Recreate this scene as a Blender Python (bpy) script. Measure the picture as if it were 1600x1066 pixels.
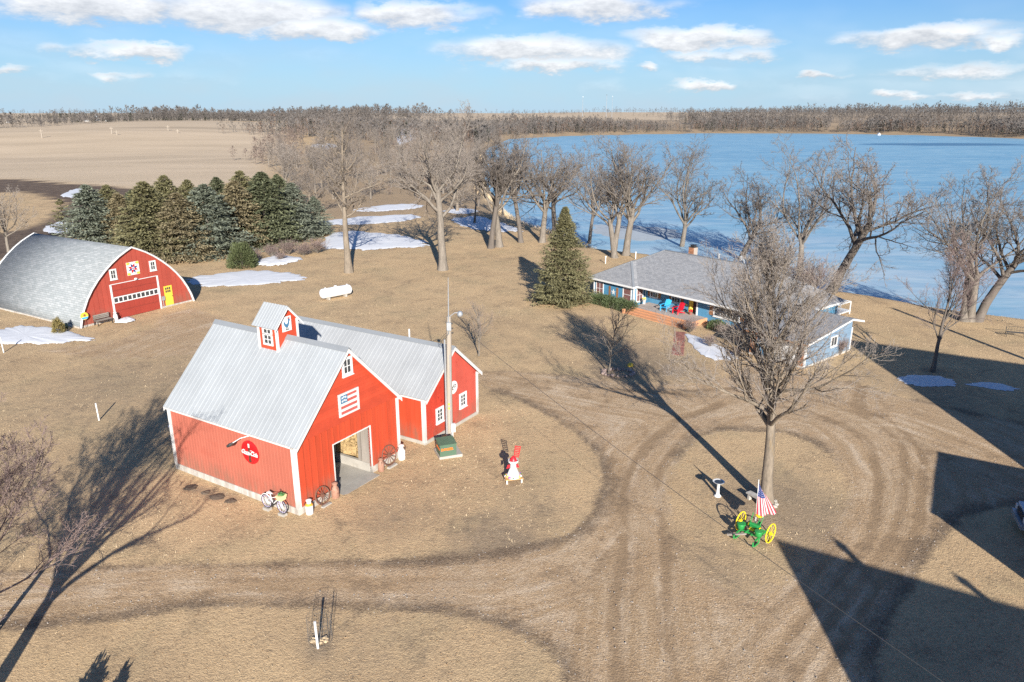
import bpy, bmesh, math, random
import numpy as np
from mathutils import Vector, Matrix, Quaternion

for o in list(bpy.data.objects):
    bpy.data.objects.remove(o, do_unlink=True)
scene = bpy.context.scene
COL = scene.collection
R = math.radians

# ------------------------------------------------------------------ camera
CAM_H, FOC, HOR = 18.0, 1150.0, 177.0            # drone height (m), focal length in photo pixels, horizon row
PITCH = math.atan((533.0 - HOR) / FOC)
cam_d = bpy.data.cameras.new('camera')
cam_d.sensor_width = 36.0
cam_d.lens = 36.0 * FOC / 1600.0
cam_d.clip_start = 0.3
cam_d.clip_end = 30000.0
cam = bpy.data.objects.new('camera', cam_d)
COL.objects.link(cam)
cam.location = (0, 0, CAM_H)
cam.rotation_euler = (math.pi / 2 - PITCH, 0, 0)
scene.camera = cam
scene.cycles.use_denoising = False
scene.render.resolution_x, scene.render.resolution_y = 1024, 682

# ------------------------------------------------------------------ sun, exposure
SUN_EL = R(21.0)
SUN_AZ = R(170.5)                                  # clockwise from +Y
to_sun = Vector((math.sin(SUN_AZ) * math.cos(SUN_EL), math.cos(SUN_AZ) * math.cos(SUN_EL), math.sin(SUN_EL)))
sl = bpy.data.lights.new('sun', 'SUN')
sl.energy = 5.0
sl.angle = R(0.5)
sl.color = (1.0, 0.945, 0.86)
sun = bpy.data.objects.new('sun', sl)
COL.objects.link(sun)
sun.rotation_euler = to_sun.to_track_quat('Z', 'Y').to_euler()
sun.location = (0, 0, 60)
SHX, SHY = -to_sun.x / to_sun.z, -to_sun.y / to_sun.z     # shadow shift per metre of height

vs = scene.view_settings
vs.view_transform = 'Standard'
vs.look = 'None'
vs.gamma = 1.0
vs.use_curve_mapping = False
vs.exposure = 0.95


class NT:
    """small node-building helper"""
    def __init__(self, tree):
        self.t = tree
        self.n = tree.nodes
        self.l = tree.links

    def new(self, typ, **kw):
        nd = self.n.new(typ)
        for k, v in kw.items():
            setattr(nd, k, v)
        return nd

    def put(self, sock, v):
        if v is None:
            return
        if hasattr(v, 'is_output') or isinstance(v, bpy.types.NodeSocket):
            self.l.new(v, sock)
        elif isinstance(v, (tuple, list)) and len(v) == 3 and sock.type == 'RGBA':
            sock.default_value = (*v, 1)
        else:
            sock.default_value = v

    def math(self, op, a, b=None, c=None, clamp=False):
        nd = self.new('ShaderNodeMath', operation=op)
        nd.use_clamp = clamp
        self.put(nd.inputs[0], a)
        self.put(nd.inputs[1], b)
        if c is not None:
            self.put(nd.inputs[2], c)
        return nd.outputs[0]

    def vmath(self, op, a, b=None):
        nd = self.new('ShaderNodeVectorMath', operation=op)
        self.put(nd.inputs[0], a)
        if b is not None:
            self.put(nd.inputs[1], b)
        return nd.outputs[0]

    def mix(self, f, a, b, mode='MIX'):
        nd = self.new('ShaderNodeMix', data_type='RGBA', blend_type=mode)
        self.put(nd.inputs[0], f)
        self.put(nd.inputs[6], a)
        self.put(nd.inputs[7], b)
        return nd.outputs[2]

    def noise(self, vec, scale, detail=3.0, rough=0.55, dist=0.0):
        nd = self.new('ShaderNodeTexNoise')
        self.put(nd.inputs['Vector'], vec)
        nd.inputs['Scale'].default_value = scale
        nd.inputs['Detail'].default_value = detail
        nd.inputs['Roughness'].default_value = rough
        nd.inputs['Distortion'].default_value = dist
        return nd.outputs[0]

    def remap(self, v, a, b, c=0.0, d=1.0, smooth=False):
        nd = self.new('ShaderNodeMapRange')
        if smooth:
            nd.interpolation_type = 'SMOOTHSTEP'
        self.put(nd.inputs[0], v)
        for i, k in enumerate((a, b, c, d)):
            nd.inputs[i + 1].default_value = k
        return nd.outputs[0]

    def scale(self, vec, s):
        nd = self.new('ShaderNodeMapping')
        self.put(nd.inputs[0], vec)
        nd.inputs['Scale'].default_value = s
        return nd.outputs[0]


# ------------------------------------------------------------------ world: Nishita sky with fair-weather clouds
world = bpy.data.worlds.new('World')
scene.world = world
world.use_nodes = True
wt = NT(world.node_tree)
for nd in list(wt.n):
    wt.n.remove(nd)
sky = wt.new('ShaderNodeTexSky', sky_type='NISHITA')
sky.sun_disc = False
sky.sun_elevation = SUN_EL
sky.sun_rotation = SUN_AZ
sky.altitude = 300
sky.air_density = 1.0
sky.dust_density = 0.35
sky.ozone_density = 1.6
tc = wt.new('ShaderNodeTexCoord')
dirv = tc.outputs['Generated']
sep = wt.new('ShaderNodeSeparateXYZ')
wt.l.new(dirv, sep.inputs[0])
az = wt.math('ARCTAN2', sep.outputs[0], sep.outputs[1])
el = wt.math('ARCSINE', sep.outputs[2])
# stretched noise that frays the clouds' outlines
comb = wt.new('ShaderNodeCombineXYZ')
wt.l.new(az, comb.inputs[0])
wt.put(comb.inputs[1], wt.math('MULTIPLY', el, 2.6))
cvec = comb.outputs[0]
n1 = wt.noise(cvec, 9.0, 2.0, 0.6)
n2 = wt.noise(cvec, 26.0, 4.0, 0.66)
waz = wt.math('MULTIPLY_ADD', n1, 0.22, wt.math('SUBTRACT', az, 0.11))
wel = wt.math('MULTIPLY_ADD', n2, 0.030, wt.math('SUBTRACT', el, 0.015))
cb = wt.new('ShaderNodeCombineXYZ')
wt.put(cb.inputs[0], waz)
wt.put(cb.inputs[1], wel)
# fair-weather clouds: bearing, elevation, half width, half height (radians), strength
def cl(px, py, w, h, s=1.0):
    u, v = px - 800.0, 533.0 - py
    x, y, z = u, FOC * math.cos(PITCH) + v * math.sin(PITCH), -FOC * math.sin(PITCH) + v * math.cos(PITCH)
    return math.atan2(x, y), math.atan2(z, math.hypot(x, y)), w / 1250.0, h / 1250.0, s
CLOUDS = [cl(140, 8, 200, 32), cl(370, 20, 200, 36, 1.1), cl(490, 46, 120, 22), cl(650, 24, 130, 26, .95), cl(195, 80, 95, 17, .95),
          cl(195, 121, 42, 10, .6), cl(10, 110, 45, 9, .6), cl(940, 10, 160, 28), cl(820, 78, 195, 28, .95), cl(860, 102, 110, 15, .75),
          cl(1090, 62, 130, 24, 1.1), cl(1130, 88, 80, 14, .6), cl(1450, 57, 135, 22, .95), cl(1575, 65, 55, 15, .75), cl(1090, 134, 80, 13, .85),
          cl(1285, 119, 48, 10, .85), cl(1500, 112, 140, 15, .6), cl(1385, 146, 48, 10, .75), cl(1530, 150, 115, 10, .55), cl(1005, 104, 36, 9, .75)]
dens = None
low = None
for (a0, e0, w, h, s) in CLOUDS:
    rel = wt.vmath('MULTIPLY', wt.vmath('SUBTRACT', cb.outputs[0], (a0, e0, 0.0)), (1 / w, 1 / h, 0.0))
    ln = wt.new('ShaderNodeVectorMath', operation='LENGTH')
    wt.l.new(rel, ln.inputs[0])
    v = wt.math('MULTIPLY_ADD', ln.outputs['Value'], -s, s)
    dens = v if dens is None else wt.math('MAXIMUM', dens, v)
    sx_ = wt.new('ShaderNodeSeparateXYZ')
    wt.l.new(rel, sx_.inputs[0])
    g = wt.math('MULTIPLY_ADD', sx_.outputs[1], 0.35, v)
    low = g if low is None else wt.math('MAXIMUM', low, g)
# the same kind of cloud goes on over the rest of the sky
zc = wt.math('MAXIMUM', sep.outputs[2], 0.03)
comb2 = wt.new('ShaderNodeCombineXYZ')
wt.put(comb2.inputs[0], wt.math('DIVIDE', sep.outputs[0], zc))
wt.put(comb2.inputs[1], wt.math('DIVIDE', sep.outputs[1], zc))
n4 = wt.noise(comb2.outputs[0], 0.55, 3.0, 0.55)
gen = wt.math('MULTIPLY', wt.remap(n4, 0.64, 0.84, 0.0, 0.8), wt.remap(el, R(10.0), R(15.0)))
cd = wt.math('MULTIPLY_ADD', n2, 0.8, wt.math('SUBTRACT', wt.math('MULTIPLY', dens, 1.5), 0.42))
cd = wt.math('MULTIPLY', wt.remap(cd, -0.12, 0.98, smooth=True), wt.remap(dens, -0.12, 0.34, smooth=True))
veil = wt.math('MULTIPLY', wt.remap(n1, 0.42, 0.75, 0.0, 0.34), wt.remap(el, R(0.0), R(6.5), 1.0, 0.15))
cd = wt.math('MAXIMUM', cd, veil)
cd = wt.math('MAXIMUM', cd, gen)
shade = wt.remap(wt.math('MULTIPLY_ADD', n2, 0.7, wt.math('SUBTRACT', low, dens)), 0.10, 0.62)
SKY_K = 0.050
skyc = wt.mix(1.0, sky.outputs[0], (SKY_K * 0.50, SKY_K * 0.84, SKY_K * 1.30), 'MULTIPLY')
# pale blue air low over the horizon, all the way round
skyc = wt.mix(wt.remap(el, R(-1.0), R(8.0), 0.95, 0.0), skyc, (0.270, 0.372, 0.470))
cloudc = wt.mix(shade, (0.335, 0.342, 0.36), (0.60, 0.60, 0.60))
final = wt.mix(wt.math('MULTIPLY', cd, 0.90), skyc, cloudc)
world.cycles.sampling_method = 'MANUAL'
world.cycles.sample_map_resolution = 256
bg = wt.new('ShaderNodeBackground')
wt.l.new(final, bg.inputs[0])
bg.inputs[1].default_value = 1.0
wo = wt.new('ShaderNodeOutputWorld')
wt.l.new(bg.outputs[0], wo.inputs[0])

# ------------------------------------------------------------------ where photographed points stand on the ground
LAKE_Z = -3.0
CP, SP = math.cos(PITCH), math.sin(PITCH)


def G(px, py, z=0.0):
    u, v = px - 800.0, 533.0 - py
    dx, dy, dz = u, FOC * CP + v * SP, -FOC * SP + v * CP
    t = (z - CAM_H) / dz
    return (dx * t, dy * t, z)


LAKE = [G(1600, 510, LAKE_Z), G(1500, 497, LAKE_Z), G(1400, 478, LAKE_Z), G(1310, 465, LAKE_Z), G(1180, 436, LAKE_Z), G(1060, 413, LAKE_Z), G(960, 402, LAKE_Z), G(930, 388, LAKE_Z),
        G(880, 366, LAKE_Z), G(830, 352, LAKE_Z), G(800, 335, LAKE_Z), G(765, 300, LAKE_Z), G(755, 260, LAKE_Z), G(765, 232, LAKE_Z), G(800, 217, LAKE_Z),
        G(900, 212, LAKE_Z), G(1000, 210, LAKE_Z), G(1100, 208.5, LAKE_Z), G(1300, 209, LAKE_Z), G(1450, 211.5, LAKE_Z), G(1600, 217, LAKE_Z)]
LAKE = [(p[0], p[1]) for p in LAKE] + [(640, 560), (860, 330), (900, 60), (600, -60), (300, -30), (130, 25)]
LAKE = np.array(LAKE)


def seg_dist(X, Y, pts, closed=False):
    """distance of points to a polyline"""
    pts = np.asarray(pts, float)
    d = np.full(X.shape, 1e9)
    n = len(pts)
    for i in range(n if closed else n - 1):
        a, b = pts[i], pts[(i + 1) % n]
        ab = b - a
        L2 = ab @ ab + 1e-12
        t = np.clip(((X - a[0]) * ab[0] + (Y - a[1]) * ab[1]) / L2, 0, 1)
        d = np.minimum(d, np.hypot(X - a[0] - t * ab[0], Y - a[1] - t * ab[1]))
    return d


def inside(X, Y, poly):
    poly = np.asarray(poly, float)
    r = np.zeros(X.shape, bool)
    n = len(poly)
    for i in range(n):
        x0, y0 = poly[i]
        x1, y1 = poly[(i + 1) % n]
        c = (y0 > Y) != (y1 > Y)
        r ^= c & (X < (x1 - x0) * (Y - y0) / (y1 - y0 + 1e-12) + x0)
    return r


def sd_poly(X, Y, poly):
    d = seg_dist(X, Y, poly, True)
    return np.where(inside(X, Y, poly), -d, d)


def sm(a, b, x):
    t = np.clip((x - a) / (b - a), 0, 1)
    return t * t * (3 - 2 * t)


def terrain(X, Y):
    X = np.asarray(X, float)
    Y = np.asarray(Y, float)
    d = sd_poly(X, Y, LAKE)
    D = np.hypot(X, Y)
    bank = sm(-1.0, 11.0, d)
    z = -3.4 + 3.4 * bank - 1.2 * sm(0, 8, -d)
    far = sm(330, 520, Y) * sm(12, 260, d)
    z = z + (7.0 + 7.0 * sm(260, 480, X)) * far
    roll = np.sin(X / 150.0 + 0.6) * np.sin(Y / 210.0 + 0.4) * 2.2 + np.sin(X / 67.0 + Y / 110.0) * 0.9
    z = z + roll * sm(120, 420, D) * sm(20, 160, d) * (1 - 0.6 * sm(400, 600, Y) * (X > -50))
    z = z + sm(1300, 5000, D) * 9.0
    micro = (np.sin(X * 0.9 + 1.3 * np.sin(Y * 0.31)) * np.sin(Y * 0.73 + 0.5) * 0.02) * sm(1, 6, d)
    return z + micro


def tz(x, y):
    return float(terrain(np.array([x]), np.array([y]))[0])


def at(px, py):
    """the point of the ground seen at a photo pixel"""
    z = 0.0
    for _ in range(12):
        p = G(px, py, z)
        z = 0.5 * z + 0.5 * tz(p[0], p[1])
    p = G(px, py, z)
    return Vector((p[0], p[1], tz(p[0], p[1])))


def hgt(p, py):
    """height above p of the point straight over it that is seen at row py"""
    v = 533.0 - py
    t = p[1] / (FOC * CP + v * SP)
    return (-FOC * SP + v * CP) * t + CAM_H - p[2]
# ------------------------------------------------------------------ object helpers
def link(o, parent=None):
    COL.objects.link(o)
    if parent is not None:
        o.parent = parent
    return o


def tag(o, label, cat, group=None):
    o['label'] = label
    o['category'] = cat
    if group:
        o['group'] = group
    return o


def thing(name, label, cat, loc=(0, 0, 0), rotz=0.0, group=None):
    o = bpy.data.objects.new(name, None)
    o.empty_display_size = 0.3
    o.location = loc
    o.rotation_euler = (0, 0, rotz)
    link(o)
    return tag(o, label, cat, group)


def copy_tree(o, parent=None):
    c = o.copy()
    COL.objects.link(c)
    c.parent = parent
    for ch in o.children:
        copy_tree(ch, c)
    return c


def quads_mesh(name, V, F, mats, mi=None, smooth=False):
    """fast mesh from numpy arrays: F is (n,4) or (n,3)"""
    me = bpy.data.meshes.new(name)
    V = np.asarray(V, np.float32)
    F = np.asarray(F, np.int32)
    k = F.shape[1]
    me.vertices.add(len(V))
    me.vertices.foreach_set('co', V.ravel())
    me.loops.add(F.size)
    me.loops.foreach_set('vertex_index', F.ravel())
    me.polygons.add(len(F))
    me.polygons.foreach_set('loop_start', np.arange(0, F.size, k, dtype=np.int32))
    me.polygons.foreach_set('loop_total', np.full(len(F), k, np.int32))
    if smooth:
        me.polygons.foreach_set('use_smooth', np.ones(len(F), bool))
    for m in (mats if isinstance(mats, (list, tuple)) else [mats]):
        me.materials.append(m)
    if mi is not None:
        me.polygons.foreach_set('material_index', np.asarray(mi, np.int32))
    me.update(calc_edges=True)
    return me


class MB:
    """collects shapes, then becomes ONE mesh object"""
    def __init__(self):
        self.v, self.f, self.m, self.cur = [], [], [], 0

    def face(self, pts):
        b = len(self.v)
        self.v += [tuple(p) for p in pts]
        self.f.append(tuple(range(b, b + len(pts))))
        self.m.append(self.cur)
        return self

    def hexa(self, p):
        """p: 8 points, bottom ring then top ring"""
        b = len(self.v)
        self.v += [tuple(q) for q in p]
        for f in ((3, 2, 1, 0), (4, 5, 6, 7), (0, 1, 5, 4), (1, 2, 6, 5), (2, 3, 7, 6), (3, 0, 4, 7)):
            self.f.append(tuple(b + i for i in f))
            self.m.append(self.cur)
        return self

    def box(self, x0, x1, y0, y1, z0, z1):
        return self.hexa([(x0, y0, z0), (x1, y0, z0), (x1, y1, z0), (x0, y1, z0), (x0, y0, z1), (x1, y0, z1), (x1, y1, z1), (x0, y1, z1)])

    def beam(self, a, b, w, h, up=(0, 0, 1)):
        a, b = Vector(a), Vector(b)
        d = (b - a).normalized()
        u = Vector(up)
        s = d.cross(u)
        if s.length < 1e-4:
            s = d.cross(Vector((1, 0, 0)))
        s.normalize()
        t = s.cross(d).normalized()
        s *= w / 2
        t *= h / 2
        return self.hexa([a - s - t, a + s - t, b + s - t, b - s - t, a - s + t, a + s + t, b + s + t, b - s + t])

    def prism(self, poly, off):
        """poly: 3D points of one face, off: extrusion vector"""
        off = Vector(off)
        b = len(self.v)
        n = len(poly)
        self.v += [tuple(p) for p in poly] + [tuple(Vector(p) + off) for p in poly]
        self.f.append(tuple(range(b, b + n)))
        self.f.append(tuple(range(b + 2 * n - 1, b + n - 1, -1)))
        self.m += [self.cur] * 2
        for i in range(n):
            j = (i + 1) % n
            self.f.append((b + j, b + i, b + n + i, b + n + j))
            self.m.append(self.cur)
        return self

    def tube(self, pts, r, n=6, cap=True):
        pts = [Vector(p) for p in pts]
        rs = r if isinstance(r, (list, tuple)) else [r] * len(pts)
        b = len(self.v)
        prev = None
        for i, p in enumerate(pts):
            d = (pts[min(i + 1, len(pts) - 1)] - pts[max(i - 1, 0)]).normalized()
            if prev is None:
                s = d.cross(Vector((0, 0, 1)))
                if s.length < 1e-3:
                    s = d.cross(Vector((1, 0, 0)))
            else:
                s = prev - d * prev.dot(d)
            s.normalize()
            prev = s
            t = d.cross(s)
            for k in range(n):
                a = 2 * math.pi * k / n
                self.v.append(tuple(p + (s * math.cos(a) + t * math.sin(a)) * rs[i]))
        for i in range(len(pts) - 1):
            for k in range(n):
                k2 = (k + 1) % n
                self.f.append((b + i * n + k, b + i * n + k2, b + (i + 1) * n + k2, b + (i + 1) * n + k))
                self.m.append(self.cur)
        if cap:
            self.f.append(tuple(b + k for k in range(n - 1, -1, -1)))
            self.f.append(tuple(b + (len(pts) - 1) * n + k for k in range(n)))
            self.m += [self.cur] * 2
        return self

    def ring(self, c, ax, r, tr, n=28, k=6, a0=0.0, a1=2 * math.pi):
        c, ax = Vector(c), Vector(ax).normalized()
        s = ax.cross(Vector((0, 0, 1)))
        if s.length < 1e-3:
            s = Vector((1, 0, 0))
        s.normalize()
        t = ax.cross(s)
        closed = abs(a1 - a0 - 2 * math.pi) < 1e-6
        pts = [c + (s * math.cos(a0 + (a1 - a0) * i / n) + t * math.sin(a0 + (a1 - a0) * i / n)) * r for i in range(n + 1)]
        return self.tube(pts, tr, k, cap=not closed)

    def lathe(self, prof, n=16, c=(0, 0, 0)):
        """prof: list of (r,z)"""
        b = len(self.v)
        for r, z in prof:
            for k in range(n):
                a = 2 * math.pi * k / n
                self.v.append((c[0] + r * math.cos(a), c[1] + r * math.sin(a), c[2] + z))
        for i in range(len(prof) - 1):
            for k in range(n):
                k2 = (k + 1) % n
                self.f.append((b + i * n + k, b + i * n + k2, b + (i + 1) * n + k2, b + (i + 1) * n + k))
                self.m.append(self.cur)
        if prof[0][0] > 1e-4:
            self.f.append(tuple(b + k for k in range(n - 1, -1, -1)))
            self.m.append(self.cur)
        if prof[-1][0] > 1e-4:
            self.f.append(tuple(b + (len(prof) - 1) * n + k for k in range(n)))
            self.m.append(self.cur)
        return self

    def disc(self, c, ax, r, th, n=28):
        ax = Vector(ax).normalized()
        c = Vector(c)
        return self.tube([c, c + ax * th], r, n)

    def blob(self, c, rx, ry, rz, rng, n=8, m=6, jit=0.12):
        b = len(self.v)
        for i in range(m + 1):
            ph = math.pi * i / m
            for k in range(n):
                a = 2 * math.pi * k / n
                j = 1 + rng.uniform(-jit, jit)
                self.v.append((c[0] + rx * math.sin(ph) * math.cos(a) * j, c[1] + ry * math.sin(ph) * math.sin(a) * j, c[2] + rz * math.cos(ph) * j))
        for i in range(m):
            for k in range(n):
                k2 = (k + 1) % n
                self.f.append((b + i * n + k, b + (i + 1) * n + k, b + (i + 1) * n + k2, b + i * n + k2))
                self.m.append(self.cur)
        return self

    def mesh(self, name, mats, smooth=False):
        me = bpy.data.meshes.new(name)
        me.from_pydata(self.v, [], self.f)
        for m in (mats if isinstance(mats, (list, tuple)) else [mats]):
            me.materials.append(m)
        me.polygons.foreach_set('material_index', self.m)
        if smooth:
            me.polygons.foreach_set('use_smooth', [True] * len(self.f))
        me.update()
        return me

    def build(self, name, mats, parent=None, smooth=False, loc=None, rotz=0.0, auto=None):
        o = bpy.data.objects.new(name, self.mesh(name, mats, smooth or auto is not None))
        if auto is not None:
            o.data.set_sharp_from_angle(angle=R(auto))
        if loc is not None:
            o.location = loc
        o.rotation_euler = (0, 0, rotz)
        return link(o, parent)


def part(name, mat, parent, fn, **kw):
    m = MB()
    fn(m)
    return m.build(name, mat, parent, **kw)


def bpart(name, mat, parent, *dims, **kw):
    return MB().box(*dims).build(name, mat, parent, **kw)


def text_mesh(name, body, size, mat, extrude=0.004, shear=0.0, bold=0.0, space=1.0):
    cu = bpy.data.curves.new(name, 'FONT')
    cu.body = body
    cu.size = size
    cu.extrude = extrude
    cu.shear = shear
    cu.offset = bold
    cu.align_x = 'CENTER'
    cu.align_y = 'CENTER'
    cu.space_character = space
    cu.resolution_u = 3
    o = bpy.data.objects.new(name, cu)
    COL.objects.link(o)
    dg = bpy.context.evaluated_depsgraph_get()
    me = bpy.data.meshes.new_from_object(o.evaluated_get(dg))
    bpy.data.objects.remove(o, do_unlink=True)
    me.materials.clear()
    me.materials.append(mat)
    return me


# ------------------------------------------------------------------ materials
def new_mat(name):
    m = bpy.data.materials.new(name)
    m.use_nodes = True
    nt = NT(m.node_tree)
    b = nt.n['Principled BSDF']
    return m, nt, b


def pm(name, col, rough=0.65, var=0.12, scale=3.0, fine=0.08, fscale=40.0, bump=0.0, bscale=30.0, metal=0.0, spec=0.4, rand=0.0, dirt=None, stretch=(1, 1, 1), grime=0.0):
    """painted / natural material: colour with soft mottling, fine grain, optional dirt patches"""
    m, nt, b = new_mat(name)
    tcn = nt.new('ShaderNodeTexCoord')
    geo = nt.new('ShaderNodeNewGeometry')
    v = nt.scale(geo.outputs['Position'], stretch)
    n = nt.noise(v, scale, 4.0, 0.6)
    nf = nt.noise(v, fscale, 3.0, 0.6)
    k = nt.math('ADD', nt.remap(n, 0.25, 0.75, 1 - var, 1 + var), nt.remap(nf, 0.25, 0.75, -fine, fine))
    if rand:
        oi = nt.new('ShaderNodeObjectInfo')
        k = nt.math('MULTIPLY', k, nt.remap(oi.outputs['Random'], 0, 1, 1 - rand, 1 + rand))
    c = nt.mix(1.0, col, nt.new('ShaderNodeCombineColor').outputs[0], 'MULTIPLY')
    cc = c.node.inputs[7].links[0].from_node
    for i in range(3):
        nt.put(cc.inputs[i], k)
    if dirt:
        dcol, lo, hi, dsc = dirt
        nd = nt.noise(v, dsc, 5.0, 0.65)
        c = nt.mix(nt.remap(nd, lo, hi), c, dcol)
    if grime:
        sz_ = nt.new('ShaderNodeSeparateXYZ')
        nt.l.new(geo.outputs['Position'], sz_.inputs[0])
        gn = nt.noise(nt.scale(geo.outputs['Position'], (1.6, 1.6, .35)), 2.2, 4.0, .65)
        gf = nt.math('MULTIPLY', nt.remap(nt.math('ADD', sz_.outputs[2], nt.math('MULTIPLY', gn, -1.2)), -.1, .75, 1.0, 0.0), nt.remap(gn, .3, .65))
        c = nt.mix(nt.math('MULTIPLY', gf, grime), c, (0.16, 0.115, 0.08))
        gs = nt.noise(nt.scale(geo.outputs['Position'], (5.0, 5.0, .28)), 1.5, 4.0, .7)
        c = nt.mix(nt.remap(gs, .56, .78, 0.0, .35), c, tuple(x * .62 + .02 for x in col))
    nt.put(b.inputs['Base Color'], c)
    b.inputs['Roughness'].default_value = rough
    b.inputs['Metallic'].default_value = metal
    b.inputs['Specular IOR Level'].default_value = spec
    if bump:
        bp = nt.new('ShaderNodeBump')
        bp.inputs['Strength'].default_value = bump
        bp.inputs['Distance'].default_value = 0.02
        nt.put(bp.inputs['Height'], nt.noise(v, bscale, 4.0, 0.6))
        nt.put(b.inputs['Normal'], bp.outputs[0])
    return m


M = {}
M['red_front'] = pm('red_board_paint', (0.43, 0.056, 0.022), 0.6, .10, 1.2, .06, 30, .15, 60, rand=.07, stretch=(3, 3, .6), grime=.55)
M['red_lap'] = pm('red_lap_paint', (0.42, 0.053, 0.022), 0.6, .10, 2, .06, 30, .1, 60, rand=.08)
M['red_faded'] = pm('faded_red_siding', (0.385, 0.112, 0.075), 0.55, .10, .5, .05, 14, .08, 40, rand=.04, dirt=((.33, .075, .048), .55, .85, .7), grime=.55)
M['red_flake'] = pm('flaking_red_paint', (0.42, 0.040, 0.022), 0.6, .14, 1.5, .06, 30, .15, 60, rand=.06, dirt=((.24, .018, .012), .60, .68, 3.0), grime=.55)
M['red_worn'] = pm('sun_faded_flaking_paint', (0.44, 0.075, 0.052), 0.6, .12, 1.5, .06, 30, .15, 60, rand=.06, dirt=((.33, .027, .016), .60, .70, 2.2), grime=.55)
M['red_quon'] = pm('brick_red_paint', (0.335, 0.060, 0.040), 0.55, .08, 1.0, .05, 30, .1, 60, rand=.05, grime=.55)
M['red_door'] = pm('dark_red_paint', (0.295, 0.044, 0.030), 0.5, .08, 1.0, .05, 30, .1, 60)
M['white'] = pm('white_paint', (0.58, 0.57, 0.55), 0.5, .05, 2, .04, 30, dirt=((.5, .46, .4), .68, .85, 2.5), grime=.55)
M['white_clean'] = pm('clean_white_paint', (0.62, 0.62, 0.61), 0.45, .03, 2, .02, 30)
M['metal_roof'] = pm('galvanised_roof', (0.33, 0.35, 0.362), 0.42, .07, .7, .04, 9, rand=.05, spec=.5)
M['metal_new'] = pm('pale_galvanised_roof', (0.335, 0.347, 0.355), 0.45, .08, .6, .05, 9, rand=.06, spec=.5, dirt=((.26, .265, .27), .62, .75, .8))
M['ridge_cap'] = pm('ridge_flashing', (0.22, 0.235, 0.25), 0.45, .06, .7, .04, 9)
M['glass'] = pm('dark_window_glass', (0.045, 0.05, 0.055), 0.08, .3, 2, 0, 10, spec=.6)
M['curtain'] = pm('curtained_glass', (0.18, 0.09, 0.085), 0.12, .35, 4, 0, 10, spec=.6)
M['concrete'] = pm('concrete', (0.36, 0.335, 0.295), 0.85, .14, 1.5, .08, 25, .2, 40, dirt=((.28, .25, .21), .58, .75, 1.2))
M['concrete_white'] = pm('painted_concrete', (0.5, 0.48, 0.44), 0.8, .10, 1.5, .06, 25, .15, 40, dirt=((.40, .35, .29), .62, .8, 2.0), grime=.55)
M['wood_grey'] = pm('weathered_wood', (0.25, 0.22, 0.19), 0.85, .2, 3, .1, 40, .3, 50, rand=.15, stretch=(1, 1, .2))
M['wood_brown'] = pm('brown_wood', (0.27, 0.125, 0.055), 0.75, .2, 3, .1, 40, .2, 50, rand=.1)
M['deck'] = pm('cedar_deck_board', (0.50, 0.245, 0.125), 0.75, .12, 3, .08, 30, .15, 50, rand=.10)
M['deck_top'] = pm('grey_deck_board', (0.37, 0.32, 0.29), 0.8, .12, 3, .08, 30, .15, 50, rand=.10)
M['blue'] = pm('blue_siding', (0.075, 0.225, 0.36), 0.55, .07, 1.0, .04, 30, rand=.04)
M['pale_blue'] = pm('pale_blue_siding', (0.165, 0.245, 0.335), 0.55, .07, 1.0, .04, 30, rand=.04)
M['yellow'] = pm('yellow_paint', (0.74, 0.50, 0.06), 0.45, .06, 2, .03, 30)
M['blue_chair'] = pm('turquoise_chair_paint', (0.05, 0.40, 0.68), 0.4, .06, 2, .03, 30)
M['red_chair'] = pm('red_chair_paint', (0.55, 0.012, 0.03), 0.4, .06, 2, .03, 30)
M['brick'] = pm('brown_brick', (0.36, 0.165, 0.085), 0.8, .14, 6, .1, 40, .2, 60, rand=.22)
M['mortar'] = pm('mortar', (0.36, 0.30, 0.25), 0.9, .1, 6, .1, 40)
M['paver'] = pm('red_paver', (0.27, 0.115, 0.09), 0.85, .14, 4, .1, 40, .2, 60, rand=.22)
M['dark'] = pm('black_iron', (0.035, 0.033, 0.032), 0.5, .2, 3, .1, 30)
M['rust'] = pm('rusty_iron', (0.16, 0.075, 0.05), 0.8, .25, 5, .12, 40, .2, 60)
M['pale_rust'] = pm('rusty_milk_can', (0.33, 0.18, 0.125), 0.75, .2, 5, .1, 40, dirt=((.18, .08, .05), .55, .7, 6))
M['can_white'] = pm('chipped_white_can', (0.70, 0.67, 0.64), 0.55, .08, 5, .05, 40, dirt=((.55, .22, .16), .62, .72, 5))
M['galv'] = pm('galvanised_steel', (0.42, 0.44, 0.46), 0.4, .1, 5, .05, 30, metal=.5)
M['tank'] = pm('white_tank_paint', (0.72, 0.74, 0.76), 0.4, .05, 1.0, .03, 20, dirt=((.5, .5, .5), .7, .85, 1.5))
M['pole'] = pm('weathered_pole', (0.32, 0.275, 0.225), 0.85, .2, 1.2, .12, 30, .3, 40, stretch=(4, 4, .3))
M['xgreen'] = pm('utility_green', (0.075, 0.13, 0.085), 0.5, .12, 2, .05, 30, dirt=((.13, .15, .12), .6, .8, 3))
M['orange'] = pm('safety_orange', (0.80, 0.16, 0.02), 0.5, .05)
M['cola'] = pm('enamel_red', (0.55, 0.012, 0.016), 0.25, .06, 2, .02, 20)
M['bottle'] = pm('bottle_brown', (0.10, 0.035, 0.025), 0.3, .2)
M['flag_red'] = pm('flag_red', (0.40, 0.03, 0.05), 0.75, .08, 4, .04, 60)
M['flag_white'] = pm('flag_white', (0.55, 0.52, 0.52), 0.75, .06, 4, .04, 60)
M['flag_blue'] = pm('flag_blue', (0.025, 0.045, 0.17), 0.75, .1, 4, .04, 60)
M['sign_red'] = pm('dull_sign_red', (0.42, 0.085, 0.07), 0.7, .15, 8, .06, 60)
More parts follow.
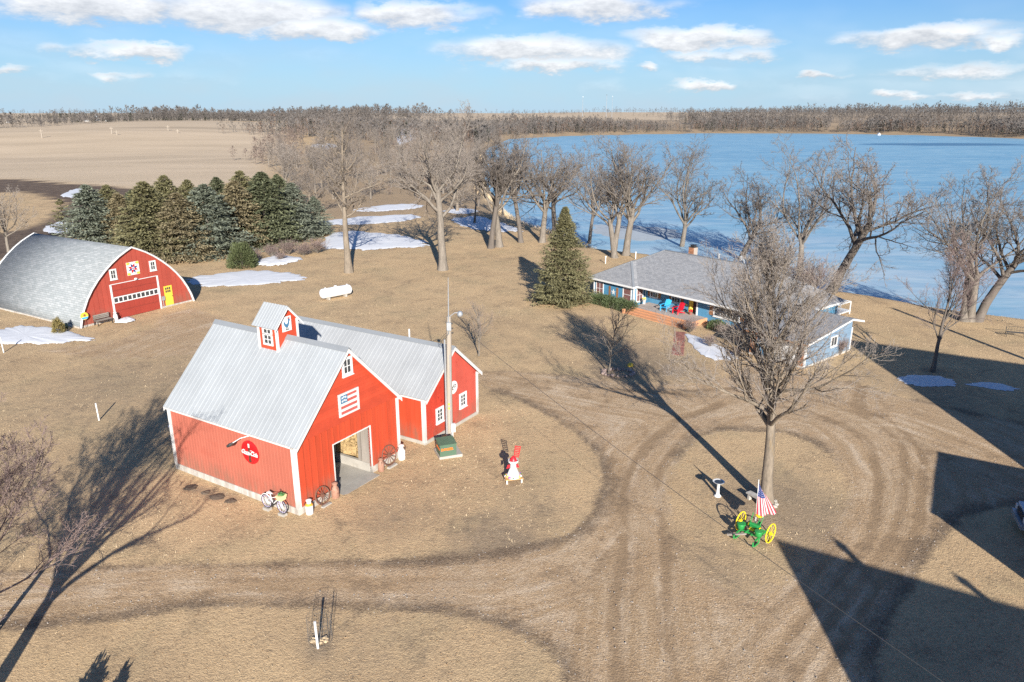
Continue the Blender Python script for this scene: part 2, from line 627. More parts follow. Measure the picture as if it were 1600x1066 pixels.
M['sign_blue'] = pm('sign_blue', (0.05, 0.15, 0.26), 0.6, .15, 8, .06, 60)
M['jd_green'] = pm('implement_green', (0.025, 0.26, 0.06), 0.45, .15, 5, .05, 40)
M['jd_yellow'] = pm('implement_yellow', (0.80, 0.60, 0.02), 0.45, .08, 5, .04, 40)
M['pole_wire'] = pm('power_wire', (0.06, 0.06, 0.06), 0.5, .1)
M['snow'] = pm('old_snow', (0.66, 0.67, 0.69), 0.7, .05, 1.2, .04, 12, .5, 3.0, dirt=((.58, .57, .56), .6, .82, 1.4))
def lacy(m):
    nt = NT(m.node_tree)
    bs = nt.n['Principled BSDF']
    at_ = nt.new('ShaderNodeAttribute')
    at_.attribute_name = 'core'
    pos = nt.new('ShaderNodeNewGeometry').outputs['Position']
    nz = nt.noise(pos, 1.1, 6.0, 0.75)
    k = nt.math('MULTIPLY_ADD', at_.outputs['Fac'], 0.50, nz)
    nt.put(bs.inputs['Alpha'], nt.remap(k, 0.60, 0.68))
    return m


lacy(M['snow'])
M['thin_snow'] = pm('thin_windblown_snow', (0.36, 0.40, 0.43), 0.8, .12, .12, .08, 1.5)
M['soil'] = pm('dug_soil', (0.10, 0.075, 0.055), 0.95, .25, 3, .2, 30, .8, 20)
M['rock'] = pm('field_stone', (0.36, 0.27, 0.23), 0.85, .2, 6, .1, 40, .3, 40, rand=.25)
M['gravel'] = pm('gravel_stone', (0.42, 0.37, 0.32), 0.9, .35, 9, .2, 40)
M['hay'] = pm('straw', (0.36, 0.25, 0.12), 0.9, .3, 6, .2, 50, .8, 30)
M['net'] = pm('wire_mesh', (0.10, 0.10, 0.10), 0.5, .1)
M['lav'] = pm('bicycle_lavender', (0.45, 0.40, 0.60), 0.35, .06)
M['pink'] = pm('pink_petals', (0.62, 0.22, 0.34), 0.7, .2, 20)
M['purple'] = pm('purple_petals', (0.28, 0.10, 0.38), 0.7, .2, 20)
M['petal_yellow'] = pm('yellow_petals', (0.75, 0.60, 0.12), 0.7, .2, 20)
M['basket'] = pm('pale_yellow_basket', (0.66, 0.62, 0.32), 0.7, .1, 20)
M['leaf'] = pm('green_leaves', (0.06, 0.17, 0.05), 0.6, .25, 10)
M['bench_wood'] = pm('bench_slat', (0.52, 0.30, 0.13), 0.7, .12, 4, .08, 40, rand=.1)
M['orn_red'] = pm('ornament_red', (0.55, 0.02, 0.03), 0.4, .06)
M['orange_q'] = pm('quilt_orange', (0.75, 0.33, 0.05), 0.5, .04)
M['steel_blue'] = pm('grain_bin_steel', (0.55, 0.62, 0.68), 0.4, .05, .1, 0, 1)
M['truck_paint'] = pm('pale_truck_paint', (0.55, 0.60, 0.64), 0.3, .04)
M['rubber'] = pm('rubber', (0.03, 0.03, 0.03), 0.8, .1)
M['bark'] = pm('tree_bark', (0.172, 0.148, 0.122), 0.9, .32, 1.6, .30, 7, .8, 9, rand=.08, stretch=(2.5, 2.5, .6))
M['bark_pale'] = pm('pale_bark', (0.200, 0.163, 0.123), 0.9, .32, 1.4, .28, 7, .8, 9, rand=.08, stretch=(2.5, 2.5, .6), dirt=((.30, .20, .085), .62, .78, .9))
M['bark_dark'] = pm('dark_bark', (0.125, 0.106, 0.090), 0.9, .22, 1.6, .18, 14, .5, 16, rand=.1, stretch=(2.5, 2.5, .6))
M['twig'] = pm('twig_bark', (0.175, 0.150, 0.132), 0.85, .14, 2, .05, 10, rand=.1)
M['twig_pale'] = pm('pale_twig_bark', (0.235, 0.202, 0.175), 0.85, .14, 2, .05, 10, rand=.08)
M['twig_red'] = pm('reddish_twigs', (0.23, 0.168, 0.152), 0.8, .14, 2, .05, 10, rand=.1)
M['far_bare'] = pm('far_bare_trees', (0.108, 0.096, 0.088), 0.9, .3, .02, .15, .3)
M['far_red'] = pm('far_russet_trees', (0.13, 0.085, 0.062), 0.9, .25, .02, .15, .3)
M['far_cedar'] = pm('far_cedars', (0.045, 0.045, 0.034), 0.9, .3, .02, .15, .3)
for nm, c in (('spruce_olive', (0.175, 0.162, 0.080)), ('spruce_blue', (0.155, 0.172, 0.128)), ('spruce_green', (0.130, 0.142, 0.078)), ('spruce_brown', (0.205, 0.170, 0.098)), ('juniper', (0.075, 0.09, 0.035)), ('hedge', (0.075, 0.10, 0.04)), ('arbor', (0.20, 0.16, 0.055))):
    M[nm] = pm(nm + '_needles', c, 0.75, .3, 1.2, .15, 9, rand=.12)
M['dry_grass'] = pm('dry_tall_grass', (0.56, 0.43, 0.27), 0.9, .25, .6, .1, 6)
M['brush'] = pm('dry_brush', (0.165, 0.128, 0.108), 0.9, .25, 1.0, .1, 6, rand=.15)


def shingle_mat(name, c0, c1, sx, sy, use_uv=True):
    """roof shingles: courses from a brick pattern on the roof's own UVs (metres)"""
    m, nt, b = new_mat(name)
    uv = nt.new('ShaderNodeUVMap').outputs[0]
    bt = nt.new('ShaderNodeTexBrick')
    nt.put(bt.inputs['Vector'], uv)
    bt.offset = 0.37
    bt.inputs['Scale'].default_value = 1.0
    bt.inputs['Brick Width'].default_value = sx
    bt.inputs['Row Height'].default_value = sy
    bt.inputs['Mortar Size'].default_value = sy * 0.06
    bt.inputs['Mortar Smooth'].default_value = 0.3
    bt.inputs['Bias'].default_value = -0.15
    nt.put(bt.inputs['Color1'], c0)
    nt.put(bt.inputs['Color2'], c1)
    nt.put(bt.inputs['Mortar'], tuple(x * 0.62 for x in c0))
    nz = nt.noise(uv, 1.1, 4, .6)
    nf = nt.noise(uv, 28.0, 3, .6)
    k = nt.math('MULTIPLY', nt.remap(nz, .25, .75, .94, 1.06), nt.remap(nf, .25, .75, .92, 1.08))
    cc = nt.new('ShaderNodeCombineColor')
    for i in range(3):
        nt.put(cc.inputs[i], k)
    nt.put(b.inputs['Base Color'], nt.mix(1.0, bt.outputs[0], cc.outputs[0], 'MULTIPLY'))
    b.inputs['Roughness'].default_value = 0.85
    bp = nt.new('ShaderNodeBump')
    bp.inputs['Strength'].default_value = 0.5
    bp.inputs['Distance'].default_value = 0.02
    nt.put(bp.inputs['Height'], nt.math('SUBTRACT', nf, bt.outputs[1]))
    nt.put(b.inputs['Normal'], bp.outputs[0])
    return m


M['shingle'] = shingle_mat('grey_asphalt_shingles', (0.235, 0.24, 0.25), (0.33, 0.33, 0.335), .3, .14)
M['shingle_q'] = shingle_mat('pale_grey_shingles', (0.215, 0.235, 0.243), (0.30, 0.315, 0.323), .55, .2)


def uv_faces(o, axes):
    """planar UVs in metres: per face, u along axes[mat or 0], v up the slope"""
    me = o.data
    uvl = me.uv_layers.new(name='UVMap')
    for p in me.polygons:
        n = p.normal
        h = Vector((0, 0, 1)).cross(n)
        if h.length < 1e-3:
            h = Vector((1, 0, 0))
        h.normalize()
        s = n.cross(h)
        for li in p.loop_indices:
            co = me.vertices[me.loops[li].vertex_index].co
            uvl.data[li].uv = (co.dot(h), co.dot(s))
# ------------------------------------------------------------------ the ground: one sheet to the horizon
def W(pts):
    return np.array([G(*p)[:2] for p in pts])


def axis(a, b, step, lo, hi, grow):
    c = list(np.arange(a, b + step / 2, step))
    s = step
    x = b
    while x < hi:
        s = min(s * grow, 700)
        x += s
        c.append(x)
    s = step
    x = a
    pre = []
    while x > lo:
        s = min(s * grow, 700)
        x -= s
        pre.append(x)
    return np.array(pre[::-1] + c)


gx = axis(-32, 38, 0.31, -9000, 9000, 1.08)
gy = axis(15, 66, 0.31, -3500, 14000, 1.045)
GX, GY = np.meshgrid(gx, gy)
X, Y = GX.ravel(), GY.ravel()
Z = terrain(X, Y)
nX, nY = len(gx), len(gy)
ii = np.arange(nX * nY).reshape(nY, nX)
F = np.stack([ii[:-1, :-1].ravel(), ii[:-1, 1:].ravel(), ii[1:, 1:].ravel(), ii[1:, :-1].ravel()], 1)

DRIVE = W([(-300, 890), (0, 893), (150, 888), (300, 882), (450, 878), (600, 878), (720, 870), (820, 856), (890, 835), (930, 800), (945, 755), (938, 715), (910, 680), (870, 652), (820, 628),
           (770, 610), (740, 592), (760, 580), (800, 580), (860, 585), (930, 592), (1000, 599), (1080, 600), (1130, 592), (1175, 566), (1250, 586), (1330, 597), (1400, 620), (1480, 635), (1600, 660), (1900, 700),
           (1900, 770), (1600, 786), (1560, 792), (1500, 808), (1478, 823), (1435, 880), (1416, 920), (1384, 973), (1362, 1016), (1376, 1066), (1400, 1300),
           (900, 1300), (890, 1066), (870, 1020), (800, 980), (700, 957), (500, 946), (300, 947), (200, 962), (0, 985), (-300, 1010)])
ISLE = W([(1065, 703), (1095, 681), (1134, 671), (1179, 673), (1223, 673), (1268, 688), (1302, 713), (1324, 742), (1324, 782), (1312, 816), (1282, 856), (1253, 895), (1208, 920), (1159, 930), (1110, 910), (1065, 876), (1040, 816), (1040, 762), (1050, 728)])
YARD = W([(60, 548), (110, 540), (150, 536), (190, 528), (235, 512), (250, 495), (300, 480), (360, 500), (345, 540), (300, 556), (240, 560), (160, 562), (110, 556)])
near = (X > -60) & (X < 60) & (Y > 5) & (Y < 120)
xn, yn = X[near], Y[near]


def wob(x, y, f, a, s):
    return a * (np.sin(x * f + s) * np.cos(y * f * 1.13 + 2 * s) + 0.5 * np.sin(x * f * 2.3 + y * f * 1.7 + s))


xw, yw = xn + wob(xn, yn, .5, .10, 1.0), yn + wob(yn, xn, .43, .10, 2.3)
dd = sd_poly(xw, yw, DRIVE)
di = sd_poly(xw, yw, ISLE)
drive = np.clip(0.5 - dd / 0.9, 0, 1) * np.clip(0.5 + di / 1.6, 0, 1)
drive = np.maximum(drive, 0.75 * np.clip(0.5 - sd_poly(xw, yw, YARD) / 1.2, 0, 1))
# dark churned rims beside the gravel
RIMS = [([(600, 880), (720, 873), (820, 858), (890, 837), (932, 800), (947, 755), (938, 715), (908, 680), (868, 652), (820, 630), (770, 612)], .50, 1.0),
        ([(0, 892), (150, 887), (300, 881), (450, 877), (620, 879)], .40, .75), ([(-100, 992), (0, 983), (200, 961), (300, 947), (500, 945), (700, 956), (800, 980), (868, 1022), (892, 1070), (905, 1130)], .50, .95),
        ([(1058, 712), (1095, 681), (1134, 670), (1179, 672), (1223, 673), (1268, 688), (1300, 712)], .42, .9), ([(1300, 712), (1326, 745), (1324, 782), (1290, 850), (1208, 921)], .4, .2),
        ([(1600, 786), (1560, 790), (1500, 806), (1478, 823), (1435, 880), (1416, 920), (1384, 973), (1362, 1016), (1376, 1066), (1395, 1150)], .55, 1.0),
        ([(1330, 597), (1400, 618), (1480, 635), (1600, 662)], .45, .8), ([(1300, 592), (1340, 600), (1372, 606)], .5, .7), ([(760, 578), (800, 577), (860, 584), (930, 590), (1000, 598)], .45, .6),
        ([(60, 548), (110, 556), (160, 563), (240, 561), (300, 557), (345, 545)], .8, .8), ([(120, 538), (160, 534), (200, 526), (240, 508)], .6, .7), ([(285, 496), (320, 492), (345, 500)], .9, .6),
        ([(285, 737), (330, 752), (400, 785), (468, 812), (500, 802), (525, 790)], .28, .7), ([(584, 744), (626, 724)], .3, .6), ([(660, 690), (690, 706), (725, 706)], .5, .5)]
edge = np.zeros(len(xn))
for pts, w, s in RIMS:
    edge = np.maximum(edge, s * np.clip(1.0 - seg_dist(xw, yw, W(pts)) / (w * 1.7), 0, 1))
# wheel tracks
TR = [([(958, 1300), (963, 1066), (968, 960), (969, 880), (972, 800), (985, 735), (1010, 690), (1060, 655), (1130, 632)], .40, .85), ([(1058, 1300), (1048, 1066), (1044, 960), (1040, 880), (1034, 800), (1036, 735), (1052, 695), (1085, 668)], .40, .8),
      ([(985, 1300), (985, 1066), (985, 900), (988, 800), (1000, 735)], .3, .35), ([(930, 900), (955, 830), (962, 760), (950, 705), (915, 665), (850, 630), (780, 605)], .35, .5),
      ([(1130, 1300), (1190, 1066), (1270, 960), (1330, 880), (1365, 810), (1378, 750), (1360, 700), (1320, 665), (1260, 640), (1180, 628)], .32, .8),
      ([(1160, 1300), (1230, 1066), (1310, 960), (1368, 880), (1405, 800), (1420, 740), (1405, 690), (1360, 655), (1290, 628), (1200, 612)], .32, .75),
      ([(1275, 1066), (1350, 960), (1402, 880), (1435, 810), (1448, 750), (1438, 705), (1395, 660), (1330, 630), (1250, 608), (1150, 606), (1050, 612)], .34, .8),
      ([(1340, 960), (1390, 870), (1415, 800), (1395, 720), (1345, 680), (1280, 655)], .25, .5), ([(1160, 1010), (1240, 930), (1285, 880)], .3, .4), ([(1110, 1066), (1180, 990), (1250, 915)], .3, .5),
      ([(1340, 606), (1338, 625), (1345, 650)], .30, .8), ([(1352, 604), (1350, 625), (1356, 655)], .30, .8), ([(1356, 606), (1375, 620), (1390, 640)], .25, .6),
      ([(760, 592), (850, 605), (930, 622), (1000, 640), (1040, 650)], .4, .55), ([(800, 590), (900, 602), (1000, 612), (1100, 618), (1200, 620)], .35, .5), ([(870, 610), (960, 640), (1000, 665), (1015, 700)], .35, .5),
      ([(-100, 930), (100, 912), (300, 903), (500, 902), (700, 905), (850, 900), (920, 870), (950, 820)], .35, .35), ([(-100, 960), (100, 942), (300, 926), (500, 924), (700, 930), (850, 950), (930, 1000)], .35, .35),
      ([(1330, 640), (1400, 650), (1500, 690), (1600, 730)], .35, .5), ([(1300, 645), (1380, 665), (1450, 700), (1600, 770)], .3, .4)]
track = np.zeros(len(xn))
for pts, w, s in TR:
    track = np.maximum(track, s * np.clip(1.3 - seg_dist(xn + .15 * np.sin(yn * .6), yn, W(pts)) / w, 0, 1))
# distance from the middle of the wheel lanes: streaks of packed and loose gravel follow it
LANES = [[(1005, 1400), (1005, 1066), (1006, 900), (1006, 780), (1022, 715), (1065, 668), (1140, 640), (1230, 632), (1310, 652), (1372, 695), (1408, 755), (1400, 820), (1362, 890), (1300, 975), (1225, 1066), (1160, 1200)],
         [(-300, 950), (0, 935), (300, 914), (600, 912), (780, 912), (900, 880), (960, 810)], [(745, 588), (850, 605), (950, 625), (1040, 640)], [(1310, 652), (1400, 655), (1500, 690), (1600, 735), (1800, 800)], [(1140, 640), (1215, 600), (1250, 585)]]
lane = np.full(len(xn), 60.0)
for pts in LANES:
    lane = np.minimum(lane, seg_dist(xn, yn, W(pts)))
# worn or greyer turf
WORN = [(200, 600, 9, .5), (260, 590, 7, .5), (620, 800, 3.0, .45), (780, 850, 3, .8), (1240, 800, 4.5, .75), (1130, 900, 3, .5), (830, 800, 3, .4), (545, 700, 4, .2), (1010, 560, 4.5, .7), (1050, 575, 4, .7), (950, 580, 2.2, .9), (745, 540, 1.5, .6), (180, 690, 6, .2), (600, 1000, 3, .25), (60, 760, 6, .3),
        (325, 770, .45, 1), (310, 764, .4, 1), (343, 776, .5, 1), (362, 782, .4, .9), (1200, 790, .9, .9), (1456, 580, .9, 1), (497, 1010, .9, .8), (800, 755, .9, .6), (1450, 610, 5, .5), (1380, 590, 5, .4)]
worn = np.zeros(len(xn))
for px, py, r, s in WORN:
    c = G(px, py)
    worn = np.maximum(worn, s * np.clip(1.2 - np.hypot(xw - c[0], (yw - c[1]) * .8) / r, 0, 1))
lawn_d = np.maximum(dd, -di)
edge *= np.clip(1.0 - lawn_d / .35, 0, 1)
m1 = np.zeros((len(X), 4), np.float32)
m1[near] = np.stack([drive, edge, track, worn], 1)
# fields: stubble, ploughed soil, woodland floor
m2 = np.zeros((len(X), 4), np.float32)
SOIL = W([(-300, 300), (-60, 276), (0, 277), (60, 281), (130, 288), (230, 297), (280, 310), (200, 330), (150, 345), (110, 375), (40, 400), (-100, 420), (-300, 430), (-300, 390), (-60, 375), (30, 362), (75, 340), (90, 322), (60, 305), (0, 298), (-100, 310)])
FIELD = W([(-2500, 230), (0, 206), (250, 201), (470, 205), (450, 225), (410, 240), (420, 275), (330, 292), (230, 297), (130, 288), (0, 277), (-400, 280), (-2500, 300)])
mid = (Y > 60) & (Y < 1200) & (X < 100) & (X > -1500)
xm, ym = X[mid], Y[mid]
m2[mid, 0] = np.clip(0.5 - sd_poly(xm + wob(xm, ym, .12, 2, .4), ym, SOIL) / 5, 0, 1)
m2[mid, 1] = np.clip(0.5 - sd_poly(xm, ym, FIELD) / 6, 0, 1)
m2[:, 1] = np.maximum(m2[:, 1], sm(900, 1100, np.hypot(X, Y)))
dl = sd_poly(X, Y, LAKE)
m2[:, 2] = np.clip(1 - np.abs(dl - 1.0) / 5.0, 0, 1) * (Y > 20)          # bank soil
WOODF = W([(445, 290), (470, 250), (560, 215), (760, 212), (760, 260), (765, 300), (800, 330), (760, 345), (640, 335), (520, 345), (470, 340)])
m2[mid, 3] = np.clip(0.5 - sd_poly(xm, ym, WOODF) / 14, 0, 1)
far_shore = (Y > 330) & (dl < 530) & (X > -60)
m2[far_shore, 3] = np.maximum(m2[far_shore, 3], np.clip(2.2 - dl[far_shore] / 240, 0, 1))


def ground_material():
    m, nt, b = new_mat('dry_lawn_and_gravel')
    geo = nt.new('ShaderNodeNewGeometry')
    p = geo.outputs['Position']

    def attr(nm):
        a = nt.new('ShaderNodeAttribute')
        a.attribute_name = nm
        s = nt.new('ShaderNodeSeparateColor')
        nt.l.new(a.outputs['Color'], s.inputs[0])
        return s.outputs[0], s.outputs[1], s.outputs[2], a.outputs['Alpha']
    drv, edg, trk, wrn = attr('mask1')
    soil, fld, bnk, wdf = attr('mask2')
    nl = nt.noise(p, .09, 4, .6)
    nm_ = nt.noise(p, .45, 5, .62, .5)
    nb = nt.noise(p, 1.7, 4, .65, .4)
    nc = nt.noise(p, 5.5, 4, .72, .3)
    nf = nt.noise(p, 15.0, 3, .75)
    # streaks of combed dead grass
    nst = nt.noise(nt.scale(p, (1.0, 2.4, 1.0)), 3.6, 4, .7, 1.0)
    ngr = nt.noise(p, .23, 4, .6, .6)
    # lawn
    lawn = nt.mix(nt.remap(nm_, .32, .68), (0.583, 0.412, 0.231), (0.449, 0.319, 0.187))
    lawn = nt.mix(nt.math('MULTIPLY', nt.remap(nl, .38, .62), .6), lawn, (0.653, 0.465, 0.264))
    lawn = nt.mix(nt.remap(ngr, .50, .68, 0, .45), lawn, (0.385, 0.310, 0.180))
    lawn = nt.mix(nt.remap(ngr, .44, .30, 0, .35), lawn, (0.338, 0.228, 0.133))
    lawn = nt.mix(nt.remap(nst, .46, .70, 0, .60), lawn, (0.275, 0.194, 0.118))
    lawn = nt.mix(nt.remap(nc, .53, .74, 0, .50), lawn, (0.198, 0.142, 0.091))
    lawn = nt.mix(nt.remap(nf, .54, .72, 0, .60), lawn, (0.793, 0.593, 0.366))
    lawn = nt.mix(nt.remap(nf, .46, .30, 0, .45), lawn, (0.193, 0.137, 0.088))
    wf = nt.remap(nt.math('ADD', nt.math('MULTIPLY', wrn, 1.1), nt.math('SUBTRACT', nb, .5)), .15, .75)
    lawn = nt.mix(nt.math('MULTIPLY', wf, .68), lawn, nt.mix(nt.remap(nc, .3, .7), (0.135, 0.103, 0.072), (0.385, 0.299, 0.210)))
    # gravel drive: packed brown streaks and loose pale gravel follow the lanes
    lv = nt.new('ShaderNodeAttribute')
    lv.attribute_name = 'lane'
    sp3 = nt.new('ShaderNodeSeparateXYZ')
    nt.l.new(p, sp3.inputs[0])
    cx3 = nt.new('ShaderNodeCombineXYZ')
    nt.put(cx3.inputs[0], nt.math('MULTIPLY_ADD', nb, .35, lv.outputs['Fac']))
    nt.put(cx3.inputs[1], nt.math('MULTIPLY', sp3.outputs[0], .07))
    nt.put(cx3.inputs[2], nt.math('MULTIPLY', sp3.outputs[1], .07))
    stk = nt.noise(cx3.outputs[0], 1.9, 3, .62)
    grav = nt.mix(nt.remap(nb, .35, .65), (0.436, 0.307, 0.184), (0.557, 0.416, 0.272))
    grav = nt.mix(nt.remap(stk, .47, .60, 0, .80), grav, (0.394, 0.265, 0.147))
    grav = nt.mix(nt.remap(stk, .44, .34, 0, .70), grav, (0.619, 0.485, 0.342))
    grav = nt.mix(nt.math('MULTIPLY', nt.remap(nm_, .44, .58), .6), grav, (0.452, 0.300, 0.167))
    grav = nt.mix(nt.remap(nc, .51, .66, 0, .50), grav, (0.226, 0.158, 0.102))
    grav = nt.mix(nt.remap(nf, .54, .67, 0, .75), grav, (0.714, 0.579, 0.427))
    grav = nt.mix(nt.remap(nf, .46, .34, 0, .50), grav, (0.200, 0.141, 0.090))
    tf = nt.remap(nt.math('ADD', trk, nt.math('MULTIPLY', nt.math('ADD', nt.math('SUBTRACT', nb, .5), nt.math('ADD', nt.math('SUBTRACT', nm_, .5), nt.math('SUBTRACT', stk, .5))), 1.1)), .22, .75)
    tcol = nt.mix(nt.remap(nc, .3, .7), (0.242, 0.163, 0.095), (0.362, 0.249, 0.149))
    grav = nt.mix(nt.math('MULTIPLY', tf, .85), grav, tcol)
    df = nt.remap(nt.math('ADD', drv, nt.math('MULTIPLY', nt.math('ADD', nt.math('SUBTRACT', nb, .5), nt.math('SUBTRACT', nc, .5)), .9)), .30, .70)
    c = nt.mix(nt.math('MULTIPLY', df, .95), lawn, grav)
    ef = nt.remap(nt.math('ADD', edg, nt.math('MULTIPLY', nt.math('ADD', nt.math('SUBTRACT', nc, .5), nt.math('ADD', nt.math('SUBTRACT', nb, .5), nt.math('MULTIPLY', nt.math('SUBTRACT', nm_, .5), 1.6))), 1.2)), .10, .95)
    c = nt.mix(nt.math('MULTIPLY', ef, .76), c, nt.mix(nt.remap(nf, .35, .68), (0.050, 0.037, 0.027), (0.257, 0.193, 0.137)))
    # stubble field, ploughed strip, bank, wood floor
    pf = nt.scale(p, (.25, 1.0, 1.0))
    nff = nt.noise(pf, .05, 5, .6, .5)
    nfr = nt.noise(pf, .012, 4, .6)
    stub = nt.mix(nt.remap(nff, .3, .7), (0.476, 0.373, 0.255), (0.586, 0.462, 0.324))
    stub = nt.mix(nt.math('MULTIPLY', nt.remap(nfr, .52, .66), .5), stub, (0.324, 0.255, 0.179))
    c = nt.mix(fld, c, stub)
    so = nt.mix(nt.remap(nm_, .35, .65), (0.097, 0.069, 0.052), (0.179, 0.131, 0.094))
    c = nt.mix(nt.remap(nt.math('ADD', soil, nt.math('MULTIPLY', nt.math('SUBTRACT', nm_, .5), .5)), .35, .7), c, so)
    c = nt.mix(nt.math('MULTIPLY', bnk, .7), c, nt.mix(nb, (0.152, 0.117, 0.083), (0.414, 0.310, 0.193)))
    c = nt.mix(nt.math('MULTIPLY', wdf, .6), c, nt.mix(nm_, (0.179, 0.135, 0.097), (0.324, 0.248, 0.172)))
    nt.put(b.inputs['Base Color'], c)
    b.inputs['Roughness'].default_value = 0.95
    b.inputs['Specular IOR Level'].default_value = 0.15
    bp = nt.new('ShaderNodeBump')
    bp.inputs['Strength'].default_value = 0.7
    bp.inputs['Distance'].default_value = 0.07
    hgt_ = nt.math('ADD', nt.math('MULTIPLY', nf, .8), nt.math('MULTIPLY', nc, .8))
    nt.put(bp.inputs['Height'], hgt_)
    nt.put(b.inputs['Normal'], bp.outputs[0])
    return m


# wheel ruts are pressed in, rims stand proud
Zg = Z.copy()
Zg[near] += -0.03 * np.clip(track, 0, 1)
gme = quads_mesh('ground', np.stack([X, Y, Zg], 1), F, ground_material(), smooth=True)
la = np.full(len(X), 60.0, np.float32)
la[near] = lane
gme.attributes.new('lane', 'FLOAT', 'POINT').data.foreach_set('value', la)
for nm, arr in (('mask1', m1), ('mask2', m2)):
    a = gme.attributes.new(nm, 'FLOAT_COLOR', 'POINT')
    a.data.foreach_set('color', arr.ravel())
ground = link(bpy.data.objects.new('ground', gme))
ground['kind'] = 'structure'


# ------------------------------------------------------------------ the frozen lake
def ice_material():
    m, nt, b = new_mat('blue_lake_ice')
    p = nt.new('ShaderNodeNewGeometry').outputs['Position']
    ps = nt.scale(p, (.3, 1.0, 1.0))
    n1 = nt.noise(ps, .035, 5, .65, .6)
    n2 = nt.noise(ps, .25, 5, .7, .8)
    n3 = nt.noise(ps, .9, 4, .7, .5)
    sx = nt.new('ShaderNodeSeparateXYZ')
    nt.l.new(p, sx.inputs[0])
    c = nt.mix(nt.remap(n1, .33, .66), (0.140, 0.322, 0.460), (0.215, 0.405, 0.525))
    c = nt.mix(nt.remap(n2, .44, .66, 0, .75), c, (0.34, 0.505, 0.60))
    c = nt.mix(nt.remap(n3, .54, .74, 0, .65), c, (0.44, 0.55, 0.62))
    # windblown thin snow towards the near shore
    nr = nt.math('MULTIPLY', nt.remap(sx.outputs[1], 200, 90), nt.remap(nt.noise(ps, .09, 4, .6), .36, .58))
    c = nt.mix(nt.math('MULTIPLY', nr, .6), c, (0.52, 0.575, 0.615))
    n4 = nt.noise(ps, .07, 4, .6, 1.2)
    c = nt.mix(nt.remap(n4, .54, .70, 0, .40), c, (0.110, 0.270, 0.420))
    # open dark leads far out
    lx = nt.math('MULTIPLY', nt.math('SUBTRACT', sx.outputs[0], 310.0), 1 / 62.0)
    ly = nt.math('MULTIPLY', nt.math('SUBTRACT', sx.outputs[1], 535.0), 1 / 26.0)
    lr = nt.math('ADD', nt.math('MULTIPLY', lx, lx), nt.math('MULTIPLY', ly, ly))
    lead = nt.remap(nt.math('ADD', lr, nt.math('MULTIPLY', nt.math('SUBTRACT', n1, .5), 2.2)), 1.0, .55)
    c = nt.mix(nt.math('MULTIPLY', lead, .75), c, (0.040, 0.125, 0.235))
    nt.put(b.inputs['Base Color'], c)
    nt.put(b.inputs['Roughness'], nt.remap(n2, .3, .7, .32, .55))
    b.inputs['Specular IOR Level'].default_value = 0.35
    bp = nt.new('ShaderNodeBump')
    bp.inputs['Strength'].default_value = 0.25
    bp.inputs['Distance'].default_value = 0.08
    nt.put(bp.inputs['Height'], n3)
    nt.put(b.inputs['Normal'], bp.outputs[0])
    return m


lb = bmesh.new()
lvs = [lb.verts.new((x, y, LAKE_Z)) for x, y in LAKE]
# widen a little so the sheet runs under the bank
cx, cy = LAKE[:, 0].mean(), LAKE[:, 1].mean()
fc = lb.faces.new(lvs)
bmesh.ops.triangulate(lb, faces=[fc])
for v in lb.verts:
    dx, dy = v.co.x - cx, v.co.y - cy
    l = math.hypot(dx, dy)
    v.co.x += dx / l * 3.0
    v.co.y += dy / l * 3.0
lme = bpy.data.meshes.new('lake_ice')
lb.to_mesh(lme)
lb.free()
lme.materials.append(ice_material())
for p_ in lme.polygons:
    if p_.normal.z < 0:
        p_.flip()
lake = link(bpy.data.objects.new('lake_ice', lme))
lake['kind'] = 'structure'


# ------------------------------------------------------------------ left-over snow
def snow(pts, label, z=None, th=0.07, seed=0):
    rng = random.Random(seed)
    P0 = [Vector(at(*p)) if z is None else Vector(G(p[0], p[1], z)) for p in pts]
    n = len(P0)
    dense = []
    for i in range(n):
        a, b = P0[i], P0[(i + 1) % n]
        pm_, nx = P0[i - 1], P0[(i + 2) % n]
        for k in range(9):
            t = k / 9
            q = 0.5 * ((2 * a) + (b - pm_) * t + (2 * pm_ - 5 * a + 4 * b - nx) * t * t + (3 * a - pm_ - 3 * b + nx) * t ** 3)
            dense.append(q)
    c = sum(dense, Vector()) / len(dense)
    k = len(dense)
    V, FF = [], []
    rings = ((1.0, -.03), (.965, .45), (.86, .8), (.6, 1.0), (.3, 1.05))
    ph = [rng.uniform(0, 6.28) for _ in range(6)]
    jit = [1 + rng.uniform(-.05, .05) + sum(.05 / (1 + q * .35) * math.sin(i * 6.283 / k * (3 + 4 * q) + ph[q]) for q in range(6)) for i in range(k)]
    for s, hz in rings:
        for i, q in enumerate(dense):
            s2 = s * (jit[i] if s > .8 else 1)
            x, y = c.x + (q.x - c.x) * s2, c.y + (q.y - c.y) * s2
            zz = (tz(x, y) if z is None else z) + hz * th * (1 + rng.uniform(-.2, .2)) + .004
            V.append((x, y, zz))
    V.append((c.x, c.y, (tz(c.x, c.y) if z is None else z) + th * 1.1))
    for r in range(len(rings) - 1):
        for i in range(k):
            j = (i + 1) % k
            FF.append((r * k + i, r * k + j, (r + 1) * k + j, (r + 1) * k + i))
    r = len(rings) - 1
    for i in range(k):
        FF.append((r * k + i, r * k + (i + 1) % k, len(V) - 1))
    me = bpy.data.meshes.new('snow_patch')
    me.from_pydata([tuple(v) for v in V], [], FF)
    me.materials.append(M['snow'])
    me.polygons.foreach_set('use_smooth', [True] * len(FF))
    me.update()
    if sum(p.normal.z for p in me.polygons) < 0:
        me.flip_normals()
    ca_ = me.attributes.new('core', 'FLOAT', 'POINT')
    cv = [0.0] * k + [.35] * k + [.8] * k + [1.0] * k + [1.0] * k + [1.0]
    ca_.data.foreach_set('value', cv)
    o = link(bpy.data.objects.new('snow_patch', me))
    o['kind'] = 'structure'
    o['label'] = label
    return o


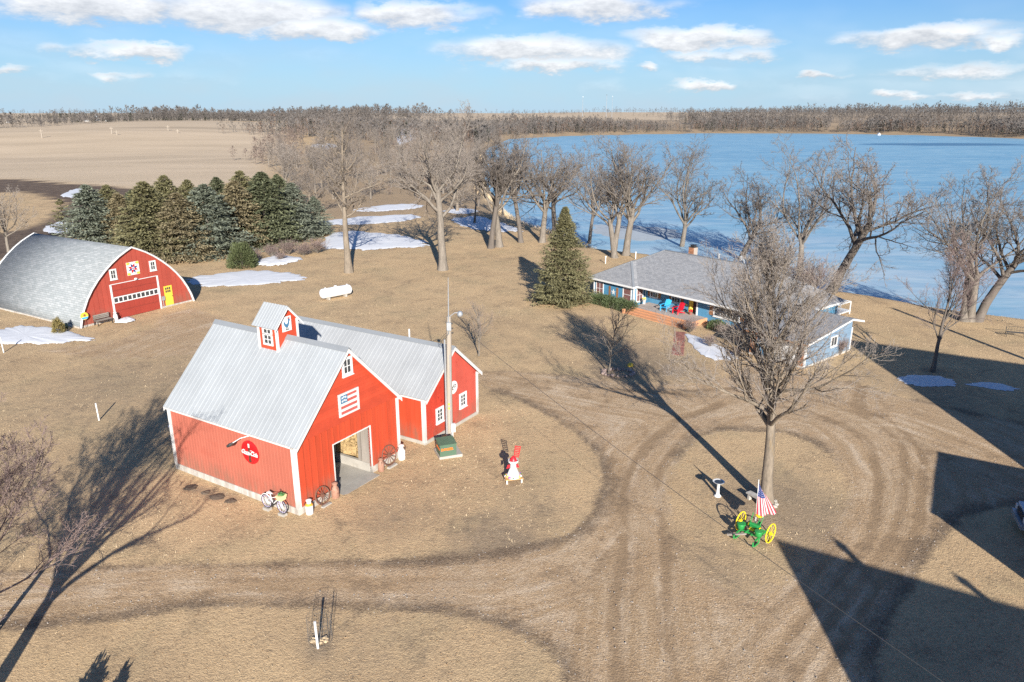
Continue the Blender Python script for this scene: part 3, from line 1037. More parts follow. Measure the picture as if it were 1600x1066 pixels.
SNOW = [([(288, 437), (330, 430), (400, 423), (450, 426), (475, 433), (460, 440), (400, 446), (330, 448), (300, 444)], 'long white snow patch beside the arched red barn', .10),
        ([(-60, 520), (0, 515), (30, 509), (70, 511), (115, 521), (147, 532), (100, 537), (50, 538), (0, 538), (-60, 540)], 'white snow patch below the shingled side of the arched barn', .12),
        ([(500, 386), (520, 366), (560, 361), (620, 367), (650, 375), (672, 384), (640, 388), (560, 390), (510, 390)], 'broad snow patch behind the tall bare oak', .15),
        ([(398, 413), (430, 400), (472, 405), (452, 412), (420, 417)], 'lumpy snow bank beside the round juniper', .25),
        ([(505, 347), (560, 339), (640, 336), (658, 341), (600, 349), (520, 353)], 'snow strip across the clearing in the wood', .12),
        ([(548, 329), (600, 321), (655, 319), (650, 326), (590, 331)], 'thin snow strip at the back of the clearing', .12),
        ([(66, 358), (95, 347), (122, 351), (112, 364), (78, 364)], 'snow patch beside the scraggly pine', .12),
        ([(96, 305), (115, 296), (134, 297), (126, 308), (105, 309)], 'small snow patch on the ploughed soil', .12),
        ([(1072, 524), (1100, 529), (1140, 549), (1152, 562), (1112, 561), (1085, 546)], 'snow patch in front of the blue house', .08),
        ([(1403, 590), (1430, 586), (1480, 591), (1497, 601), (1450, 605), (1415, 600)], 'shaded snow patch by the young lawn tree', .06),
        ([(1508, 600), (1550, 598), (1592, 608), (1570, 611), (1530, 605)], 'ragged thin end of the shaded snow patch', .04),
        ([(178, 505), (198, 497), (212, 500), (200, 505)], 'small snow heap at the foot of the big garage door', .18),
        ([(262, 667), (272, 661), (282, 664), (274, 671)], 'tiny snow remnant behind the red barn corner', .06)]
SNOW += [([(612, 206), (632, 200), (652, 203), (655, 212), (640, 222), (622, 226), (618, 216)], 'snow on the open bank beyond the wood', .3), ([(486, 228), (510, 224), (528, 229), (505, 234)], 'snow streak inside the field side thicket', .2),
         ([(705, 345), (745, 338), (790, 350), (812, 362), (770, 362), (730, 356)], 'snow strip under the shore oaks by the wood', .1), ([(690, 330), (720, 326), (750, 330), (720, 335)], 'small snow strip between wood trees by the shore', .1)]
for k_, (pts, lab, th) in enumerate(SNOW):
    snow(pts, lab, None, th, k_)
snow([(930, 352), (970, 353), (1035, 355), (1062, 366), (1050, 374), (1000, 376), (955, 370), (925, 362)], 'pale snow sheet on the ice behind the blue house', LAKE_Z, .03, 31).data.materials[0] = M['thin_snow']
# ------------------------------------------------------------------ building pieces
def window(parent, loc, rotz, w, h, cols=2, rows=2, casing=.11, pane='glass', mun=.035, sill=True, trim='white_clean', label=None):
    """casing + muntins as one mesh, each pane a child; local -y is outside, loc is the bottom centre of the opening"""
    m = MB()
    c = casing
    m.box(-w / 2 - c, -w / 2, -.05, .0, -c, h + c)
    m.box(w / 2, w / 2 + c, -.05, .0, -c, h + c)
    m.box(-w / 2, w / 2, -.05, .0, h, h + c)
    m.box(-w / 2, w / 2, -.05, .0, -c, 0)
    if sill:
        m.box(-w / 2 - c - .03, w / 2 + c + .03, -.09, .0, -c - .05, -c - .003)
    pw, ph = (w - mun * (cols - 1)) / cols, (h - mun * (rows - 1)) / rows
    for i in range(cols - 1):
        x = -w / 2 + pw * (i + 1) + mun * i
        m.box(x, x + mun, -.036, .0, 0, h)
    for j in range(rows - 1):
        z = ph * (j + 1) + mun * j
        m.box(-w / 2, w / 2, -.040, .0, z, z + mun)
    o = m.build('window', M[trim], parent, loc=loc, rotz=rotz)
    pme = MB().box(0, pw, -.018, -.004, 0, ph).mesh('pane', M[pane])
    for i in range(cols):
        for j in range(rows):
            q = bpy.data.objects.new('pane', pme)
            q.location = (-w / 2 + i * (pw + mun), 0, j * (ph + mun))
            link(q, o)
    if label:
        o['label'] = label
    return o


def roof_panels(parent, ridge, down, along, L, total, pw, mat, ribs=3, name='roof_panel', rib_h=.013):
    """ribbed metal sheets laid side by side; ridge = start point, down = unit vector down the slope, along = unit vector along the ridge"""
    down, along = Vector(down).normalized(), Vector(along).normalized()
    nrm = along.cross(down)
    if nrm.z < 0:
        nrm = -nrm
    xa = along
    if xa.cross(down).dot(nrm) < 0:
        xa = -along
    n = max(1, round(total / pw))
    w = total / n
    m = MB()
    m.box(.004, w - .004, 0, L, -.03, 0)
    for i in range(ribs):
        x = w * (i + .5) / ribs
        m.hexa([(x - .035, 0, .0005), (x + .035, 0, .0005), (x + .035, L, .0005), (x - .035, L, .0005), (x - .014, 0, rib_h), (x + .014, 0, rib_h), (x + .014, L, rib_h), (x - .014, L, rib_h)])
    me = m.mesh(name, M[mat])
    rot = Matrix((xa, down, nrm)).transposed().to_4x4()
    for i in range(n):
        o = bpy.data.objects.new(name, me)
        off = Vector(ridge) + along * (w * i if xa == along else w * (i + 1))
        o.matrix_basis = Matrix.Translation(off) @ rot
        link(o, parent)


def gable_roof(parent, W_, D, eave_z, ridge_z, over=.28, front=.3, back=.3, mat='metal_roof', pw=.92, ribs=3, trim='white'):
    """gable roof with the ridge along y"""
    sl = (ridge_z - eave_z) / (W_ / 2)
    L = math.hypot(W_ / 2 + over, (W_ / 2 + over) * sl)
    a = math.atan(sl)
    for s in (-1, 1):
        roof_panels(parent, (W_ / 2, -front, ridge_z + .06), (s * math.cos(a), 0, -math.sin(a)), (0, 1, 0), L, D + front + back, pw, mat, ribs)
        # white rake boards under the roof edge
        for y, nm in ((-front + .01, 'rake_board'), (D + back - .05, 'rake_board')):
            m = MB()
            p0 = Vector((W_ / 2, y, ridge_z + .024))
            p1 = p0 + Vector((s * math.cos(a), 0, -math.sin(a))) * L
            dn = Vector((0, 0, -.20))
            m.prism([p0, p1, p1 + dn, p0 + dn], (0, .04, 0))
            m.build(nm, M[trim], parent)
        m = MB()
        xe = W_ / 2 + s * (W_ / 2 + over - .03)
        ze = ridge_z - (W_ / 2 + over - .03) * sl
        m.box(min(xe, xe - s * .03), max(xe, xe - s * .03), -front + .06, D + back - .06, ze - .10, ze - .01)
        m.build('fascia', M[trim], parent)
    m = MB()
    for s in (-1, 1):
        p = Vector((W_ / 2, 0, ridge_z + .105))
        q = p + Vector((s * math.cos(a), 0, -math.sin(a))) * .28
        m.prism([(p.x, -front - .01, p.z), (q.x, -front - .01, q.z), (q.x, -front - .01, q.z - .012), (p.x, -front - .01, p.z - .012)], (0, D + front + back + .02, 0))
    m.build('ridge_cap', M['ridge_cap'], parent)


def vboards(parent, x0, x1, zlo, ztop, pitch, mat, y=0.0, th=.022, gap=.014, holes=(), name='board', rng=random.Random(5)):
    """vertical boards on a wall that faces -y; ztop may be a function of x; holes: (xa, xb, za, zb) rectangles"""
    n = max(1, round((x1 - x0) / pitch))
    w = (x1 - x0) / n
    for i in range(n):
        a, b = x0 + w * i + gap / 2, x0 + w * (i + 1) - gap / 2
        # split where a hole edge cuts the board
        cuts = sorted({a, b} | {h for H in holes for h in H[:2] if a + .03 < h < b - .03})
        for ca, cb in zip(cuts[:-1], cuts[1:]):
            mid = (ca + cb) / 2
            spans = [(zlo, None)]
            for (ha, hb, za, zb) in holes:
                if ha < mid < hb:
                    new = []
                    for lo, hi in spans:
                        if za > lo + .02:
                            new.append((lo, za))
                        new.append((zb, hi))
                    spans = new
            for lo, hi in spans:
                ta, tb = (ztop(ca), ztop(cb)) if callable(ztop) else (ztop, ztop)
                if hi is not None:
                    ta, tb = min(ta, hi), min(tb, hi)
                if max(ta, tb) < lo + .04:
                    continue
                t = th + rng.uniform(-.004, .006)
                MB().prism([(ca, y, lo), (cb, y, lo), (cb, y, max(tb, lo + .01)), (ca, y, max(ta, lo + .01))], (0, -t, 0)).build(name, M[mat], parent)


def corner_trim(parent, x, y, z0, z1, w=.17, mat='white'):
    for i, (xa, xb, ya, yb) in enumerate(((x - .045, x + w, y - .045, y + .0),)):
        pass
    MB().box(x - w / 2, x + w / 2, y - w / 2, y + w / 2, z0, z1).build('corner_trim', M[mat], parent)


# ------------------------------------------------------------------ the red barn with the cupola
BARN_ROT = R(58.67)
BW, BD, BE, BR = 7.26, 9.1, 3.55, 7.22
barn = thing('red_barn', 'red barn with grey metal roof, cupola and open doorway', 'barn', (-9.96, 30.55, 0), BARN_ROT)
BM = Matrix.Translation((-9.96, 30.55, 0)) @ Matrix.Rotation(BARN_ROT, 4, 'Z')
DX0, DX1, DZ = 2.43, 5.03, 2.62
part('foundation', M['concrete_white'], barn, lambda m: (m.box(-.05, DX0, -.06, .14, -.1, .34), m.box(DX1, BW + .05, -.06, .14, -.1, .34), m.box(-.05, .14, .14, BD + .05, -.1, .34), m.box(BW - .14, BW + .05, .14, BD + .05, -.1, .34), m.box(.14, BW - .14, BD - .14, BD + .05, -.1, .34)))
part('floor_slab', M['concrete'], barn, lambda m: (m.box(.14, BW - .14, .14, BD - .14, -.1, .02), m.box(DX0 + .02, DX1 - .02, -.55, .136, -.1, .015)))


def wallframe(m):
    m.box(.02, DX0, .0, .10, .34, BE)
    m.box(DX1, BW - .02, .0, .10, .34, BE)
    m.box(DX0, DX1, .0, .10, DZ, BE)
    m.box(.0, .10, .10, BD - .10, .34, BE - .05)
    m.box(BW - .10, BW, .10, BD - .10, .34, BE - .05)
    m.box(.02, BW - .02, BD - .10, BD, .34, BE)
    for y in (.0, BD - .10):
        m.prism([(.06, y, BE + .002), (BW - .06, y, BE + .002), (BW / 2, y, BR - .06)], (0, .10, 0))


part('wall', M['red_lap'], barn, wallframe)
vboards(barn, .09, BW - .09, .345, BE, .40, 'red_front', holes=((DX0 - .06, DX1 + .06, 0, DZ + .06),), name='siding_board')
for k_ in range(19):
    xb_ = .09 + (BW - .18) / 18 * k_
    z0_ = DZ + .065 if DX0 - .1 < xb_ < DX1 + .1 else .35
    bpart('batten', M['red_front'], barn, xb_ - .028, xb_ + .028, -.062, -.018, z0_, BE - .005)
# lapped gable boards
nl_ = 19
for i in range(nl_):
    z0, z1 = BE + .01 + (BR - BE - .1) * i / nl_, BE + .025 + (BR - BE - .1) * (i + 1) / nl_
    sl_ = (BW / 2) / (BR - BE)
    h0, h1 = BW / 2 - (z0 - BE) * sl_ - .01, max(BW / 2 - (z1 - BE) * sl_ - .01, .02)
    cxb = BW / 2
    MB().hexa([(cxb - h0, -.062, z0), (cxb + h0, -.062, z0), (cxb + h0, -.002, z0), (cxb - h0, -.002, z0), (cxb - h1, -.014, z1), (cxb + h1, -.014, z1), (cxb + h1, -.002, z1), (cxb - h1, -.002, z1)]).build('lap_board', M['red_lap'], barn)
# ribbed panels on the long left wall
npan = 10
pwid = (BD - .16) / npan


def sidepanel(m):
    m.box(-.016, -.002, .003, pwid - .003, .345, BE - .02)
    for k in range(4):
        y = pwid * (k + .5) / 4
        m.hexa([(-.016, y - .022, .35), (-.016, y + .022, .35), (-.024, y + .010, .35), (-.024, y - .010, .35), (-.016, y - .022, BE - .03), (-.016, y + .022, BE - .03), (-.024, y + .010, BE - .03), (-.024, y - .010, BE - .03)])


sm_ = MB()
sidepanel(sm_)
spm = sm_.mesh('siding_panel', M['red_faded'])
for i in range(npan):
    o = bpy.data.objects.new('siding_panel', spm)
    o.location = (0, .08 + i * pwid, 0)
    link(o, barn)
for (x, y) in ((.03, .03), (BW - .03, .03), (.03, BD - .03), (BW - .03, BD - .03)):
    corner_trim(barn, x, y, .30, BE - .08, .20)
part('door_casing', M['white'], barn, lambda m: (m.box(DX0 - .06, DX0, -.05, .10, .0, DZ), m.box(DX1, DX1 + .06, -.05, .10, .0, DZ), m.box(DX0 - .06, DX1 + .06, -.05, .10, DZ, DZ + .06)))
gable_roof(barn, BW, BD, BE, BR, over=.10, front=.32, back=.32)
window(barn, (3.70, -.046, 5.98), 0, .44, .66, 2, 2, .13)
# inside: knee wall, partition, posts
part('knee_wall', M['concrete'], barn, lambda m: m.box(DX1 - .05, DX1 + .12, .14, 5.6, .02, .50))
bpart('partition', M['wood_grey'], barn, DX1 - .02, DX1 + .08, .15, .62, .50, 2.6)
bpart('partition', M['wood_grey'], barn, DX1 - .0, DX1 + .06, 3.8, 5.6, .50, 2.6)
for y in (.75, 2.6, 4.4):
    part('post', M['wood_grey'], barn, lambda m: m.box(DX1 - .02, DX1 + .10, y, y + .13, .50, 3.3))
# hay store behind the partition, and an iron heater in the gloom
hay = thing('straw_heap', 'heap of loose golden straw inside the barn doorway', 'straw', BM @ Vector((6.1, 2.4, .02)), BARN_ROT)
rg = random.Random(3)
hm = MB()
for i in range(9):
    hm.blob((rg.uniform(-.5, .6), -1.2 + i * .33, .25), .55, .4, rg.uniform(.55, 1.15), rg, 14, 9, .16)
hm.build('straw_mound', M['hay'], hay)
hm = MB()
for i in range(420):
    c0 = Vector((rg.uniform(-.95, .5), rg.uniform(-1.5, 1.7), rg.uniform(.1, 1.25)))
    dv_ = Vector((rg.uniform(-1, 1), rg.uniform(-1, 1), rg.uniform(-.5, .6))).normalized() * rg.uniform(.10, .22)
    sv_ = Vector((rg.uniform(-1, 1), rg.uniform(-1, 1), 1)).normalized() * .012
    hm.face([c0 - dv_ - sv_, c0 + dv_ - sv_, c0 + dv_ + sv_, c0 - dv_ + sv_])
loose = hm.build('loose_straw', M['hay'], hay)
loose['kind'] = 'stuff'
ht = thing('iron_heater', 'dark round iron stove standing inside the barn doorway', 'stove', BM @ Vector((3.9, 3.6, .02)), BARN_ROT)
part('stove_body', M['galv'], ht, lambda m: m.lathe([(.05, 0), (.34, .02), (.36, .55), (.30, .62), (.1, .66)], 14), auto=40)
part('stove_pipe', M['dark'], ht, lambda m: m.tube([(0, 0, .66), (0, 0, 2.2)], .08, 8))
part('handle', M['dark'], ht, lambda m: m.beam((-.3, -.3, .5), (.3, -.4, .5), .03, .03))

# cupola: parts of the barn
CX, CW = BW / 2, 1.34
CY0, CY1 = 3.85, 5.15
CE, CRZ = 8.05, 8.78


def cup(m):
    x0, x1 = CX - CW / 2, CX + CW / 2
    m.box(x0, x1, CY0, CY1, 6.30, CE)
    m.prism([(x0, CY0, CE + .001), (x1, CY0, CE + .001), (CX, CY0, CRZ - .03)], (0, CY1 - CY0, 0))


part('cupola_wall', M['red_lap'], barn, cup)
for x in (CX - CW / 2, CX + CW / 2):
    for y in (CY0, CY1):
        part('cupola_trim', M['white_clean'], barn, lambda m: m.box(x - .055, x + .055, y - .055, y + .055, 6.33, CE - .02))
ca = math.atan2(CRZ - CE, CW / 2)
cl_ = (CW / 2 + .26) / math.cos(ca)
for s in (-1, 1):
    roof_panels(barn, (CX, CY0 - .22, CRZ + .04), (s * math.cos(ca), 0, -math.sin(ca)), (0, 1, 0), cl_, CY1 - CY0 + .44, .6, 'metal_roof', 3, 'cupola_roof_panel')
    m = MB()
    p0 = Vector((CX, CY0 - .21, CRZ + .012))
    p1 = p0 + Vector((s * math.cos(ca), 0, -math.sin(ca))) * cl_
    m.prism([p0, p1, p1 + Vector((0, 0, -.13)), p0 + Vector((0, 0, -.13))], (0, .03, 0))
    m.build('cupola_rake', M['white_clean'], barn)
for zb in (6.92, 7.46):
    window(barn, (CX - CW / 2 - .003, (CY0 + CY1) / 2, zb), -math.pi / 2, .50, .42, 2, 2, .10, sill=False)
# window in the roof's shade on the far side of the cupola is not seen; the rooster board hangs on its gable
SGN = lambda x, y, z: BM @ Vector((x, y, z))
ro = thing('rooster_board', 'white board with a blue rooster on the cupola', 'sign', SGN(CX - .02, CY0 - .03, 7.52), BARN_ROT)
part('board', M['white_clean'], ro, lambda m: m.box(-.30, .30, -.02, .0, -.02, .74))
rp = [(-.16, .30), (-.20, .44), (-.14, .50), (-.10, .40), (-.02, .34), (.06, .38), (.10, .52), (.08, .60), (.14, .64), (.20, .58), (.22, .52), (.16, .46), (.15, .34), (.08, .22), (-.02, .18), (-.10, .20)]
part('rooster', M['sign_blue'], ro, lambda m: m.prism([(x, -.0205, z) for x, z in rp], (0, -.010, 0)))
part('rooster_leg', M['dark'], ro, lambda m: (m.beam((-.02, -.026, .19), (-.05, -.026, .06), .03, .01, (0, 1, 0)), m.beam((.05, -.026, .21), (.05, -.026, .06), .03, .01, (0, 1, 0)), m.beam((-.1, -.026, .06), (.12, -.026, .06), .03, .01, (0, 1, 0))))
part('rooster_comb', M['sign_red'], ro, lambda m: m.prism([(.08, -.021, .60), (.10, -.021, .69), (.15, -.021, .66), (.19, -.021, .69), (.20, -.021, .60)], (0, -.011, 0)))

# flag board on the gable
fl = thing('flag_board', 'weathered wooden flag board in a white frame above the barn door', 'sign', SGN(3.64, -.046, 3.86), BARN_ROT)
part('frame', M['white'], fl, lambda m: (m.box(-.70, -.58, -.06, 0, 0, 1.18), m.box(.58, .70, -.06, 0, 0, 1.18), m.box(-.58, .58, -.06, 0, 0, .10), m.box(-.58, .58, -.06, 0, 1.08, 1.18)))
for i in range(7):
    z = .10 + i * .14
    bpart('stripe', M['sign_red'] if i % 2 == 0 else M['white'], fl, -.58, .58, -.03 - .004 * (i % 2), -.001, z + .004, z + .136)
cn = bpart('canton', M['sign_blue'], fl, -.56, -.10, -.045, -.036, .665, 1.07)
for i in range(3):
    for j in range(2):
        st = []
        for k in range(10):
            r = .075 if k % 2 == 0 else .03
            a = math.pi / 2 + k * math.pi / 5
            st.append((-.45 + i * .12 + r * math.cos(a), -.0455, .78 + j * .17 + (i % 2) * .03 + r * math.sin(a)))
        MB().prism(st, (0, -.006, 0)).build('star', M['white_clean'], cn)

# round enamel sign and its lamp on the long wall (faces -x)
sg = thing('round_enamel_sign', 'round red soft drink sign with white script on the barn wall', 'sign', SGN(-.04, 2.96, 1.93), BARN_ROT - math.pi / 2)
part('disc', M['cola'], sg, lambda m: m.tube([(0, -.001, .58), (0, -.03, .58), (0, -.055, .58), (0, -.062, .58)], [.60, .60, .55, .40], 40), auto=50)
bt = [(.06, 1.02), (.075, .90), (.06, .80), (.085, .66), (.095, .45), (.08, .30), (.095, .15), (.085, .08)]
part('bottle', M['bottle'], sg, lambda m: m.prism([(x, -.0625, z) for x, z in bt] + [(-x, -.0625, z) for x, z in bt[::-1]], (0, -.006, 0)))
part('bottle_cap', M['white_clean'], sg, lambda m: m.prism([(-.05, -.0625, .84), (.05, -.0625, .84), (.06, -.0625, 1.04), (-.06, -.0625, 1.04)], (0, -.010, 0)))
tm = text_mesh('lettering', 'Coca-Cola', .30, M['white_clean'], .006, .35, .010, .86)
lo = bpy.data.objects.new('lettering', tm)
lo.location = (0, -.078, .56)
lo.rotation_euler = (math.pi / 2, 0, 0)
link(lo, sg)
part('swash', M['white_clean'], sg, lambda m: (m.tube([(-.36, -.074, .62), (-.40, -.074, .52), (-.30, -.074, .45), (-.10, -.074, .44), (.12, -.074, .47)], [.012, .02, .02, .014, .006], 4), m.tube([(.02, -.074, .67), (.14, -.074, .72), (.30, -.074, .69), (.40, -.074, .66)], [.006, .016, .018, .006], 4)))
lp = thing('gooseneck_sign_lamp', 'dark gooseneck lamp on a white arm above the round sign', 'lamp', SGN(-.02, 3.25, 3.0), BARN_ROT - math.pi / 2)
part('arm', M['white_clean'], lp, lambda m: m.tube([(.35, -.02, .38), (.1, -.35, .32), (-.25, -.62, .06)], .022, 6))
part('lamp_head', M['dark'], lp, lambda m: m.tube([(-.18, -.58, .10), (-.30, -.66, .0), (-.42, -.74, -.08)], [.05, .09, .06], 8))

# ------------------------------------------------------------------ the lower rear barn
RO = BM @ Vector((9.15, -.30, 0))
rear = thing('rear_red_barn', 'lower red barn with peeling paint and pale metal roof', 'barn', RO, BARN_ROT)
RW, RD, RE, RR = 5.30, 12.3, 2.87, 5.13
part('foundation', M['concrete'], rear, lambda m: (m.box(-.06, RW + .06, -.07, .12, -.1, .20), m.box(-.06, .12, .12, RD + .06, -.1, .20), m.box(RW - .12, RW + .06, .12, RD + .06, -.1, .20)))


def rwall(m):
    m.box(0, RW, 0, .10, .20, RE)
    m.box(0, RW, RD - .10, RD, .05, RE)
    m.box(0, .10, .10, RD - .10, .20, RE - .05)
    m.box(RW - .10, RW, .10, RD - .10, .20, RE - .05)
    for y in (0, RD - .10):
        m.prism([(.05, y, RE + .002), (RW - .05, y, RE + .002), (RW / 2, y, RR - .06)], (0, .10, 0))


part('wall', M['red_flake'], rear, rwall)
gz = lambda x: RE + (RR - RE) * (1 - abs(x - RW / 2) / (RW / 2)) - .05
vboards(rear, .08, 2.75, .205, gz, .30, 'red_flake', name='siding_board')
vboards(rear, 2.75, RW - .08, .205, gz, .30, 'red_worn', name='siding_board')
# left wall boards
nb_ = 40
lm_ = MB().box(-.022, -.002, .006, RD / nb_ - .006, .205, RE - .12).mesh('wall_board', M['red_front'])
for i in range(nb_):
    o = bpy.data.objects.new('wall_board', lm_)
    o.location = (0, RD / nb_ * i, 0)
    link(o, rear)
for (x, y) in ((.02, .02), (RW - .02, .02), (.02, RD - .02), (RW - .02, RD - .02)):
    corner_trim(rear, x, y, .12, RE - .04, .19)
gable_roof(rear, RW, RD, RE, RR, over=.14, front=.36, back=.3, mat='metal_new', pw=.92)
window(rear, (1.42, -.026, 1.02), 0, .46, .66, 2, 3, .14)
window(rear, (3.75, -.026, 1.15), 0, .46, .66, 2, 3, .14)
rs = thing('round_white_sign', 'round white sign with dark figures on the peeling barn gable', 'sign', RO + (BM.to_3x3() @ Vector((2.80, -.03, 2.2))), BARN_ROT)
part('disc', M['white_clean'], rs, lambda m: m.tube([(0, -.001, .38), (0, -.03, .38)], .40, 28))
part('figure', M['dark'], rs, lambda m: (m.ring((-.10, -.032, .52), (0, 1, 0), .09, .022, 12, 4, -.6, 3.6), m.beam((-.02, -.032, .45), (-.18, -.032, .28), .04, .012, (0, 1, 0)), m.beam((-.19, -.032, .27), (.0, -.032, .27), .04, .012, (0, 1, 0)), m.ring((.14, -.032, .44), (0, 1, 0), .09, .022, 14, 4)))
part('roof_vent', M['white_clean'], rear, lambda m: m.tube([(RW / 2 + .5, 3.4, RR - .5), (RW / 2 + .5, 3.4, RR + .42)], .05, 8))

# ------------------------------------------------------------------ the arched barn
QROT = R(59.5)
QO = Vector((-37.85, 61.94, 0))
QM = Matrix.Translation(QO) @ Matrix.Rotation(QROT, 4, 'Z')
quon = thing('arched_barn', 'arched red barn with grey shingled roof and yellow door', 'barn', QO, QROT)
QW, QD = 11.43, 15.9
prof_h = [(0, 0), (.20, .75), (.50, 1.5), (.95, 2.35), (1.5, 3.12), (2.15, 3.85), (2.85, 4.5), (3.6, 5.1), (4.4, 5.62), (5.1, 5.98), (QW / 2, 6.26)]
prof = prof_h + [(QW - x, z) for x, z in prof_h[-2::-1]]


def qz(x):
    x = min(x, QW - x)
    for (xa, za), (xb, zb) in zip(prof_h[:-1], prof_h[1:]):
        if xa <= x <= xb:
            return za + (zb - za) * (x - xa) / (xb - xa) - .04
    return 0


# roof sheet with arc-length UVs
V_, F_, U_ = [], [], []
arc = [0]
for a_, b_ in zip(prof[:-1], prof[1:]):
    arc.append(arc[-1] + math.hypot(b_[0] - a_[0], b_[1] - a_[1]))
for k_, y in enumerate((-.18, QD + .18)):
    for (x, z), s in zip(prof, arc):
        V_.append((x, y, z + .05))
        U_.append((y, s))
n_ = len(prof)
for i in range(n_ - 1):
    F_.append((i, i + 1, n_ + i + 1, n_ + i))
rme = bpy.data.meshes.new('roof')
rme.from_pydata(V_, [], F_)
uvl = rme.uv_layers.new(name='UVMap')
for p_ in rme.polygons:
    for li in p_.loop_indices:
        uvl.data[li].uv = U_[rme.loops[li].vertex_index]
rme.materials.append(M['shingle_q'])
rme.polygons.foreach_set('use_smooth', [True] * len(F_))
rme.update()
if rme.polygons[n_ // 3].normal.z < 0:
    rme.flip_normals()
rme.set_sharp_from_angle(angle=R(20))
qroof = link(bpy.data.objects.new('roof', rme), quon)
sol = qroof.modifiers.new('thickness', 'SOLIDIFY')
sol.thickness = .05
sol.offset = -1
for y in (-.20, QD + .20):
    part('rake_trim', M['white_clean'], quon, lambda m: m.tube([(x, y, z + .03) for x, z in prof], .085, 6))
part('wall', M['red_quon'], quon, lambda m: m.prism([(x, .0, max(z - .06, 0)) for x, z in prof], (0, .10, 0)))
part('back_wall', M['red_quon'], quon, lambda m: m.prism([(x, QD - .10, max(z - .06, 0)) for x, z in prof], (0, .10, 0)))
part('foundation', M['concrete_white'], quon, lambda m: (m.box(.0, 3.1, -.06, -.004, -.1, .16), m.box(8.1, QW, -.06, -.004, -.1, .16), m.box(-.10, .02, -.06, QD, -.1, .14), m.box(QW - .02, QW + .10, -.06, QD, -.1, .14)))
vboards(quon, .16, QW - .16, .165, qz, .46, 'red_quon', gap=.045, holes=((3.20, 8.00, 0, 3.26), (8.42, 9.32, 0, 2.10)), name='siding_board')
# overhead door, four sections with one row of panes
GD = (3.36, 7.84)
part('door_opening', M['dark'], quon, lambda m: m.box(GD[0], GD[1], -.010, -.002, 0, 3.2))
rows = ((.02, .74), (.76, 1.44), (2.06, 2.62), (2.64, 3.18))
for (za, zb) in rows:
    sec = bpart('door_section', M['red_door'], quon, GD[0] + .01, GD[1] - .01, -.030, -.0105, za, zb)
    npn = 9
    wpn = (GD[1] - GD[0] - .1) / npn
    for k in range(npn):
        bpart('door_panel', M['red_door'], sec, GD[0] + .05 + wpn * k + .05, GD[0] + .05 + wpn * (k + 1) - .05, -.040, -.0305, za + .08, zb - .08)
sec = bpart('window_section', M['white_clean'], quon, GD[0] + .01, GD[1] - .01, -.034, -.0105, 1.46, 2.04)
wpn = (GD[1] - GD[0] - .06) / 10
for k in range(10):
    bpart('pane', M['glass'], sec, GD[0] + .03 + wpn * k + .06, GD[0] + .03 + wpn * (k + 1) - .06, -.040, -.0345, 1.56, 1.94)
part('door_jamb', M['white_clean'], quon, lambda m: m.box(GD[0] - .16, GD[0], -.07, 0, .0, 3.24))
part('door_jamb', M['white_clean'], quon, lambda m: m.box(GD[1], GD[1] + .16, -.07, 0, .0, 3.24))
part('door_head', M['white_clean'], quon, lambda m: m.box(GD[0], GD[1], -.06, 0, 3.2, 3.26))
lampq = part('door_lamp', M['white_clean'], quon, lambda m: (m.blob((5.7, -.16, 3.36), .16, .12, .10, random.Random(1), 8, 5, .02), m.beam((5.7, -.1, 3.36), (5.7, 0, 3.4), .06, .06)))
yd = part('yellow_door', M['yellow'], quon, lambda m: m.box(8.45, 9.29, -.05, -.002, .10, 2.06))
for i in range(3):
    for j in range(2):
        bpart('pane', M['glass'], yd, 8.56 + i * .20, 8.71 + i * .20, -.058, -.0505, 1.42 + j * .28, 1.64 + j * .28)
part('knob', M['dark'], yd, lambda m: m.blob((9.20, -.09, 1.0), .04, .04, .04, random.Random(1), 6, 4, 0))
part('meter_box', M['galv'], quon, lambda m: (m.box(8.10, 8.36, -.16, -.03, .75, 1.15), m.tube([(8.2, -.08, 0), (8.2, -.08, .75)], .03, 6)))
window(quon, (3.70, -.03, 3.78), 0, .40, .70, 2, 2, .13, trim='white_clean')
window(quon, (7.64, -.03, 3.90), 0, .40, .70, 2, 2, .13, trim='white_clean')
QS = lambda x, y, z: QM @ Vector((x, y, z))
# quilt block board
qb = thing('quilt_block_board', 'square painted quilt block board on the arched barn gable', 'sign', QS(5.66, -.035, 3.74), QROT)
bpart('board', M['white_clean'], qb, -.61, .61, -.025, -.0, 0, 1.2)
cs = 1.22 / 5


def qtri(name, mat, pts):
    part(name, M[mat], qb, lambda m: m.prism([(-.61 + x * cs, -.0255, z * cs * .984) for x, z in pts], (0, -.008, 0)))


for sx in (0, 1):
    for sz in (0, 1):
        f = lambda x, z: (5 - x if sx else x, 5 - z if sz else z)
        qtri('corner_square', 'yellow', [f(.08, .08), f(.95, .08), f(.95, .95), f(.08, .95)])
        qtri('corner_square', 'orange_q', [f(1.0, .08), f(1.5, .5), f(1.0, .95)])
for k in range(4):
    def rot_(x, z):
        for _ in range(k):
            x, z = 5 - z, x
        return (x, z)
    qtri('star_point', 'cola', [rot_(1.7, .6), rot_(2.5, 1.3), rot_(2.5, 2.0), rot_(1.8, 1.9)])
    qtri('star_point', 'flag_blue', [rot_(3.3, .6), rot_(2.5, 1.3), rot_(2.5, 2.0), rot_(3.2, 1.9)])
qtri('centre_cross', 'flag_blue', [(2.38, 2.1), (2.62, 2.1), (2.62, 2.9), (2.38, 2.9)])
qtri('centre_cross', 'purple', [(2.1, 2.4), (2.37, 2.4), (2.37, 2.6), (2.1, 2.6)])
qtri('centre_cross', 'purple', [(2.63, 2.4), (2.9, 2.4), (2.9, 2.6), (2.63, 2.6)])
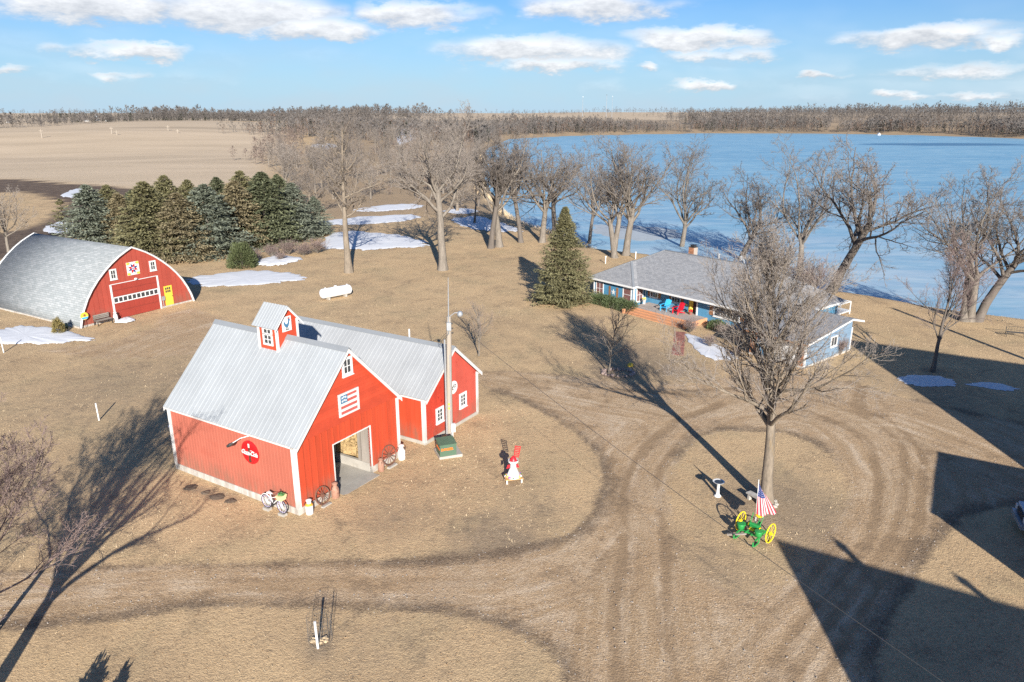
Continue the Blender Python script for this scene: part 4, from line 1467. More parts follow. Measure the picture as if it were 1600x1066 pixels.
# ------------------------------------------------------------------ the blue house
HROT = R(-50.5)
HO = Vector((8.35, 72.92, 0))
HM = Matrix.Translation(HO) @ Matrix.Rotation(HROT, 4, 'Z')
HS = lambda x, y, z: HM @ Vector((x, y, z))
house = thing('blue_house', 'blue ranch house with grey shingled hip roof and attached garage', 'house', HO, HROT)
EZ = 2.14
FY, RY = 1.65, 1.25                     # porch facade and right-hand facade
part('foundation', M['concrete'], house, lambda m: (m.box(-.04, 5.29, -.04, 9.8, -.3, .14), m.box(5.29, 20.5, RY - .04, 9.8, -.3, .137)))


def hwall(m):
    m.box(0, 5.25, 0, .15, .14, EZ)
    m.box(0, .15, .15, 9.75, .14, EZ - .02)
    m.box(5.10, 5.25, .15, FY, .14, EZ)
    m.box(5.10, 11.70, FY, FY + .15, .13, EZ)
    m.box(11.70, 11.85, RY, FY + .15, .13, EZ)
    m.box(11.85, 20.5, RY, RY + .15, .13, EZ)
    m.box(20.35, 20.5, RY + .15, 9.75, .13, EZ)
    m.box(.15, 20.35, 9.60, 9.75, .13, EZ)


part('wall', M['blue'], house, hwall)
vboards(house, .06, 5.19, .145, EZ - .1, .42, 'blue', y=0, th=.016, name='siding_board')
vboards(house, 5.28, 11.62, .145, EZ - .1, .42, 'blue', y=FY, th=.016, name='siding_board', holes=((10.60, 11.62, 0, 2.02),))
vboards(house, 11.90, 20.4, .145, EZ - .1, .42, 'blue', y=RY, th=.016, name='siding_board')
for (x, y) in ((0, 0), (5.25, 0), (11.76, RY), (20.47, RY)):
    corner_trim(house, x + .01, y + .01, .13, EZ - .06, .15, 'white_clean')
corner_trim(house, 5.33, FY - .02, .13, EZ - .06, .09, 'white_clean')

# hip roof
e0, s_ = 2.2, .558
zr = e0 + s_ * 5.02
faces = [[(-.45, -.45, e0), (2.57, 2.57, e0 + s_ * 3.02), (2.57, 3.17, e0 + s_ * 3.02), (4.57, 5.17, zr), (-.45, 10.19, e0)][::-1],
         [(-.45, -.45, e0), (5.59, -.45, e0), (2.57, 2.57, e0 + s_ * 3.02)],
         [(5.59, -.45, e0), (5.59, .15, e0), (2.57, 3.17, e0 + s_ * 3.02), (2.57, 2.57, e0 + s_ * 3.02)],
         [(5.59, .15, e0), (21.0, .15, e0), (15.98, 5.17, zr), (4.57, 5.17, zr), (2.57, 3.17, e0 + s_ * 3.02)],
         [(21.0, .15, e0), (21.0, 10.19, e0), (15.98, 5.17, zr)],
         [(21.0, 10.19, e0), (-.45, 10.19, e0), (4.57, 5.17, zr), (15.98, 5.17, zr)]]
rm_ = MB()
for f in faces:
    rm_.face(f)
hroof = rm_.build('roof', M['shingle'], house)
uv_faces(hroof, None)
part('soffit', M['white_clean'], house, lambda m: (m.box(-.42, 5.56, -.42, 10.16, EZ + .002, EZ + .03), m.box(5.56, 20.97, .18, 10.16, EZ + .002, EZ + .03)))
for dims in ((-.46, 5.60, -.47, -.44), (5.58, 5.61, -.44, .16), (5.61, 21.01, .13, .16), (-.47, -.44, -.44, 10.2), (20.99, 21.02, .16, 10.2), (-.44, 20.99, 10.18, 10.21)):
    bpart('fascia', M['white_clean'], house, *dims, e0 - .17, e0 + .012)
# ridge and hip caps
for a_, b_ in (((4.57, 5.17, zr), (15.98, 5.17, zr)), ((4.57, 5.17, zr), (2.57, 3.17, e0 + s_ * 3.02)), ((2.57, 2.57, e0 + s_ * 3.02), (-.45, -.45, e0)), ((2.57, 2.57, e0 + s_ * 3.02), (5.59, -.45, e0)), ((15.98, 5.17, zr), (21.0, .15, e0)), ((2.57, 2.57, e0 + s_ * 3.02), (2.57, 3.17, e0 + s_ * 3.02))):
    part('ridge_cap', M['ridge_cap'], house, lambda m: m.beam(Vector(a_) + Vector((0, 0, .004)), Vector(b_) + Vector((0, 0, .004)), .22, .03))
# chimney of single bricks courses
chm = part('chimney', M['mortar'], house, lambda m: (m.box(7.02, 7.62, 5.72, 6.32, 4.2, 5.55),))
for k in range(12):
    z = 4.36 + k * .10
    for (xa, xb, ya, yb) in ((7.00, 7.64, 5.70, 5.715), (7.00, 7.015, 5.72, 6.34)):
        for j in range(3):
            if xb - xa > .1:
                w = .64 / 3
                bpart('brick', M['brick'], chm, xa + j * w + .008, xa + (j + 1) * w - .008, ya, yb + .004, z, z + .085)
            else:
                w = .62 / 3
                bpart('brick', M['brick'], chm, xa, xb + .004, ya + j * w + .008, ya + (j + 1) * w - .008, z, z + .085)
part('chimney_cap', M['dark'], chm, lambda m: (m.box(6.98, 7.66, 5.68, 6.36, 5.551, 5.60), m.box(7.12, 7.52, 5.82, 6.22, 5.60, 5.74), m.box(7.02, 7.62, 5.72, 6.32, 5.741, 5.78)))
part('vent_pipe', M['galv'], house, lambda m: (m.tube([(9.4, 7.3, 3.6), (9.4, 7.3, 4.95)], .11, 10), m.tube([(9.4, 7.3, 4.951), (9.4, 7.3, 5.08)], .16, 10)))
part('dish', M['white_clean'], house, lambda m: (m.tube([(13.4, 5.6, zr - .3), (13.4, 5.4, zr + .35)], .03, 6), m.tube([(13.4, 5.3, zr + .40), (13.35, 5.1, zr + .46)], [.08, .26], 12)))
# windows
window(house, (.80, -.02, .62), 0, .86, 1.10, 2, 2, .09, 'curtain')
window(house, (4.45, -.02, .62), 0, .92, 1.16, 1, 2, .11, 'curtain')
window(house, (5.25 + .003, .86, .62), math.pi / 2, .80, 1.20, 2, 2, .10, 'curtain')
window(house, (6.42, FY - .018, 1.10), 0, .82, .80, 3, 2, .09, 'glass')
window(house, (9.05, FY - .018, 1.10), 0, .88, .80, 3, 2, .09, 'glass')
window(house, (14.9, RY - .018, .86), 0, 2.5, .92, 4, 2, .10, 'glass')


def shutter(x, y, z, w, h):
    sh = bpart('shutter', M['wood_brown'], house, x, x + w, y - .035, y - .017, z, z + h)
    for zz in (z + .1, z + h - .18):
        bpart('shutter_batten', M['wood_brown'], sh, x, x + w, y - .048, y - .0352, zz, zz + .08)


for x in (5.64, 6.92, 8.24, 9.60):
    shutter(x, FY, 1.05, .32, .92)
for x in (13.1, 16.28):
    shutter(x, RY, .80, .40, 1.05)
shutter(2.02, 0, .62, .26, 1.02)
shutter(3.02, 0, .62, .26, 1.02)
orn = part('wall_star', M['white_clean'], house, lambda m: m.prism([(2.65 + (.32 if k % 2 == 0 else .12) * math.cos(math.pi / 2 + k * math.pi / 5), -.03, 1.12 + (.32 if k % 2 == 0 else .12) * math.sin(math.pi / 2 + k * math.pi / 5)) for k in range(10)], (0, -.02, 0)))
# front door, standing ajar
hd = part('door', M['yellow'], house, lambda m: (m.box(10.66, 11.05, FY - .10, FY - .02, .47, 2.0),))
part('door_frame', M['yellow'], house, lambda m: (m.box(10.56, 10.65, FY - .06, FY, .46, 2.06), m.box(11.56, 11.64, FY - .06, FY, .46, 2.06), m.box(10.56, 11.64, FY - .06, FY, 2.0, 2.08)))
part('doorway', M['glass'], house, lambda m: m.box(11.06, 11.55, FY - .03, FY - .002, .47, 2.0))  # flat dark sheet on the wall, its colour stands for the unlit hall
part('house_number_plate', M['petal_yellow'], house, lambda m: m.tube([(10.28, FY - .03, 1.05), (10.28, FY - .05, 1.05)], .12, 14))
# porch: cedar deck with wide steps, single boards
nb2 = 12
for i in range(nb2):
    y0 = -.92 + i * (FY + .88) / nb2
    bpart('deck_board', M['deck_top'], house, 5.9, 12.9, y0 + .006, y0 + (FY + .88) / nb2 - .006, .42, .455)
part('deck_rim', M['deck'], house, lambda m: (m.box(5.86, 12.94, -.96, -.925, .26, .452), m.box(5.86, 5.895, -.924, FY, .0, .452), m.box(12.905, 12.94, -.924, RY, .0, .452)))
for k in range(3):
    z = .33 - k * .12
    y = -.97 - k * .38
    for j in range(2):
        bpart('step_board', M['deck'], house, 5.95, 13.0, y - .19 * (j + 1) + .005, y - .19 * j - .005, z - .04, z)
    bpart('riser', M['deck'], house, 5.97, 12.98, y - .375, y - .355, max(z - .155, .0), z - .042)
part('deck_post', M['deck'], house, lambda m: (m.box(5.84, 6.06, -2.2, -1.98, 0, .42), m.box(12.9, 13.12, -2.2, -1.98, 0, .42)))
# garage wing
GX0, GX1, GY0, GY1 = 20.5, 25.1, -3.65, 3.1
part('garage_foundation', M['concrete_white'], house, lambda m: m.box(GX0 - .03, GX1 + .05, GY0 - .05, GY1, -.3, .16))
part('garage_wall', M['pale_blue'], house, lambda m: (m.box(GX0, 21.95, GY0, GY0 + .15, .16, 1.98), m.box(24.45, GX1, GY0, GY0 + .15, .16, 1.98), m.box(21.95, 24.45, GY0, GY0 + .15, 1.72, 1.98), m.box(GX1 - .15, GX1, GY0 + .15, GY1, .16, 1.98), m.box(GX0, GX0 + .15, GY0 + .15, GY1, .16, 1.98), m.box(GX0 + .15, GX1 - .15, GY1 - .15, GY1, .16, 1.98)))
npl = 9
for i in range(npl):
    z = .17 + i * .2
    bpart('lap_board', M['pale_blue'], house, GX1 + .002, GX1 + .03, GY0 + .06, GY1 - .04, z, z + .194)
for k in range(14):
    z = .17 + k * .112
    for (xa, xb) in ((GX0 + .02, GX0 + .58), (24.50, 25.04)):
        nbk = 2
        off = .5 * (k % 2)
        edges = sorted({0.0, 1.0} | {(j + off) / nbk for j in range(nbk + 1) if 0 < (j + off) / nbk < 1})
        for u, v in zip(edges[:-1], edges[1:]):
            bpart('brick', M['brick'], house, xa + (xb - xa) * u + .008, xa + (xb - xa) * v - .008, GY0 - .06, GY0 - .003, z, z + .098)
gdr = bpart('garage_door', M['white_clean'], house, 22.0, 24.40, GY0 + .02, GY0 + .05, .03, 1.72)
for k in range(4):
    bpart('door_section', M['white_clean'], gdr, 22.04, 24.36, GY0 - .002, GY0 + .019, .06 + k * .415, .06 + k * .415 + .39)
part('door_frame', M['white_clean'], house, lambda m: (m.box(21.86, 21.99, GY0 - .05, GY0 + .01, .0, 1.76), m.box(24.41, 24.49, GY0 - .05, GY0 + .01, .0, 1.76), m.box(21.99, 24.41, GY0 - .05, GY0 - .003, 1.70, 1.78)))
part('side_door', M['sign_blue'], house, lambda m: m.box(21.2, 21.78, GY0 - .03, GY0 - .002, .1, 1.70))
corner_trim(house, GX1, GY0 - .0, .14, 1.96, .13, 'white_clean')
corner_trim(house, GX1, GY1 - .03, .14, 1.96, .13, 'white_clean')
window(house, (GX1 + .032, .35, 1.02), math.pi / 2, .80, .66, 2, 1, .09, 'glass')
ga = MB()
gz0, gz1, gyr = 2.04, 2.86, 2.3
ga.face([(20.15, -4.2, gz0), (25.50, -4.2, gz0), (25.50, gyr, gz1), (20.15, gyr, gz1)])
ga.face([(20.15, gyr, gz1), (25.50, gyr, gz1), (25.50, 4.2, 2.4), (20.15, 4.2, 2.4)])
gro = ga.build('garage_roof', M['shingle'], house)
uv_faces(gro, None)
part('garage_fascia', M['wood_brown'], house, lambda m: m.box(20.15, 25.50, -4.225, -4.195, gz0 - .15, gz0 - .004))
part('garage_rake', M['white_clean'], house, lambda m: m.prism([(25.48, -4.19, gz0 - .006), (25.48, gyr, gz1 - .006), (25.48, gyr, gz1 - .15), (25.48, -4.19, gz0 - .15)], (.03, 0, 0)))
part('garage_rake', M['white_clean'], house, lambda m: m.prism([(25.48, gyr + .001, gz1 - .006), (25.48, 4.2, 2.394), (25.48, 4.2, 2.25), (25.48, gyr + .001, gz1 - .15)], (.03, 0, 0)))
part('garage_gable', M['pale_blue'], house, lambda m: m.prism([(GX1 - .10, GY0, 1.981), (GX1 - .10, GY1, 1.981), (GX1 - .10, GY1, 2.62), (GX1 - .10, gyr, 2.82), (GX1 - .10, GY0, 2.07)], (.09, 0, 0)))
part('garage_soffit', M['white_clean'], house, lambda m: m.box(20.2, GX1 - .11, -4.18, 3.0, 1.985, 2.0))
# white rail of the back deck
part('back_rail', M['white_clean'], house, lambda m: (m.box(19.6, 19.68, 10.3, 14.0, 1.2, 1.28), m.box(19.6, 19.68, 13.92, 14.0, -.4, 1.28), m.box(19.6, 19.68, 10.3, 10.38, -.4, 1.28), m.box(19.6, 19.68, 12.0, 12.08, -.4, 1.2), m.box(16, 19.6, 13.92, 14.0, 1.2, 1.28), m.box(16, 19.7, 10.3, 14.0, .3, .42)))
# brick path to the porch steps, single pavers
path = thing('brick_path', 'red brick path leading up to the porch steps', 'path', (at(1068, 519).x, at(1068, 519).y, 0), R(-14))
path['kind'] = 'structure'
del path['category']
pvm = MB().box(-.145, .145, -.095, .095, -.05, .022).mesh('paver', M['paver'])
rg = random.Random(11)
for i in range(32):
    for j in range(3):
        o = bpy.data.objects.new('paver', pvm)
        o.location = (-.62 + j * .31 + (.15 if i % 2 else 0) * .3 + rg.uniform(-.01, .01) , -.1 - i * .205, rg.uniform(-.006, .008))
        o.rotation_euler = (0, 0, rg.uniform(-.05, .05))
        link(o, path)

# ------------------------------------------------------------------ farm buildings beside and behind the drone: they shade the yard on the right
EX = Vector((math.cos(R(-31.3)), math.sin(R(-31.3)), 0))          # along the farm grid
NX = Vector((math.cos(R(58.7)), math.sin(R(58.7)), 0))
SH = lambda p, h: Vector((p[0] - SHX * h, p[1] - SHY * h, h))       # the point at height h whose shadow falls on p


def farm_barn(name, label, apex, ridge_z, eave_z, half, length, wall, roofm, asym=None, cat='barn'):
    """ridge along EX starting over apex (plan), gable facing -EX"""
    t = thing(name, label, cat, (apex.x, apex.y, 0), R(-31.3))
    hw = half
    m = MB()
    m.box(0, .2, -hw, hw, 0, eave_z)
    m.box(length - .2, length, -hw, hw, 0, eave_z)
    m.box(.2, length - .2, -hw, -hw + .2, 0, eave_z)
    m.box(.2, length - .2, hw - .2, hw, 0, eave_z)
    for x in (0, length - .2):
        m.prism([(x, -hw, eave_z + .002), (x, hw, eave_z + .002), (x, 0, ridge_z - .05)], (.2, 0, 0))
    m.build('wall', M[wall], t)
    a = math.atan2(ridge_z - eave_z, hw)
    L = (hw + .25) / math.cos(a)
    for s in (-1, 1):
        roof_panels(t, (-.3, 0, ridge_z), (0, s * math.cos(a), -math.sin(a)), (1, 0, 0), L, length + .6, 1.0, roofm, 3)
    part('door', M['white'], t, lambda m: m.box(-.05, -.003, -1.6, 1.6, .05, min(3.2, eave_z - .2)))
    for y in (-hw + 1.2, hw - 1.2):
        window(t, (-.003, y, 1.4), -math.pi / 2, .7, .9, 2, 2, .1)
    return t


A1 = SH(G(1222, 845), 8.5)
farm1 = farm_barn('machine_shed', 'red gabled machine shed with two roof vents near the drone', A1, 8.5, 5.0, 4.2, 16, 'red_front', 'metal_roof', cat='shed')
for (tip, base) in (((1304, 844), (1340, 880)), ((1491, 900), (1535, 934))):
    b = SH(G(*base), 8.5)
    tp = G(*tip)
    hh = math.hypot(tp[0] - G(*base)[0], tp[1] - G(*base)[1]) / math.hypot(SHX, SHY) + .05
    x = (b - Vector((A1.x, A1.y, 8.5))).dot(EX)
    part('roof_vent', M['galv'], farm1, lambda m: (m.tube([(x, 0, 8.3), (x, 0, 8.5 + hh * .6)], .16, 10), m.tube([(x, 0, 8.5 + hh * .6), (x, 0, 8.5 + hh)], [.26, .03], 10)))
A3 = SH(G(1320, 530), 12.0)
farm3 = farm_barn('big_farm_barn', 'big red hay barn with steep metal roof beside the yard', A3, 12.0, 4.4, 6.8, 22, 'red_front', 'metal_roof')
# low flat-roofed lean-to in front of the big barn
B2 = SH(G(1455, 800), 4.6)
sh2 = thing('cattle_shed', 'low flat roofed red shed against the big barn', 'shed', (B2.x, B2.y, 0), R(-31.3))
part('wall', M['red_front'], sh2, lambda m: (m.box(0, 4.6, 0, .15, 0, 4.5), m.box(0, 4.6, 7.35, 7.5, 0, 4.5), m.box(0, .15, .15, 7.35, 0, 4.5), m.box(4.45, 4.6, .15, 7.35, 0, 4.5)))
part('roof', M['metal_roof'], sh2, lambda m: m.box(-.05, 4.6, -.05, 7.55, 4.501, 4.62))
part('door', M['white'], sh2, lambda m: m.box(-.05, -.003, 2, 5, .05, 3.2))
# ------------------------------------------------------------------ bare trees: vectorised branching, level by level
def unit(a):
    return a / np.maximum(np.linalg.norm(a, axis=-1, keepdims=True), 1e-9)


def grow(rng, P, D, L, R0, seg, wob_, trop, rend):
    N = len(P)
    pts = np.zeros((N, seg + 1, 3))
    pts[:, 0] = P
    d = unit(D)
    p = P.copy()
    for i in range(seg):
        d = unit(d + rng.normal(0, wob_, (N, 3)) + np.array([0, 0, trop]))
        p = p + d * (L / seg)[:, None]
        pts[:, i + 1] = p
    t = np.linspace(0, 1, seg + 1)[None, :]
    rad = R0[:, None] * (1 - t * (1 - rend))
    return pts, rad


def spawn(rng, pts, rad, L, k, t0, t1, ang, asd, ratio, rr, top=0.55, flat=0.0, early=1.0):
    N, S1, _ = pts.shape
    S = S1 - 1
    t = t0 + (t1 - t0) * ((np.arange(k)[None, :] + rng.uniform(.1, .9, (N, k))) / k) ** early
    idx = np.minimum((t * S).astype(int), S - 1)
    fr = t * S - idx
    n = np.arange(N)[:, None]
    A, B = pts[n, idx], pts[n, idx + 1]
    pos = A + (B - A) * fr[..., None]
    tan = unit(B - A)
    r = rad[n, idx] * (1 - fr) + rad[n, idx + 1] * fr
    ref = np.where(np.abs(tan[..., 2:3]) > .9, np.array([1., 0, 0]), np.array([0, 0, 1.]))
    s = unit(np.cross(tan, ref))
    q = np.cross(tan, s)
    az_ = rng.uniform(0, 6.283, (N, 1)) + np.arange(k)[None, :] * 2.399 + rng.normal(0, .4, (N, k))
    a = np.radians(rng.normal(ang, asd, (N, k)))
    perp = s * np.cos(az_)[..., None] + q * np.sin(az_)[..., None]
    perp[..., 2] += flat
    d = unit(tan * np.cos(a)[..., None] + perp * np.sin(a)[..., None])
    ln = (L[:, None] * ratio * (1 - (1 - top) * (t - t0) / max(t1 - t0, 1e-6)) * rng.uniform(.7, 1.25, (N, k)))
    return pos.reshape(-1, 3), d.reshape(-1, 3), ln.ravel(), np.minimum((r * rr).ravel(), r.ravel() * .9)


def tubes(pts, rad, n):
    N, S1, _ = pts.shape
    tan = np.zeros_like(pts)
    tan[:, 1:-1] = pts[:, 2:] - pts[:, :-2]
    tan[:, 0] = pts[:, 1] - pts[:, 0]
    tan[:, -1] = pts[:, -1] - pts[:, -2]
    tan = unit(tan)
    main = unit(pts[:, -1] - pts[:, 0])[:, None, :]
    ref = np.where(np.abs(main[..., 2:3]) > .85, np.array([1., .2, 0]), np.array([0, 0, 1.]))
    ref = np.broadcast_to(ref, pts.shape)
    s = unit(np.cross(tan, ref))
    q = np.cross(tan, s)
    a = np.arange(n) * 2 * np.pi / n
    ring = s[:, :, None, :] * np.cos(a)[None, None, :, None] + q[:, :, None, :] * np.sin(a)[None, None, :, None]
    V = pts[:, :, None, :] + ring * rad[:, :, None, None]
    base = (np.arange(N) * S1 * n)[:, None, None] + (np.arange(S1 - 1) * n)[None, :, None]
    k = np.arange(n)[None, None, :]
    k2 = (k + 1) % n
    Fq = np.stack([base + k, base + k2, base + n + k2, base + n + k], -1).reshape(-1, 4)
    return V.reshape(-1, 3), Fq


def ribbons(rng, pts, rad):
    N, S1, _ = pts.shape
    tan = unit(pts[:, -1] - pts[:, 0])
    s = unit(np.cross(tan, rng.normal(0, 1, (N, 3))))[:, None, :]
    V = np.stack([pts - s * rad[..., None], pts + s * rad[..., None]], 2)
    b = (np.arange(N) * S1 * 2)[:, None] + (np.arange(S1 - 1) * 2)[None, :]
    Fq = np.stack([b, b + 1, b + 3, b + 2], -1).reshape(-1, 4)
    return V.reshape(-1, 3), Fq


def merge(parts_):
    V, Fq, o = [], [], 0
    for v, f in parts_:
        V.append(v)
        Fq.append(f + o)
        o += len(v)
    return np.concatenate(V), np.concatenate(Fq)


def bare_tree(seed, H, trunk_h, r0, limbs, lim_ang, lim_len, lv, lean=(0, 0), leader=True, trop=.05, twig_r=.008, wobt=.03, forks=None, limb_t=(.55, 1.0), limb_trop=None, flare=1.35, gnarl=.13, early=1.0):
    """returns (trunk mesh data, crown mesh data); lv = list of (children, length ratio, angle) for the finer branch levels"""
    rng = np.random.default_rng(seed)
    stems = forks or [(lean[0], lean[1], 1.0)]
    P = np.zeros((len(stems), 3))
    D = np.array([(a, b, 1.0) for a, b, _ in stems])
    for i in range(len(stems)):
        if len(stems) > 1:
            P[i, :2] = rng.normal(0, r0 * .5, 2)
    Lt = np.array([(H * .80 if leader else trunk_h) * s for _, _, s in stems])
    tp, trd = grow(rng, P, D, Lt, np.full(len(stems), r0), 12, wobt, .02, .16 if leader else .62)
    trd[:, 0] *= flare
    trd[:, 1] *= 1 + (flare - 1) * .25
    wood = [tubes(tp, trd, 9)]
    t0 = trunk_h / (H * .80) if leader else limb_t[0]
    pos, d, ln, rr = spawn(rng, tp, trd, np.full(len(stems), lim_len * H), limbs, t0, .98 if leader else 1.0, lim_ang if not isinstance(lim_ang, tuple) else np.linspace(lim_ang[0], lim_ang[1], limbs)[None, :], 8 if isinstance(lim_ang, tuple) else 11, 1.0, .50 if leader else .55, top=.5 if leader else .9, early=early)
    if limb_trop is None:
        limb_trop = trop * 1.6
    lp_, lr_ = grow(rng, pos, d, ln, np.maximum(rr, .03), 9, gnarl, limb_trop, .15)
    wood.append(tubes(lp_, lr_, 6))
    cur_p, cur_r, cur_l = lp_, lr_, ln
    crown = []
    for li, (k, ratio, ang) in enumerate(lv):
        pos, d, l2, rr = spawn(rng, cur_p, cur_r, cur_l, k, .18 if li == 0 else .12, 1.0, ang, 14, ratio, .58, top=.55, flat=.15)
        last = li == len(lv) - 1
        seg = 6 if li == 0 else (3 if not last else 2)
        rr = np.maximum(rr, twig_r * (1.0 if last else 1.5))
        cp, cr = grow(rng, pos, d, l2, rr, seg, .15 if not last else .17, trop * (1 if not last else .6), .35)
        if li == 0:
            wood.append(tubes(cp, cr, 5))
        else:
            crown.append(ribbons(rng, cp, cr) if last else tubes(cp, cr, 4 if li == 1 else 3))
        cur_p, cur_r, cur_l = cp, cr, l2
    return merge(wood), merge(crown)


TREE_MESH = {}


def tree_mesh(key, bark='bark', twig='twig', **kw):
    if key not in TREE_MESH:
        (wv, wf), (cv, cf) = bare_tree(**kw)
        TREE_MESH[key] = (quads_mesh('trunk', wv, wf, M[bark], smooth=True), quads_mesh('crown', cv, cf, M[twig], smooth=True))
    return TREE_MESH[key]


def put_tree(name, label, key, loc, s=1.0, rz=0.0, group=None, cat='tree', sz=None):
    t = thing(name, label, cat, loc, rz, group)
    t.scale = (s, s, sz or s)
    for nm, me in zip(('trunk', 'crown'), TREE_MESH[key]):
        link(bpy.data.objects.new(nm, me), t)
    return t


# kinds of tree
OAK = [(8, .50, 48), (7, .46, 48), (5, .50, 44), (4, .70, 42)]
tree_mesh('oakA', 'bark', 'twig', seed=11, H=14, trunk_h=4.2, r0=.30, limbs=9, lim_ang=42, lim_len=.44, lv=OAK, leader=False, trop=.05, limb_t=(.62, 1.0), lean=(.05, .02), gnarl=.155)
tree_mesh('oakB', 'bark', 'twig', seed=23, H=14, trunk_h=4.8, r0=.32, limbs=5, lim_ang=34, lim_len=.50, lv=OAK, leader=False, trop=.06, limb_t=(.72, 1.0), forks=[(.12, .05, 1.0), (-.14, .1, .9)], gnarl=.155)
tree_mesh('oakC', 'bark_dark', 'twig', seed=37, H=14, trunk_h=5.0, r0=.28, limbs=8, lim_ang=46, lim_len=.42, lv=OAK, leader=False, trop=.04, limb_t=(.6, 1.0), lean=(.26, .0), wobt=.06, gnarl=.155)
tree_mesh('oakV', 'bark', 'twig', seed=41, H=15, trunk_h=4.5, r0=.33, limbs=8, lim_ang=30, lim_len=.58, lv=[(8, .44, 44), (7, .46, 44), (6, .48, 42), (5, .62, 40)], leader=False, trop=.07, limb_t=(.75, 1.0), gnarl=.155)
tree_mesh('oakD', 'bark_dark', 'twig', seed=53, H=14, trunk_h=6.0, r0=.25, limbs=8, lim_ang=38, lim_len=.40, lv=OAK, leader=False, trop=.06, limb_t=(.55, 1.0), lean=(.08, -.03), wobt=.05, gnarl=.155)
tree_mesh('tall1', 'bark_pale', 'twig', seed=67, H=19, trunk_h=5.8, r0=.38, limbs=24, lim_ang=62, lim_len=.28, lv=[(7, .50, 50), (6, .48, 48), (4, .52, 44), (3, .65, 42)], leader=True, trop=.05, wobt=.02, flare=1.5)
tree_mesh('tall2', 'bark', 'twig_pale', seed=79, H=20, trunk_h=8.6, r0=.46, limbs=9, lim_ang=42, lim_len=.42, lv=[(9, .50, 52), (7, .46, 50), (6, .48, 46), (4, .65, 42)], leader=False, trop=.05, limb_t=(.62, 1.0), flare=1.45, gnarl=.155)
tree_mesh('maple', 'bark_pale', 'twig_pale', seed=87, H=13, trunk_h=3.7, r0=.28, limbs=34, lim_ang=(44, 14), lim_len=.46, lv=[(9, .46, 32), (7, .48, 34), (5, .52, 36), (3, .75, 34)], leader=True, trop=.05, twig_r=.005, limb_trop=.085, flare=1.3, early=1.2, lean=(-.12, 0))
tree_mesh('edge_maple', 'bark', 'twig_red', seed=97, H=13, trunk_h=4.2, r0=.30, limbs=14, lim_ang=24, lim_len=.60, lv=[(6, .40, 30), (5, .46, 34), (4, .52, 38), (2, .7, 34)], leader=False, trop=.05, limb_t=(.8, 1.0), twig_r=.006, limb_trop=.05)
tree_mesh('yard_tree', 'twig_red', 'twig_red', seed=101, H=10, trunk_h=2.0, r0=.13, limbs=30, lim_ang=(64, 25), lim_len=.60, lv=[(9, .46, 34), (7, .46, 36), (5, .52, 38), (3, .8, 34)], leader=True, trop=.06, twig_r=.007, limb_trop=.06)
tree_mesh('young', 'bark_dark', 'twig_red', seed=103, H=10, trunk_h=2.0, r0=.15, limbs=18, lim_ang=32, lim_len=.50, lv=[(10, .42, 34), (8, .45, 36), (5, .6, 38)], leader=True, trop=.06, twig_r=.006)
tree_mesh('sapling', 'bark', 'twig_red', seed=107, H=5, trunk_h=1.0, r0=.05, limbs=16, lim_ang=38, lim_len=.50, lv=[(8, .45, 38), (6, .55, 38)], leader=True, trop=.05, twig_r=.004, wobt=.05)
tree_mesh('shrub', 'bark', 'twig_red', seed=109, H=5, trunk_h=.8, r0=.05, limbs=7, lim_ang=30, lim_len=.55, lv=[(7, .5, 34), (6, .5, 36), (4, .65, 36)], leader=False, trop=.05, twig_r=.006, forks=[(.5, .2, 1), (-.5, .3, 1.1), (.1, -.5, .9), (-.2, .6, 1), (.6, -.4, .8), (-.6, -.3, .9)], limb_t=(.4, 1.0), flare=1.0)
for k_, sd in enumerate((211, 223, 227, 229)):
    tree_mesh('wood%d' % k_, ('bark', 'bark', 'bark_dark', 'bark_pale')[k_], ('twig', 'twig_pale', 'twig', 'twig')[k_], seed=sd, H=12, trunk_h=3.5, r0=.20, limbs=9, lim_ang=40, lim_len=.42, lv=[(7, .5, 46), (6, .48, 46), (5, .6, 42)], leader=(k_ % 2 == 0), trop=.06, twig_r=.013)


def tree_at(name, label, key, px, py, top, base_h, rz=0.0, group=None, cat='tree', wide=1.0):
    p = at(px, py)
    h = hgt(p, top) * (1.06 if 'oak' in name else 1.0)
    s = h / base_h
    return put_tree(name, label, key, p - Vector((0, 0, .1)), s * wide, rz, group, cat, sz=s)


def top_of(key):
    return max(max(v.co.z for v in me.vertices) for me in TREE_MESH[key])


TOP = {k: top_of(k) for k in TREE_MESH}
mp = at(1198, 786)
put_tree('maple_tree', 'large bare maple rising from the round lawn island in the drive', 'maple', mp - Vector((0, 0, .1)), hgt(mp, 366) / TOP['maple'] * 1.12, R(0))
OAKG = 'bare oaks along the lake shore'
LAKE_T = [('oakD', 767, 388, 200, 20, 'dark trunked shore oak beside the wood edge'), ('oakA', 780, 386, 205, 100, 'pale shore oak standing against a dark trunked one'), ('oakD', 814, 379, 222, 200, 'slim shore oak next to the spruce top, nearest the wood'),
          ('oakA', 847, 379, 222, 310, 'upright shore oak just behind the lone spruce'), ('oakC', 870, 372, 225, 130, 'dark leaning shore oak behind the lone spruce'), ('oakD', 920, 384, 262, 75, 'short crooked shore oak right beside the lone spruce'),
          ('oakB', 957, 402, 212, 30, 'big forked shore oak on the point behind the house'), ('oakA', 978, 399, 214, 250, 'straight shore oak beside the big forked one'), ('oakV', 1064, 400, 212, 60, 'vase shaped shore oak rising behind the chimney'),
          ('oakC', 1150, 420, 262, 0, 'leaning dark crowned shore oak behind the house ridge'), ('oakV', 1246, 440, 216, 150, 'broad shore oak behind the pinkish shrub'), ('oakC', 1298, 456, 215, -12, 'leaning shore oak with a sweeping right limb'),
          ('oakB', 1508, 502, 252, 95, 'multi stemmed shore oak near the iron bench'), ('oakC', 1526, 502, 275, 10, 'shore oak leaning away from the multi stemmed one')]
